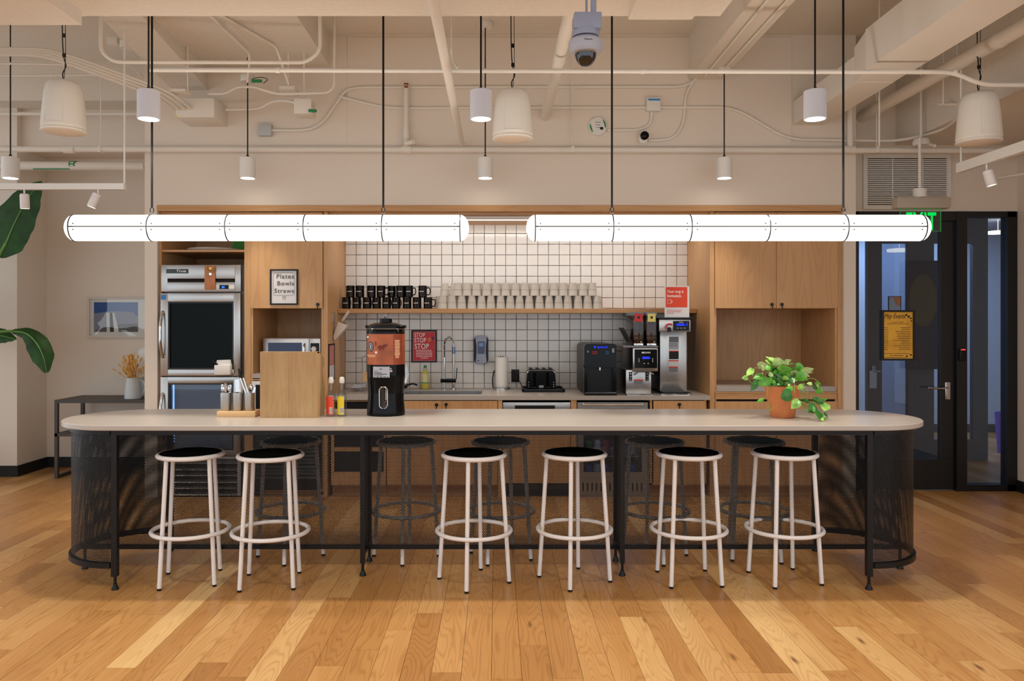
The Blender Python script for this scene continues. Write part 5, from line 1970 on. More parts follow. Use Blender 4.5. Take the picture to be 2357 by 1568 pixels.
# cold drink dispenser
yd = 4.83
k_ = yd / F
dd_ = thing('drink_dispenser', 'tall black drinks dispenser with copper brown label band on the island', 'dispenser', (X(888.5, yd), yd, TZ))


def scd(prof):
    return [(r * k_, (956 - py) * k_) for r, py in prof]


b = B()
prof = scd([(43.5, 956), (43.8, 950), (41.5, 925), (40.5, 905), (41.5, 885), (43.4, 866), (43.4, 839.5)])
n = 48
rings = []
# the lower shell has an oval opening through it, front to back: leave out the quads that lie in the opening
prof2 = []
for (r0, h0), (r1, h1) in zip(prof[:-1], prof[1:]):
    for i in range(6):
        prof2.append((r0 + (r1 - r0) * i / 6, h0 + (h1 - h0) * i / 6))
prof2.append(prof[-1])
n = 96
hx, hz0, hz1 = 9.2 * k_, (956 - 938) * k_, (956 - 889) * k_


def in_hole(x, z):
    zc_ = min(max(z, hz0 + hx), hz1 - hx)
    return (x * x + (z - zc_) ** 2) < hx * hx


prev = None
for (r_, h) in prof2:
    cur = [b.bm.verts.new((r_ * math.sin(2 * PI * i / n), -r_ * math.cos(2 * PI * i / n), h)) for i in range(n)]
    if prev:
        for i in range(n):
            j = (i + 1) % n
            q4 = [prev[i], prev[j], cur[j], cur[i]]
            cx_ = sum(v.co.x for v in q4) / 4
            cz_ = sum(v.co.z for v in q4) / 4
            if in_hole(cx_, cz_):
                continue
            b.f(q4)
    prev = cur
b.f(prev)
b.build('lower_shell', 'gloss_black', dd_, local=True)
q = B()
N_ = 32
path = []
for i in range(N_):
    a = 2 * PI * i / N_
    path.append((hx * math.cos(a), (hz1 - hx if math.sin(a) >= 0 else hz0 + hx) + hx * math.sin(a)))
ra = 40.5 * k_
va = [[q.bm.verts.new((p[0], yy, p[1])) for p in path] for yy in (-ra * 1.0, ra * 1.0)]
q.skin(va[0], va[1])
q.build('opening_sleeve', 'black_plastic', dd_, local=True)
q = B().tube([(p[0], -41.3 * k_, p[1]) for p in path], .0034, 6, closed=True)
q.build('opening_rim', 'chrome', dd_, local=True)
B().lathe(scd([(0, 957), (42.6, 957), (43.6, 955)]), (0, 0, .0005), 40).build('base_plate', 'black_plastic', dd_, local=True)
B().lathe(scd([(43.5, 839.5), (43.5, 770)]), (0, 0, 0), 64).build('label_band', 'brown_label', dd_, local=True)
B().lathe(scd([(43.4, 770), (43.4, 759.5), (43, 759), (44, 758), (44, 752.5), (42, 751), (28, 745), (14, 743.5), (14, 736), (15, 735.5), (13, 734.6), (0, 734.6)]), (0, 0, 0), 56).build('lid', 'gloss_black', dd_, local=True)
q = B().tube([(-6 * k_, 0, (956 - 735) * k_), (-3 * k_, 0, (956 - 729) * k_), (2 * k_, 0, (956 - 729.5) * k_), (4 * k_, 0, (956 - 735) * k_)], .008, 8)
q.build('lid_catch', 'grey_plastic', dd_, local=True)
for s_ in (-1, 1):
    q = B().box(s_ * 41 * k_ - .014, s_ * 41 * k_ + .014, -.03, .03, (956 - 757) * k_, (956 - 750) * k_, .005)
    q.build('lid_clamp', 'black_plastic', dd_, local=True)
B().torus((0, 0, (956 - 758.5) * k_), 43.9 * k_, .0016, 56, 6).build('lid_seam', 'chrome', dd_, local=True)


def wrap(name, mat, px0, px1, py0, py1, rr, parent, n=10):
    q = B()
    prev = None
    for i in range(n + 1):
        x = (px0 + (px1 - px0) * i / n - 888.5) * k_
        r_ = rr * k_
        yy = -math.sqrt(max(1e-8, r_ * r_ - x * x))
        cur = [q.bm.verts.new((x, yy, (956 - p) * k_)) for p in (py1, py0)]
        if prev:
            q.f([prev[0], cur[0], cur[1], prev[1]])
        prev = cur
    return q.build(name, mat, parent, local=True)


wrap('label_edge_band', 'brown_label_edge', 910.5, 928, 770.5, 839, 43.65, dd_)
wrap('paper_sticker', 'label_grey', 864.5, 902.5, 843.5, 868, 43.7, dd_)
for px, w, py, h, mt in [(880, 6, 848, 1.6, 'ink'), (867, 10, 852.5, 1.4, 'ink_grey'), (867, 17, 856.5, 1.4, 'ink'), (867, 30, 859.5, 1.5, 'ink'), (867, 20, 862.7, 1.2, 'ink_grey'), (867, 33, 865.8, 1.5, 'ink')]:
    wrap('sticker_print', mt, px, px + w, py, py + h, 43.85, dd_, 4)
for px, py, r_, mt in ((905, 848, 1.4, 'label_grey'), (905.6, 853.3, 2.2, 'paper_white'), (905.6, 853.3, 1.3, 'red_print')):
    wrap('small_sticker', mt, px - r_, px + r_, py - r_, py + r_, 43.7 if mt != 'red_print' else 43.9, dd_, 2)
wrap('lid_badge', M('pink_badge', (226, 150, 190), .4).name, 879, 890, 745.3, 748.6, 25.5, dd_, 4)
for i in range(13):
    w = rnd.uniform(7, 11)
    wrap('label_print', M('label_cream', (236, 190, 150), .6).name, 920 - w / 2 - 1.5, 920 + w / 2 - 1.5, 784 + i * 3.2, 785.7 + i * 3.2, 43.8, dd_, 3)
for w0, w1, py in ((847.5, 872, 817.5), (849.5, 869, 820.6)):
    wrap('label_print', 'label_cream', w0, w1, py, py + 1.4, 43.8, dd_, 6)
wrap('label_word', 'ink_white', 847.2, 852.5, 775.5, 779, 43.8, dd_, 3)


def wrap_poly(name, mat, pts, rr):
    q = B()
    vs = []
    for px, py in pts:
        x = (px - 888.5) * k_
        vs.append((x, -math.sqrt(max(1e-8, (rr * k_) ** 2 - x * x)), (956 - py) * k_))
    c_ = [sum(v[i] for v in vs) / len(vs) for i in range(3)]
    c_[1] = -math.sqrt(max(1e-8, (rr * k_) ** 2 - c_[0] ** 2))
    cv = q.bm.verts.new(c_)
    vv = [q.bm.verts.new(v) for v in vs]
    for i in range(len(vv)):
        q.f([cv, vv[i], vv[(i + 1) % len(vv)]])
    return q.build(name, mat, dd_, local=True)


wrap_poly('oval_emblem', 'ink', disc(858.5, 798.5, 7.2, 11.2, 20), 43.9)
wrap_poly('emblem_ring', 'label_grey', disc(858.5, 798.5, 5.6, 8.9, 20), 44.0)
wrap_poly('emblem_core', 'ink', disc(858.5, 798.5, 4.4, 7.4, 20), 44.1)
wrap_poly('emblem_letter', 'label_grey', [(857, 793.5), (860, 793.5), (860.5, 798), (860, 803.5), (857, 803.5)], 44.2)
wrap_poly('round_seal', 'paper_grey', disc(872, 811.5, 3, 3, 12), 43.9)
wrap_poly('script_word', M('label_script', (110, 40, 30), .6).name, [(874, 801), (880, 795), (884, 797), (892, 793), (899, 794), (897, 798), (892, 800), (889, 807), (886, 803), (880, 808), (878, 803)], 43.9)
wrap_poly('bird_print', M('label_bird', (150, 30, 24), .6).name, [(868, 789), (871, 786), (873, 791), (871, 799), (869, 795)], 43.9)

# ---- pothos in a terracotta pot
yp = 4.70
k_ = yp / F
pp = thing('potted_pothos', 'trailing green pothos in a plain terracotta pot on the island', 'plant', (X(1801, yp), yp, TZ))


def scp(prof):
    return [(r * k_, (961.5 - py) * k_) for r, py in prof]


B().lathe(scp([(0, 961.5), (25, 961.5), (26.5, 960), (34.5, 918), (39, 894), (40.5, 889.5), (38.5, 889), (36, 894), (0, 895)]), (0, 0, 0), 44).build('pot', 'terracotta', pp, local=True)
B().lathe(scp([(0, 893), (36.5, 893.5)]), (0, 0, 0), 32).build('potting_soil', 'soil', pp, local=True)
M('leaf_green', (84, 158, 44), .35, spec=.6, vary=.18, bscale=30)
M('leaf_dark', (44, 110, 30), .35, spec=.6, vary=.15, bscale=30)
M('leaf_light', (142, 190, 84), .35, spec=.6, vary=.2, bscale=30)
M('leaf_pale', (186, 206, 140), .4, spec=.5, vary=.15, bscale=40)
M('stem_green', (110, 140, 60), .5)


def leaf_mesh(mat, fold=.22):
    q = B()
    rows = [(0, .03), (.03, .22), (.09, .36), (.18, .44), (.29, .47), (.41, .455), (.53, .40), (.65, .315), (.76, .22), (.86, .12), (.94, .045), (1.0, 0)]
    mid, lf, rt = [], [], []
    for t, w in rows:
        zc_ = -.18 * t * t
        mid.append(q.bm.verts.new((0, zc_ - .02, t)))
        if w > 0:
            back = -.09 if t == .03 else (-.06 if t == .09 else 0)
            lf.append([q.bm.verts.new((-w * .55, zc_ + fold * w * .25, t + back * .5)), q.bm.verts.new((-w, zc_ + fold * w * .8, t + back))])
            rt.append([q.bm.verts.new((w * .55, zc_ + fold * w * .25, t + back * .5)), q.bm.verts.new((w, zc_ + fold * w * .8, t + back))])
    for i in range(len(rows) - 1):
        for side in (lf, rt):
            if i + 1 < len(side):
                q.f([mid[i], mid[i + 1], side[i + 1][0], side[i][0]])
                q.f([side[i][0], side[i + 1][0], side[i + 1][1], side[i][1]])
            else:
                q.f([mid[i], mid[i + 1], side[i][0]])
                q.f([side[i][0], mid[i + 1], side[i][1]])
    bmesh.ops.recalc_face_normals(q.bm, faces=q.bm.faces[:])
    me = bpy.data.meshes.new('leaf')
    q.bm.to_mesh(me)
    q.bm.free()
    me.materials.append(MATS[mat])
    me.polygons.foreach_set('use_smooth', [True] * len(me.polygons))
    return me


LM = {k: leaf_mesh('leaf_' + k) for k in ('green', 'dark', 'light', 'pale')}
S_ = 7.84


def add_leaf(bx, by, tx, ty, tone, tilt=None, dy=None, wid=1.0):
    """base and tip in the zoomed picture's pixels"""
    dyy = rnd.uniform(-.09, .09) if dy is None else dy
    d_ = yp + dyy
    if max(by, ty) > 1150:
        d_ = yp - .15 - .05 * (max(by, ty) - 1150) / 180
    a = P(1680 + bx / S_, 800 + by / S_, d_)
    c_ = P(1680 + tx / S_, 800 + ty / S_, d_ - rnd.uniform(-.02, .03))
    ax = c_ - a
    L0 = ax.length
    zv = ax.normalized()
    tl = rnd.uniform(-50, 30) if tilt is None else tilt
    yv = Vector((0, 1, 0))
    yv = (yv - zv * yv.dot(zv)).normalized()
    xv = yv.cross(zv)
    rot = Matrix((xv, yv, zv)).transposed() @ Matrix.Rotation(R(tl), 3, 'Z')
    o = put('leaf', LM[tone], pp)
    o.matrix_local = Matrix.Translation(a - ORG[pp.name]) @ rot.to_4x4() @ Matrix.Diagonal((L0 * wid * 1.02, L0 * wid, L0 * 1.05, 1))
    return o


for q_ in [(860, 230, 640, 180, 'light', 50, 0, .5), (800, 280, 620, 245, 'light', 40, .02, .6), (790, 265, 990, 265, 'pale', 20, -.02, .95), (900, 300, 1010, 235, 'green', 20, 0, 1), (985, 240, 1050, 305, 'pale', 20, -.03, 1.3),
           (1010, 270, 1110, 215, 'pale', 30, 0, .9), (1050, 310, 1160, 285, 'light', 50, .03, .6), (800, 290, 880, 345, 'green', 30, .03, .8), (510, 345, 670, 290, 'pale', 20, -.05, 1.0),
           (640, 380, 545, 330, 'pale', 10, -.06, 1), (700, 330, 600, 400, 'green', 30, -.03, 1), (770, 360, 690, 330, 'green', 30, 0, 1), (820, 380, 760, 450, 'dark', 20, 0, 1),
           (870, 400, 1050, 350, 'light', 30, -.07, .8), (900, 420, 1130, 380, 'green', 20, -.08, .9), (1120, 370, 1210, 440, 'dark', 20, -.02, 1.0), (1180, 360, 1340, 380, 'green', 10, -.06, 1.1),
           (1230, 400, 1330, 450, 'green', 10, -.05, 1.2), (1330, 450, 1510, 370, 'pale', 20, -.06, .85), (1340, 460, 1500, 440, 'light', 40, -.04, .7), (1100, 470, 1260, 440, 'pale', 30, -.05, .7), (1260, 470, 1440, 520, 'pale', 20, -.06, .6),
           (1210, 500, 1390, 580, 'green', 10, -.08, .9), (1290, 520, 1400, 540, 'light', 20, -.06, .7), (400, 380, 310, 520, 'light', 40, -.05, .8), (320, 540, 215, 560, 'light', 20, -.04, 1.0), (370, 400, 420, 500, 'pale', 40, 0, .6),
           (590, 490, 415, 575, 'green', 40, -.05, .6), (560, 480, 600, 500, 'light', 30, 0, .8), (500, 600, 380, 790, 'dark', 30, -.03, .6), (520, 590, 640, 560, 'green', 20, 0, .9), (560, 590, 650, 690, 'green', 10, -.10, 1.3),
           (700, 545, 660, 690, 'green', 0, -.11, 1.2), (740, 590, 860, 570, 'dark', 20, -.09, .9), (750, 610, 830, 640, 'green', 10, -.10, .9), (700, 470, 790, 520, 'pale', 20, -.07, .8), (860, 470, 920, 600, 'dark', 10, -.03, .9),
           (930, 520, 870, 640, 'dark', 10, -.06, .8), (960, 540, 1060, 570, 'light', 20, -.1, .7), (990, 440, 950, 540, 'dark', 0, 0, .9), (1080, 520, 1040, 640, 'dark', 10, -.04, 1), (1100, 560, 1160, 650, 'dark', 10, -.06, .9),
           (1160, 560, 1210, 620, 'green', 10, 0, .9), (720, 640, 680, 710, 'dark', 10, -.1, 1), (780, 660, 850, 690, 'dark', 0, -.09, 1), (1300, 590, 1240, 560, 'dark', 10, -.03, 1),
           (1130, 730, 985, 775, 'green', 30, -.14, .8), (1115, 840, 895, 905, 'dark', 0, -.16, 1.05), (1320, 690, 1220, 750, 'light', 20, -.12, 1.0), (1270, 660, 1330, 740, 'green', 20, -.1, .8),
           (1480, 650, 1380, 660, 'light', 40, -.1, .8), (1540, 660, 1650, 655, 'green', 20, -.1, .8), (1520, 690, 1580, 770, 'dark', 20, -.1, .7), (1570, 760, 1665, 800, 'green', 10, -.1, 1.1), (1560, 690, 1620, 700, 'pale', 20, -.1, .8),
           (1250, 960, 1105, 1105, 'light', 10, -.15, .9), (1210, 950, 1240, 1040, 'green', 20, -.14, .9), (1340, 950, 1450, 990, 'dark', 20, -.12, .8), (1500, 930, 1640, 950, 'dark', 10, -.12, .8), (1570, 970, 1690, 1000, 'dark', 10, -.13, 1.0),
           (1640, 960, 1750, 930, 'green', 20, -.12, .8), (1740, 1010, 1690, 1150, 'light', 10, -.13, 1.3), (1650, 1030, 1710, 1110, 'green', 10, -.13, 1), (1550, 1060, 1400, 1160, 'dark', 0, -.15, 1.1), (1480, 1070, 1530, 1170, 'green', 10, -.15, .9),
           (1640, 1170, 1570, 1290, 'dark', 0, -.16, 1.2), (1700, 1180, 1770, 1260, 'dark', 40, -.16, .5), (1690, 1290, 1780, 1270, 'green', 30, -.16, .6), (1680, 1270, 1650, 1330, 'light', 20, -.16, .8), (600, 930, 470, 1000, 'green', 40, -.1, .5)]:
    add_leaf(*q_)
for k_i in range(64):
    a_ = rnd.uniform(0, 2 * PI)
    bx_, by_ = 930 + 380 * math.cos(a_) * rnd.uniform(.2, .8), 520 + 170 * math.sin(a_) * rnd.uniform(.1, .8)
    an_ = rnd.uniform(0, 2 * PI)
    add_leaf(bx_, by_, bx_ + 120 * math.cos(an_), by_ + 95 * math.sin(an_), ('dark', 'green', 'dark', 'light', 'green')[k_i % 5], None, rnd.uniform(-.06, .12), 1.0)
vines = [[(560, 640), (430, 660), (340, 590), (320, 530), (370, 430), (470, 370), (600, 370)], [(690, 700), (680, 830), (690, 1010), (705, 1130), (740, 1130), (810, 1040)],
         [(1250, 690), (1260, 790), (1260, 900), (1300, 1010), (1360, 1130), (1480, 1220), (1600, 1300), (1650, 1330)], [(1340, 640), (1320, 780), (1310, 950), (1330, 1060), (1400, 1170)],
         [(1360, 680), (1400, 800), (1450, 930), (1510, 1040), (1590, 1160)], [(1400, 570), (1500, 560), (1600, 620)], [(1290, 780), (1400, 830), (1520, 930), (1640, 980)], [(1100, 560), (1160, 640), (1170, 820)],
         [(1270, 980), (1390, 1070), (1440, 1000), (1450, 960)], [(1650, 1320), (1670, 1230), (1710, 1190)], [(610, 930), (600, 980), (650, 990)], [(860, 230), (900, 420), (920, 640)], [(1330, 450), (1200, 560), (1100, 680)],
         [(640, 380), (720, 540), (800, 680)]]
for v in vines:
    dy_ = -.13 if max(p[1] for p in v) > 750 else -.04
    pts = smooth_path([P(1680 + a / S_, 800 + c_ / S_, yp + dy_ * min(1, max(.2, (c_ - 450) / 300)) * (1 + .6 * max(0, (c_ - 1100) / 230))) for a, c_ in v], 4)
    B().tube(pts, .0021, 5).build('vine', 'stem_green', pp)

# ================================================================== LINEAR LAMPS OVER THE ISLAND
LZ = Z(525, 4.73)
LR = .079


def linear_lamp(x0, label):
    t = thing('linear_pendant', label, 'lamp', (x0 + 1.166, YC, LZ), 'glowing tube pendants over the island')
    n = 5
    seg = 2.332 / n
    xs = [x0 + seg * i for i in range(n + 1)]
    for i in range(n):
        B().cyl((xs[i] + .003, YC, LZ), (xs[i + 1] - .003, YC, LZ), LR, n=40, caps=False).build('tube_segment', 'lamp_glow', t)
    for xe, s_ in ((xs[0], -1), (xs[-1], 1)):
        prof = [(LR * math.cos(a), s_ * .052 * math.sin(a)) for a in (R(q * 10) for q in range(10))]
        prof[-1] = (0, s_ * .052)
        B().lathe(prof, (xe, YC, LZ), 40, 'x').build('end_cap', 'lamp_glow', t)
    for x in xs:
        q = B()
        u, v = Vector((0, 1, 0)), Vector((0, 0, 1))
        rings = [q.ring(Vector((x + dx, YC, LZ)), u, v, rr, 44) for dx, rr in ((-.003, LR - .002), (-.003, LR + .003), (.003, LR + .003), (.003, LR - .002))]
        for a in range(3):
            q.skin(rings[a], rings[a + 1])
        q.build('ring', 'black_metal', t)
    q = B()
    for s_ in (-1, 1):
        q.box(xs[0], xs[-1], YC + s_ * (LR + .0005) - .002, YC + s_ * (LR + .0005) + .002, LZ - .0035, LZ + .0035)
    q.build('seam_strip', 'black_metal', t, smooth=0)
    q = B()
    for i, x in enumerate(xs):
        for dx in (-.030, .030):
            if (i == 0 and dx < 0) or (i == n and dx > 0):
                continue
            for dz in (-.018, .018):
                yy = YC - math.sqrt((LR + .001) ** 2 - dz * dz)
                q.cyl((x + dx, yy + .002, LZ + dz), (x + dx, yy - .002, LZ + dz), .0042, n=8)
    q.build('screws', 'black_metal', t)
    for i in (1, 4):
        x = xs[i]
        q = B().cyl((x, YC, LZ + LR + .045), (x, YC, CZ if x < 1.63 or x > 1.91 else 3.55), .0065, n=10)
        if -2.75 < x < -1.415:
            q = B().cyl((x, YC, LZ + LR + .045), (x, YC, 3.66), .0065, n=10)
        q.build('rod', 'black_metal', t)
        q = B().tube([Vector((x, YC, LZ + LR + .028)) + Vector((.011 * math.cos(a), 0, .017 * math.sin(a))) for a in (2 * PI * k / 14 for k in range(14))], .0035, 6, closed=True)
        q.build('hook', 'black_metal', t)
    for nm, rot, off, pw_ in (('down', (0, 0, 0), (0, 0, -1), 4), ('up', (PI, 0, 0), (0, 0, 1), 3.6), ('front', (R(90), 0, 0), (0, -1, 0), 3), ('back', (R(-90), 0, 0), (0, 1, 0), 6)):
        light('tube_light_' + nm, 'AREA', Vector((x0 + 1.166, YC, LZ)) + Vector(off) * (LR + (.03 if nm == 'front' else .006)), pw_, (1, .93, .83), rot, shape='RECTANGLE', size=2.3, size_y=.10)
    return t


linear_lamp(X(170, YC) + .006, 'left glowing white tube pendant with black rings over the island')
linear_lamp(X(1231, YC) - .0, 'right glowing white tube pendant with black rings over the island')

# ================================================================== PENDANT DOWNLIGHTS
pd0 = thing('pendant_downlight', 'x', 'lamp', (0, 0, 0), 'white cylinder pendant downlights')
B().lathe([(0, .168), (.012, .168), (.060, .168), (.0635, .164), (.0635, .002), (.0615, 0), (.056, .0005), (.054, .014)], (0, 0, 0), 36).build('shade', 'pendant_cool_lit', pd0, local=True)
B().lathe([(.0545, .010), (0, .010)], (0, 0, 0), 32).build('lens', 'lens_glow', pd0, local=True)
B().lathe([(0, .19), (.008, .19), (.012, .183), (.012, .168)], (0, 0, 0), 16).build('cord_grip', 'black_plastic', pd0, local=True)
fz, bz = Z(275, 4.57), Z(411, 6.35)
pend = [(X(342, 4.57), 4.57, fz, 3.66, 'large white pendant downlight in the front row, left one'), (X(1107, 4.57), 4.57, fz, CZ, 'large white pendant downlight in the front row, middle one'),
        (X(1876, 4.57), 4.57, fz, 3.55, 'large white pendant downlight in the front row, right one'), (X(570, 6.35), 6.35, bz, 3.46, 'small white pendant downlight before the wall, above the left cabinets'),
        (X(1117, 6.35), 6.35, bz, 3.90, 'small white pendant downlight before the wall, middle one'), (X(1667, 6.35), 6.35, bz, 3.53, 'small white pendant downlight before the wall, above the right cabinets'),
        (X(24, 6.2), 6.2, Z(411, 6.2), CZ, 'white pendant downlight at the far left over the banana plant')]
for i, (x, y, z, top, lb) in enumerate(pend):
    o = pd0 if i == 0 else copy_tree(pd0)
    o.location = (x, y, z)
    o['label'] = lb
    ORG[o.name] = Vector((x, y, z))
    if y > 5:
        for ch in o.children:
            if ch.name.startswith('shade'):
                ch.data = ch.data.copy()
                ch.data.materials[0] = MATS['white_plastic']
    B().cyl((x, y, z + .186), (x, y, top), .0055 if y < 5 else .0048, n=8).build('cord', 'black_cord', o)
    if y > 5:
        B().lathe([(0, 0), (.055, 0), (.058, .006), (.058, .05), (.05, .06), (0, .06)], (x, y, top - .02), 28).build('canopy', 'white_plastic', o)
    light('downlight_source', 'SPOT', (x, y, z - .002), 62 if y < 5 else 42, WARM, spot_size=R(112 if y < 5 else 76), spot_blend=.55 if y < 5 else 1.0, shadow_soft_size=.05)

# ================================================================== SPEAKERS
sp0 = thing('pendant_speaker', 'x', 'speaker', (0, 0, 0), 'white bell shaped pendant speakers')
B().lathe([(0, .335), (.05, .335), (.085, .328), (.105, .305), (.118, .25), (.128, .15), (.135, .06), (.1375, .028), (.1335, .024), (.134, .014), (.139, .006), (.136, 0), (.118, -.004)], (0, 0, 0), 44).build('housing', 'pipe_paint', sp0, local=True)
B().lathe([(.12, -.003), (.1, -.008), (.04, -.012), (0, -.012)], (0, 0, 0), 40).build('grille', M('grille_cream', (222, 204, 184), .7).name, sp0, local=True)
q = B()
for s_ in (-1, 1):
    pts = [(s_ * .045 + math.sin(R(-90 + s_ * 22)) * 0, -.1385, .04)]
    q.tube([(s_ * .06, -.124, .042), (s_ * .052, -.106, .24)], .0022, 5)
q.tube([(.1385 * math.sin(a), -.1385 * math.cos(a), .036) for a in (R(-26 + 52 * k / 8) for k in range(9))], .0022, 5)
q.build('front_ridge', 'pipe_paint', sp0, local=True)
for i, (px, d_, py, top, lb) in enumerate(((147, 5.15, 304, CZ, 'white bell shaped pendant speaker at the upper left'), (1180, 5.3, 321, CZ, 'white bell shaped pendant speaker near the centre'), (2253, 5.2, 329, 3.3, 'white bell shaped pendant speaker at the upper right'))):
    o = sp0 if i == 0 else copy_tree(sp0)
    x, z = X(px, d_), Z(py, d_)
    o.location = (x, d_, z)
    ORG[o.name] = Vector((x, d_, z))
    o['label'] = lb
    if px == 2253:
        top = 3.252
    b0 = Vector((x, d_, z + .335))
    q = B().tube(smooth_path([b0, b0 + Vector((-.008, 0, .05)), b0 + Vector((.014, 0, .10)), b0 + Vector((.0, 0, .16)), b0 + Vector((-.01, 0, .32)), (x - .012, d_, top)], 5), .0038, 6)
    q.tube([b0, b0 + Vector((.012, 0, .16)), (x + .006, d_, top)], .0022, 5)
    for dz in (.16, .29):
        q.lathe([(0, 0), (.011, 0), (.011, .022), (0, .022)], b0 + Vector((.001, 0, dz)), 8)
    q.build('hanging_cable', 'black_cord', o)

# ================================================================== DOME CAMERA
d = 3.46
kx = d / F
dc = thing('dome_camera', 'white dome security camera, cool light painted in, on a pole hanging from the ceiling', 'camera', P(1348, 158, d))
xc = X(1348, d)  # white plastic; body and mount colours have the cool light painted in
B().cyl((X(1366, d), d, Z(38, d)), (X(1366, d), d, 3.1), .013, n=16).build('pole', 'cool_grey', dc)
B().cyl((X(1351, d), d + .02, Z(38, d)), (X(1351, d), d + .02, 3.1), .0055, n=8).build('cable_pipe', 'cool_grey', dc)
B().box(X(1319, d), X(1382, d), d - .05, d + .05, Z(74, d), Z(36, d), .006).build('junction_box', 'cool_grey', dc)
B().lathe([(0, 0), (.058, 0), (.060, .01), (.060, .03), (0, .03)], (xc, d, Z(86, d)), 32).build('mount_ring', 'cool_grey', dc)
B().lathe([(.046, 0), (.066, .002), (.0735, .012), (.0755, .03), (.0755, .052), (.062, .066), (0, .068)], (xc, d, Z(125, d)), 44).build('body', M('camera_cool_lit', (178, 181, 193), .4).name, dc)
q = B().lathe([(.047 * math.cos(R(a)), -.058 * math.sin(R(a))) for a in range(0, 90, 10)] + [(0, -.058)], (xc, d, Z(125, d) + .003), 36)
q.build('dome', 'dome_smoke', dc)
q = B().lathe([(.030 * math.cos(R(a)), -.040 * math.sin(R(a))) for a in range(0, 90, 15)] + [(0, -.040)], (xc, d, Z(125, d) + .006), 20)
q.build('lens_ball', 'gloss_black', dc)
text('name_lettering', 'Panasonic', X(1341, d), X(1359, d), Z(105.5, d), Z(102, d), d - .0765, 'ink', dc, .015)

# ================================================================== SMALL FIXTURES ON THE WALL
y = YW
sm = thing('smoke_detector', 'round white detector with green markings on the upper wall', 'detector', P(1375, 315, y))
B().lathe([(.083, 0), (.083, .02), (.074, .032), (.05, .036), (0, .037)], P(1375, 292, y), 40, 'y').build('housing', 'white_plastic', sm)
for s_, a in ((-1, 200), (1, 20)):
    cx_, cz_ = X(1375, y), Z(292, y)
    q = [(cx_ + .068 * math.cos(R(a + t)), cz_ + .068 * math.sin(R(a + t))) for t in range(-38, 39, 6)]
    B().prism(q, 'y', y - .0385, y - .028).build('green_segment', 'green_print', sm, smooth=0)
lines('fine_print', [(X(1369 + k, y), X(1383 - k, y), Z(284 + 6 * k, y), .005) for k in range(3)], y - .0385, 'ink_grey', sm)
B().box(X(1380, y), X(1387, y), y - .039, y - .037, Z(301, y), Z(295, y)).build('black_mark', 'ink', sm, smooth=0)
jb = thing('junction_box', 'pale junction box with blue strip high on the wall at right', 'box', P(1501, 260, y))
B().box(X(1486, y), X(1517, y), y - .06, y, Z(259, y), Z(229, y), .003).build('box', 'white_plastic', jb)
B().box(X(1489, y), X(1516, y), y - .062, y - .059, Z(236, y), Z(232, y)).build('blue_strip', 'blue_print', jb, smooth=0)
mc_ = thing('bullet_camera', 'small round black and white camera low on the upper wall', 'camera', P(1482, 330, y))
B().cyl(P(1481, 316, y), P(1481, 319, y - .08), .038, n=24).build('body', 'white_plastic', mc_)
B().lathe([(.036, 0), (.036, .02), (.02, .036), (0, .04)], P(1483, 313, y - .075), 24, 'y').build('lens_dome', 'gloss_black', mc_)
gb = thing('junction_box', 'square grey junction box on the wall over the left cabinets', 'box', P(612, 315, y))
B().box(X(598, y), X(628, y), y - .05, y, Z(315, y), Z(288, y), .003).build('box', M('box_grey', (186, 188, 188), .5).name, gb)
y0 = 6.33
eb = thing('electrical_box', 'big white ceiling electrical box with yellow warning mark', 'box', P(450, 270, y0))
B().box(X(404, y0), X(493, y0), y0, YW - .001, Z(270, y0), Z(226, y0), .003).build('box', 'pipe_paint', eb)
B().prism([(X(404.5, y0), Z(269, y0)), (X(409, y0), Z(269, y0)), (X(406.5, y0), Z(264, y0))], 'y', y0 - .002, y0).build('warning_mark', 'yellow_label', eb, smooth=0)
q = B()
for px in (428, 484):
    q.cyl(P(px, 271, y0 + .03), P(px, 269, y0 + .03), .008)
q.build('screws', 'ink', eb)
for px, py, w, h, lb in ((700, 248, 40, 34, 'white ceiling junction box with green tag right of the left pendant'), (664, 208, 36, 12, 'slim white ceiling box behind the left pendant cord')):
    d_ = 6.3
    o = thing('junction_box', lb, 'box', P(px, py + h / 2, d_))
    B().box(X(px - w / 2, d_), X(px + w / 2, d_), d_ - .05, d_ + .1, Z(py + h / 2, d_), Z(py - h / 2, d_), .003).build('box', 'pipe_paint', o)
    q = B().cyl(P(px, py - h / 2, d_), (X(px, d_), d_, 3.66 if px < 762 else CZ), .008)
    q.build('hanger_rod', 'pipe_paint', o)
    if h > 20:
        B().box(X(714, d_), X(732, d_), d_ - .06, d_ - .04, Z(262, d_), Z(256, d_)).build('green_tag', 'green_print', o, smooth=0)

# ================================================================== PIPES AND CONDUITS
def conduit(label, pts, r, mat='pipe_paint', bend=.12, name='conduit', cat='pipe', clips=()):
    q = B().tube(rounded(pts, bend, 5), r, 12)
    o = q.build(name, mat, smooth=60)
    tag(o, label, cat)
    for c_, dv in clips:
        c_ = Vector(c_)
        q = B().cyl(c_ - Vector(dv) * .012, c_ + Vector(dv) * .012, r + .004, n=12)
        q.build('clamp', mat, o)
    return o


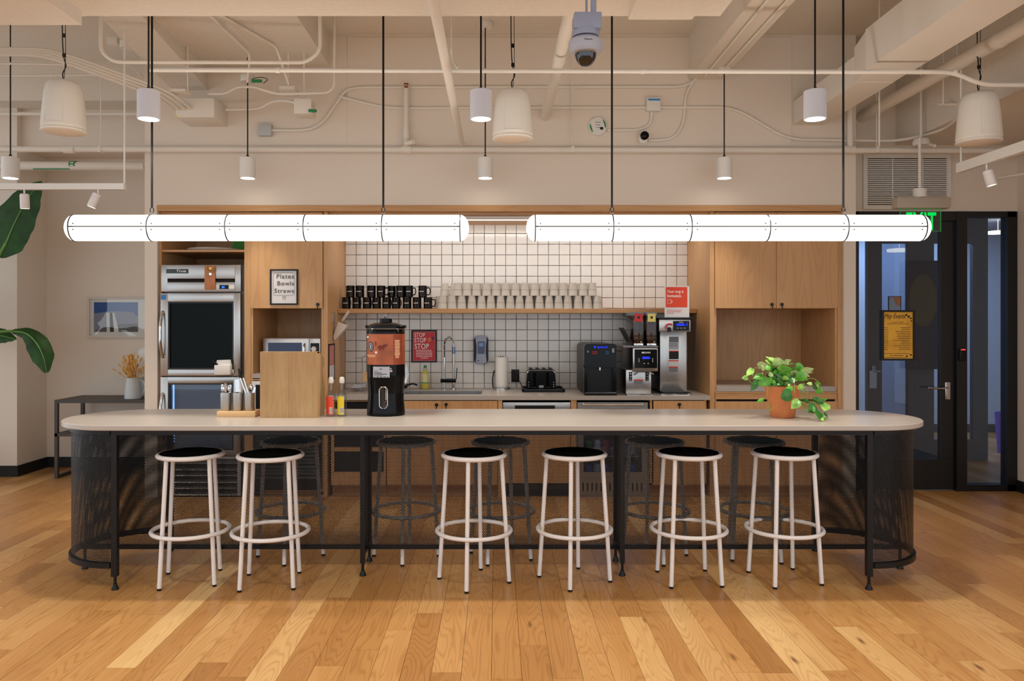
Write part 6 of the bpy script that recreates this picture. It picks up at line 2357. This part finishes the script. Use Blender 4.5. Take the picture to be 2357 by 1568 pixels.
conduit('long thin white conduit crossing the whole picture below the ceiling beam', [P(345, 161, 5.0), P(2195, 166, 5.0), P(2258, 195, 5.0), P(2600, 197, 5.0)], .0145,
        clips=[(P(640, 161.8, 5.0), (1, 0, 0)), (P(1480, 164, 5.0), (1, 0, 0)), (P(2196, 166, 5.0), (1, 0, 0))])
sp_ = conduit('horizontal white sprinkler pipe along the wall above the kitchen', [P(-260, 343, 6.58), P(2600, 347, 6.58)], .026, name='sprinkler_pipe', bend=.02)
for px in (160, 935, 1955):
    q = B().cyl(P(px - 12, 344.5, 6.58), P(px + 12, 344.5, 6.58), .033, n=16)
    q.build('coupling', 'pipe_paint', sp_)
q = B().cyl(P(935, 344, 6.58), P(935, 204, 6.58), .021, n=14).cyl(P(935, 320, 6.58), P(935, 300, 6.58), .027, n=14)
q.cyl(P(935, 330, 6.55), P(952, 326, 6.48), .02, n=12)
q.build('riser', 'pipe_paint', sp_)
q = B().cyl(P(935, 204, 6.58), P(935, 198, 6.58), .010).cyl(P(931.5, 198, 6.58), P(938.5, 198, 6.58), .003).lathe([(0, 0), (.022, .002), (.022, .004), (0, .006)], P(935, 193.5, 6.58), 14)
q.cyl(P(932, 203, 6.58), P(932, 194, 6.58), .003).cyl(P(938, 203, 6.58), P(938, 194, 6.58), .003)
tag(q.build('sprinkler_head', 'copper', sp_), 'copper sprinkler head')
q = B().cyl(P(1957, 345, 6.58), (X(1957, 6.58), 6.58, 3.7), .024, n=14)
q.build('riser', 'pipe_paint', sp_)
for px in (1318, 2018, 232):
    q = B().cyl(P(px, 338, 6.58), (X(px, 6.58), 6.58, CZ if px != 232 else 3.56), .005, n=8).box(X(px, 6.58) - .014, X(px, 6.58) + .014, 6.55, 6.61, Z(352, 6.58), Z(338, 6.58), .003)
    q.build('hanger', 'pipe_paint', sp_)
conduit('thick white pipe running from the beam back to the wall left of centre', [(X(1063, 6.64), 2.2, Z(335, 6.64)), (X(1063, 6.64), 6.56, Z(335, 6.64))], .027)
conduit('white pipe slanting back to the wall right of the centre speaker', [(.415, 4.1, 3.235), (.415, 6.64, 3.235)], .040, clips=[((.415, 5.2, 3.235), (0, 1, 0))])
w_ = YW - .018
conduit('thin white wall conduit with a raised middle run behind the speaker', [P(600, 300, w_), P(732, 300, w_), P(796, 206, w_), P(830, 201, w_), P(1570, 200, w_), P(1600, 186, w_), P(1640, 140, w_)], .0125, bend=.15)
conduit('thin white wall conduit stepping down to the right pendant side', [P(780, 222, w_), P(888, 249, w_), P(1690, 247, w_), P(1812, 321, w_), P(2070, 325, w_), P(2170, 300, 6.3), P(2210, 268, 5.9)], .0125, bend=.15)
conduit('white wall conduit curling down between junction box and pendant', [P(1604, 175, w_), P(1578, 215, w_), P(1574, 285, w_), P(1550, 320, w_), P(1492, 324, w_)], .0125, bend=.2)
conduit('short white conduit from detector up to the blue striped box', [P(1398, 300, w_), P(1474, 299, w_), P(1499, 285, w_), P(1500, 258, w_)], .0125, bend=.15)
for i in range(4):
    o_ = i * 7
    conduit('%s of four parallel white conduits sweeping in from the upper left' % ORD[i + 1], [P(-120, 112 + o_ * .6, 5.6), P(104 - o_ * .3, 112 + o_ * .7, 5.6), P(190, 138 + o_, 5.7), P(395 - o_ * 1.6, 212 + o_ * .5, 6.1), P(452 - o_ * 2, 262, 6.4)], .012, bend=.25)
conduit('thin white conduit across the upper left behind the speaker', [P(-120, 144, 6.0), P(235, 150, 6.0), P(305, 152, 6.1), P(330, 180, 6.2)], .009)
conduit('thin white conduit below the parallel bundle at upper left', [P(-160, 176, 6.6), P(300, 172, 6.6)], .011)
conduit('white conduit making a wide U below the dropped ceiling bay', [P(232, 20, 5.3), P(232, 118, 5.3), P(262, 143, 5.3), P(705, 144, 5.5), P(737, 118, 5.5), P(737, 20, 5.5)], .0135, bend=.3)
conduit('vertical white conduit left of the centre coffer', [P(770, 20, 6.2), P(770, 200, 6.2), P(755, 214, 6.2), P(640, 217, 6.2), P(600, 205, 6.2)], .0105, bend=.12)
conduit('white conduit from electrical box to the left pendant canopy', [P(480, 216, 6.3), P(520, 216, 6.3), P(545, 200, 6.3), P(590, 200, 6.3), P(620, 214, 6.3), P(680, 217, 6.3)], .0105, bend=.12)
conduit('lower white conduit right of the electrical box', [P(520, 253, 6.45), P(598, 251, 6.45), P(625, 233, 6.4), P(660, 231, 6.35), P(690, 240, 6.3)], .0105, bend=.12)
conduit('diagonal white conduit on the dropped bay towards the left pendant', [(X(470, 5.5), 4.25, 3.64), (X(575, 6.2), 6.2, 3.62), P(570, 190, 6.3)], .011, bend=.05)
conduit('second diagonal white conduit crossing the dropped bay', [(-2.35, 4.25, 3.645), (-1.72, 6.1, 3.64), (-1.66, 6.3, 3.36)], .010, bend=.05)
q = B().box(X(390, 6.2), X(438, 6.2), 6.1, 6.2, Z(219, 6.2), Z(213, 6.2)).cyl(P(432, 213, 6.15), (X(432, 6.15), 6.15, 3.66), .006)
tag(q.build('strut_bar', 'pipe_paint'), 'short white strut carrying the conduit bundle above the electrical box', 'bracket')
for k, (a, c_) in enumerate((((X(1730, 4.0) - .05, 2.2, 3.535), (1.73, 6.5, 3.535)), ((1.86, 2.2, 3.535), (1.84, 6.3, 3.535)))):
    conduit('thin conduit on the underside of the narrow right beam, %s side' % ('left', 'right')[k], [Vector(a) if k else Vector((1.70, 2.2, 3.535)), c_], .009)
pd_ = 7.3
pb = conduit('big white pipe with green arrow band crossing the alcove at left', [P(-300, 380, pd_), P(333, 383, pd_)], .040, name='large_pipe', bend=.01)
a, c_ = P(163, 381, pd_), P(177, 381, pd_)
q = B().cyl(a, c_, .0412, n=28, caps=False)
o = tag(q.build('arrow_band', 'green_print', pb), 'green band with white arrows')
q = B()
for dz in (.018, -.006, -.026):
    yy = pd_ - math.sqrt(.0418 ** 2 - dz * dz) - .0005
    zz = a.z + dz
    q.prism([(a.x + .012, zz - .004), (a.x + .03, zz - .004), (a.x + .03, zz - .009), (a.x + .048, zz), (a.x + .03, zz + .009), (a.x + .03, zz + .004), (a.x + .012, zz + .004)], 'y', yy - .001, yy)
q.build('arrows', 'paper_white', o, smooth=0)
B().box(X(80, pd_), X(163, pd_), pd_ - .03, pd_ - .01, a.z - .041, a.z - .034).build('green_strip', 'green_print', pb, smooth=0)
conduit('white pipe under the concrete beam over the alcove', [P(-200, 262, 7.25), P(333, 262, 7.25)], .017)
q = B().lathe([(0, 0), (.05, 0), (.055, .05), (0, .06)], P(292, 112, 6.0), 24)
q.box(X(252, 6.0), X(274, 6.0), 5.96, 6.04, Z(104, 6.0), Z(88, 6.0), .003)
q.cyl(P(292, 95, 6.0), (X(292, 6.0), 6.0, CZ), .008)
tag(q.build('ceiling_fitting', 'pipe_paint'), 'round ceiling fitting with small square box at the upper left', 'fixture')
q = B().box(X(583, 6.3), X(606, 6.3), 6.25, 6.27, Z(193, 6.3), Z(187, 6.3))
tag(q.build('cable_tag', 'green_print', smooth=0), 'green cable tag beside the left pendant canopy', 'tag')
q = B().tube(smooth_path([P(580, 182, 6.27), P(600, 178, 6.26), P(616, 183, 6.26), P(606, 192, 6.26)], 4), .003, 5)
tag(q.build('loose_wire', 'black_cord'), 'thin loose wire curling beside the left pendant canopy', 'wire')
q = B().cyl(P(1039, 118, 5.2), (X(1039, 5.2), 5.2, CZ), .004, n=6).tube(smooth_path([P(1039, 112, 5.2), P(1041, 135, 5.2), P(1052, 156, 5.1)], 4), .007, 6)
tag(q.build('hanger_rod', 'pipe_paint'), 'thin hanger with clip holding the long conduit near the thick white pipe', 'rod')
conduit('short white rail at the far right edge near the track light', [P(2298, 410, 6.2), P(2480, 380, 5.5)], .014)
# ducts at right
q = B().box(2.515, 2.77, 5.45, YW, 3.164, Z(235, 6.64))
q.prism([(2.444, 5.17), (2.766, 5.17), (2.77, 5.5), (2.515, 5.5)], 'z', 3.166, 3.42)
q.box(2.444, 2.77, 1.5, 5.18, 3.164, 3.43)
tag(q.build('air_duct', 'pipe_paint', smooth=0), 'large rectangular white air duct running to the wall at right', 'duct')
conduit('round white duct beside the rectangular air duct', [(3.22, 1.8, 3.30), (3.22, 6.9, 3.30)], .052, name='round_duct', cat='duct', bend=.01, clips=[((3.22, 5.0, 3.3), (0, 1, 0)), ((3.22, 4.35, 3.3), (0, 1, 0))])
q = B().torus((0, 0, 0), .075, .008, 20, 6, 0, PI)
for v in q.bm.verts:
    v.co = Vector((v.co.x, 0, v.co.y)) if abs(v.co.z) < 1e-9 else Vector((v.co.x, v.co.z, v.co.y))
for v in q.bm.verts:
    v.co += Vector((3.22, 4.55, 3.32))
q.cyl((3.22, 4.55, 3.39), (3.22, 4.55, CZ), .006)
tag(q.build('duct_hanger', 'pipe_paint'), 'curved white hanger strap around the round duct', 'hanger')
conduit('white branch pipe leaving the round duct at upper right', [(3.22, 4.1, 3.30), (3.30, 4.0, 3.16), (3.9, 3.8, 3.12)], .05, name='round_duct', cat='duct', bend=.1)
conduit('white strut rail under the boxed ceiling drop behind the right speaker', [P(2158, 240, 6.0), P(2420, 240, 6.0)], .014)
for px, py0, py1, lb in ((2024, 210, 336, 'left'), (2203, 70, 162, 'middle'), (2171, 118, 240, 'right')):
    d_ = 5.9
    q = B().cyl(P(px, py1, d_), (X(px, d_), d_, CZ if X(px, d_) < 3.5 else 3.05), .006)
    tag(q.build('hanger_rod', 'pipe_paint'), 'thin vertical hanger rod near the air duct, %s of three' % lb, 'rod')
q = B().lathe([(0, 0), (.06, .004), (.065, .03), (.055, .055), (0, .06)], P(2120, 336, 6.4), 24)
q.cyl(P(2135, 330, 6.4), P(2152, 336, 6.3), .012)
q.cyl(P(2120, 322, 6.4), (X(2120, 6.4), 6.4, CZ if X(2120, 6.4) < 3.52 else 3.05), .010)
tag(q.build('ceiling_junction', 'white_plastic'), 'round white ceiling fitting above the air grille', 'fixture')

# ================================================================== TRACK LIGHTS
def track_spot(p, tilt, label, parent_name='track_spotlight'):
    t = thing(parent_name, label, 'lamp', p, 'small white track spotlights')
    o = B().cyl((0, 0, -.02), (0, 0, .03), .006).build('stem', 'white_metal', t, local=True)
    q = B().lathe([(0, .0), (.022, 0), (.030, -.006), (.031, -.03), (.0295, -.031), (.0295, -.034), (.031, -.035), (.031, -.105), (.0295, -.107), (.027, -.100)], (0, 0, -.012), 26)
    h = q.build('head', 'white_metal', t, local=True)
    h.rotation_euler = tilt
    ln = B().lathe([(.0275, -.102), (0, -.102)], (0, 0, -.012), 22).build('lens', 'spot_glow', h, local=True)
    return t


d_ = 5.6
tl = thing('light_track', 'white suspended light track at the upper left with two spots', 'track', P(120, 437, d_))
B().box(X(-260, d_), X(288, d_), d_ - .02, d_ + .02, Z(437, d_), Z(423, d_)).build('rail', 'white_plastic', tl, smooth=0)
B().cyl(P(286.5, 424, d_), (X(286.5, d_), d_, CZ), .0065, n=8).build('hanger_rod', 'white_plastic', tl)
B().cyl(P(-250, 424, d_), (X(-250, d_), d_, CZ), .0065, n=8).build('hanger_rod', 'white_plastic', tl)
track_spot(P(56, 442, d_), (R(4), 0, 0), 'white track spotlight before the banana leaf')
track_spot(P(226, 442, d_), (R(-8), R(20), 0), 'tilted white track spotlight at the right end of the left track')
light('spot_source', 'SPOT', P(56, 474, d_), 14, WARM, (R(18), 0, 0), spot_size=R(70), spot_blend=.6, shadow_soft_size=.03)
light('spot_source', 'SPOT', P(221, 474, d_), 14, WARM, (R(12), R(14), 0), spot_size=R(70), spot_blend=.6, shadow_soft_size=.03)
xr = X(2207, 5.47)
zr = Z(388, 5.47)
tr_ = thing('light_track', 'white suspended light track at the right running towards the viewer', 'track', (xr, 4.2, zr - .03))
B().box(xr - .02, xr + .02, 2.4, 5.47, zr - .032, zr + .034).build('rail', 'white_plastic', tr_, smooth=0)
B().cyl((xr, 5.445, zr + .034), (xr, 5.445, 3.245), .0065, n=8).build('hanger_rod', 'white_plastic', tr_)
track_spot((xr, 5.16, zr - .06), (R(-6), R(-13), 0), 'white track spotlight under the right track')
light('spot_source', 'SPOT', (xr + .03, 5.16, zr - .20), 10, WARM, (R(14), R(-10), 0), spot_size=R(70), spot_blend=.6, shadow_soft_size=.03)

# ================================================================== ALCOVE AT THE LEFT
yk0, yk1 = 7.45, 7.95
zt = Z(912.5, yk1)
xk0 = X(125, yk0)
xk1 = X(333, YW) - .012
ct_ = thing('console_table', 'dark metal console table in the alcove left of the kitchen', 'table', ((xk0 + xk1) / 2, 7.7, 0))
zt = Z(921, yk0)
B().box(xk0, xk1, yk0, yk1, zt - .03, zt).build('top', M('dark_bronze', (74, 68, 64), .5, .4).name, ct_, smooth=0)
for xx in (xk0 + .0, xk1 - .03):
    for yy in (yk0, yk1 - .03):
        B().box(xx, xx + .03, yy, yy + .03, 0, zt - .03).build('leg', 'dark_bronze', ct_, smooth=0)
    B().box(xx, xx + .03, yk0 + .03, yk1 - .03, 0, .03).build('base_bar', 'dark_bronze', ct_, smooth=0)
B().box(xk0, xk1, yk0, yk1, Z(1005, yk0) - .0, Z(998, yk0)).build('lower_shelf', 'dark_bronze', ct_, smooth=0)
yv = 7.58
kv = yv / F
vz = zt
va = thing('pitcher', 'grey white enamel pitcher on the console table', 'pitcher', (X(306, yv), yv, vz))
sv = 44 * kv / (0.19)
B().lathe([(0, 0), (.074, 0), (.078, .004), (.073, .10), (.062, .19), (.064, .205), (.060, .205), (.058, .19), (.068, .01), (0, .008)], (0, 0, 0), 34).build('body', M('enamel_grey', (190, 196, 198), .3).name, va, local=True)
B().tube(smooth_path([(.063, 0, .18), (.10, 0, .165), (.115, 0, .11), (.10, 0, .06), (.074, 0, .035)], 4), .007, 8).build('handle', 'enamel_grey', va, local=True)
q = B()
rnd = random.Random(21)
for i in range(110):
    a, t = rnd.uniform(0, 2 * PI), rnd.uniform(.1, 1)
    sp = rnd.uniform(0, .11) * t
    base = Vector((.03 * math.cos(a) * t, .03 * math.sin(a) * t, .17))
    tip = Vector((sp * 1.5 * math.cos(a) - .015, sp * math.sin(a), .24 + rnd.uniform(0, .17) - sp * .35))
    q.tube([base, tip], .0016, 4)
    ax = (tip - base).normalized()
    q.tube([tip - ax * .004, tip + ax * .008, tip + ax * .024, tip + ax * .038], [.003, .0085, .008, .002], 6)
df = q.build('dried_grass', M('straw_gold', (214, 164, 92), .8, vary=.2, bscale=60).name, local=True)
df.location = (X(306, yv), yv, vz)
tag(df, 'bunch of golden dried grass heads in the grey pitcher', 'dried flowers', kind='stuff')
yl = 7.84
wl = thing('water_filter', 'white rounded filter tank half hidden behind the wall edge', 'filter', (X(352, yl), yl, vz))
B().lathe([(.11, 0), (.12, .01), (.12, .19), (0, .19)], (0, 0, 0), 32).build('lower_tank', M('filter_grey', (170, 166, 162), .4).name, wl, local=True)
B().lathe([(.145, .19), (.15, .20), (.15, .40), (.135, .46), (.09, .50), (0, .515)], (0, 0, 0), 36).build('upper_tank', 'white_plastic', wl, local=True)
B().tube(rounded([(-.10, -.05, .085), (-.15, -.06, .085), (-.15, -.06, .05)], .01), .008, 8).build('tap', 'chrome', wl, local=True)
# framed picture
y = 8.05
px0, px1, py0, py1 = 204, 342, 684, 778
fp_ = thing('framed_picture', 'white framed landscape photo on the alcove wall above the console', 'picture', P(272, py1, y))
B().frame(X(px0, y), X(px1, y), Z(py1, y), Z(py0, y), .022, y - .03, y).build('frame', M('pale_frame', (206, 196, 188), .5).name, fp_, smooth=0)
B().box(X(px0 + 4, y), X(px1 - 4, y), y - .014, y - .002, Z(py1 - 4, y), Z(py0 + 4, y)).build('mat_board', 'paper_white', fp_, smooth=0)
ya = y - .016
B().box(X(218, y), X(319, y), ya, ya + .002, Z(764, y), Z(696, y)).build('photo_sky', M('photo_blue', (34, 74, 150), .3).name, fp_, smooth=0)
pts = [(218, 764), (218, 722)] + [(218 + 101 * t / 10, 722 - 5 * math.sin(PI * t / 10 * .9)) for t in range(1, 10)] + [(319, 730), (319, 764)]
B().prism([(X(a, y), Z(b_, y)) for a, b_ in pts], 'y', ya - .002, ya).build('photo_sand', M('photo_grey', (140, 140, 160), .5).name, fp_, smooth=0)
B().prism([(X(a, y), Z(b_, y)) for a, b_ in ((218, 764), (225, 758), (250, 753), (275, 747), (319, 745), (319, 764))], 'y', ya - .003, ya - .001).build('photo_ground', M('photo_brown', (98, 92, 88), .5).name, fp_, smooth=0)
for a in (((247, 720), (254, 720), (255, 764), (248, 764)), ((261, 720), (265, 720), (276, 764), (265, 764))):
    B().prism([(X(p, y), Z(b_, y)) for p, b_ in a], 'y', ya - .004, ya - .002).build('photo_road_line', 'paper_white', fp_, smooth=0)
B().prism([(X(p, y), Z(b_, y)) for p, b_ in ((255.5, 720), (260, 720), (263, 764), (256, 764))], 'y', ya - .004, ya - .002).build('photo_road', M('photo_dark', (40, 42, 56), .5).name, fp_, smooth=0)
B().box(X(px0 + 4, y), X(px1 - 4, y), y - .024, y - .022, Z(py1 - 4, y), Z(py0 + 4, y)).build('glass', 'glass_clear', fp_, smooth=0)

# ---- banana plant, its pot stands just outside the left edge
yb_ = 6.95
ban = thing('banana_plant', 'big leaved banana plant reaching in from the left edge', 'plant', (-5.05, yb_, 0))
B().lathe([(0, 0), (.19, 0), (.24, .36), (.255, .38), (.235, .38), (.22, .33), (0, .33)], (-5.05, yb_, 0), 32).build('pot', 'white_plastic', ban)
B().lathe([(0, .335), (.222, .335)], (-5.05, yb_, 0), 28).build('potting_soil', 'soil', ban)
M('banana_green', (26, 62, 12), .45, spec=.25, vary=.22, bscale=9)
M('banana_mid', (84, 128, 52), .45, vary=.12, bscale=9)


def banana_leaf(path, widths, cup, up):
    """blade along a mid-rib path (points), widths on either side"""
    q = B()
    pts = smooth_path(path, 5)
    n = len(pts)
    prev = None
    ribs = []
    for i, p in enumerate(pts):
        t = i / (n - 1) * (len(widths) - 1)
        k = min(int(t), len(widths) - 2)
        wl_ = widths[k][0] + (widths[k + 1][0] - widths[k][0]) * (t - k)
        wr_ = widths[k][1] + (widths[k + 1][1] - widths[k][1]) * (t - k)
        tg_ = (pts[min(i + 1, n - 1)] - pts[max(i - 1, 0)]).normalized()
        side = tg_.cross(up).normalized()
        nr = side.cross(tg_)
        rip = .006 * math.sin(i * 1.9)
        row = [p - side * wl_ + nr * (cup * wl_ + rip), p - side * wl_ * .5 + nr * cup * wl_ * .3, p, p + side * wr_ * .5 + nr * cup * wr_ * .3, p + side * wr_ + nr * (cup * wr_ - rip)]
        cur = [q.bm.verts.new(v) for v in row]
        if prev:
            for a in range(4):
                q.f([prev[a], prev[a + 1], cur[a + 1], cur[a]])
        prev = cur
        ribs.append(p + nr * .002)
    lf = q.build('leaf', 'banana_green', ban)
    B().tube(ribs, [.010 * (1 - .85 * i / (n - 1)) for i in range(n)], 6).build('midrib', 'banana_mid', lf)
    return lf


def bp(px, py, dy=0):
    return P(px, py, yb_ + dy)


kk = yb_ / F
B().tube(smooth_path([(-5.05, yb_, .33), (-5.04, yb_, .9), (-4.98, yb_, 1.4)], 5), [.05 - .001 * i for i in range(11)], 10).build('trunk', 'banana_mid', ban)
B().tube(smooth_path([(-4.98, yb_, 1.38), bp(-60, 700), bp(-8, 600), bp(14, 560)], 5), .014, 8).build('leaf_stalk', 'banana_mid', ban)
banana_leaf([bp(-2, 592), bp(14, 560), bp(36, 510), bp(66, 455), bp(96, 418)], [(18 * kk, 6 * kk), (62 * kk, 40 * kk), (58 * kk, 44 * kk), (34 * kk, 32 * kk), (2 * kk, 2 * kk)], -.10, Vector((0, -1, .1)))
B().tube(smooth_path([(-4.98, yb_, 1.38), bp(-90, 790), bp(-30, 768), bp(30, 762)], 5), .012, 8).build('leaf_stalk', 'banana_mid', ban)
banana_leaf([bp(28, 763), bp(60, 768), bp(84, 790, -.03), bp(100, 822, -.06), bp(108, 858, -.08)], [(4 * kk, 4 * kk), (16 * kk, 14 * kk), (24 * kk, 26 * kk), (22 * kk, 26 * kk), (3 * kk, 5 * kk)], -.25, Vector((.2, -1, .35)))
B().tube(smooth_path([(-4.98, yb_, 1.38), bp(-70, 800), bp(-30, 780)], 4), .012, 8).build('leaf_stalk', 'banana_mid', ban)
banana_leaf([bp(-40, 778, .05), bp(-20, 772, .05), bp(0, 773, .04), bp(20, 777, .03), bp(38, 781, .02)], [(4 * kk, 4 * kk), (20 * kk, 18 * kk), (20 * kk, 20 * kk), (12 * kk, 12 * kk), (1 * kk, 1 * kk)], -.2, Vector((0, -1, .5)))
for path in ([bp(-60, 700), bp(-110, 520), bp(-180, 380)], [bp(-80, 760), bp(-160, 700), bp(-260, 720)]):
    banana_leaf([Vector((-4.98, yb_, 1.4))] + path, [(2 * kk, 2 * kk), (30 * kk, 30 * kk), (36 * kk, 36 * kk), (2 * kk, 2 * kk)], -.1, Vector((0, -1, .4)))
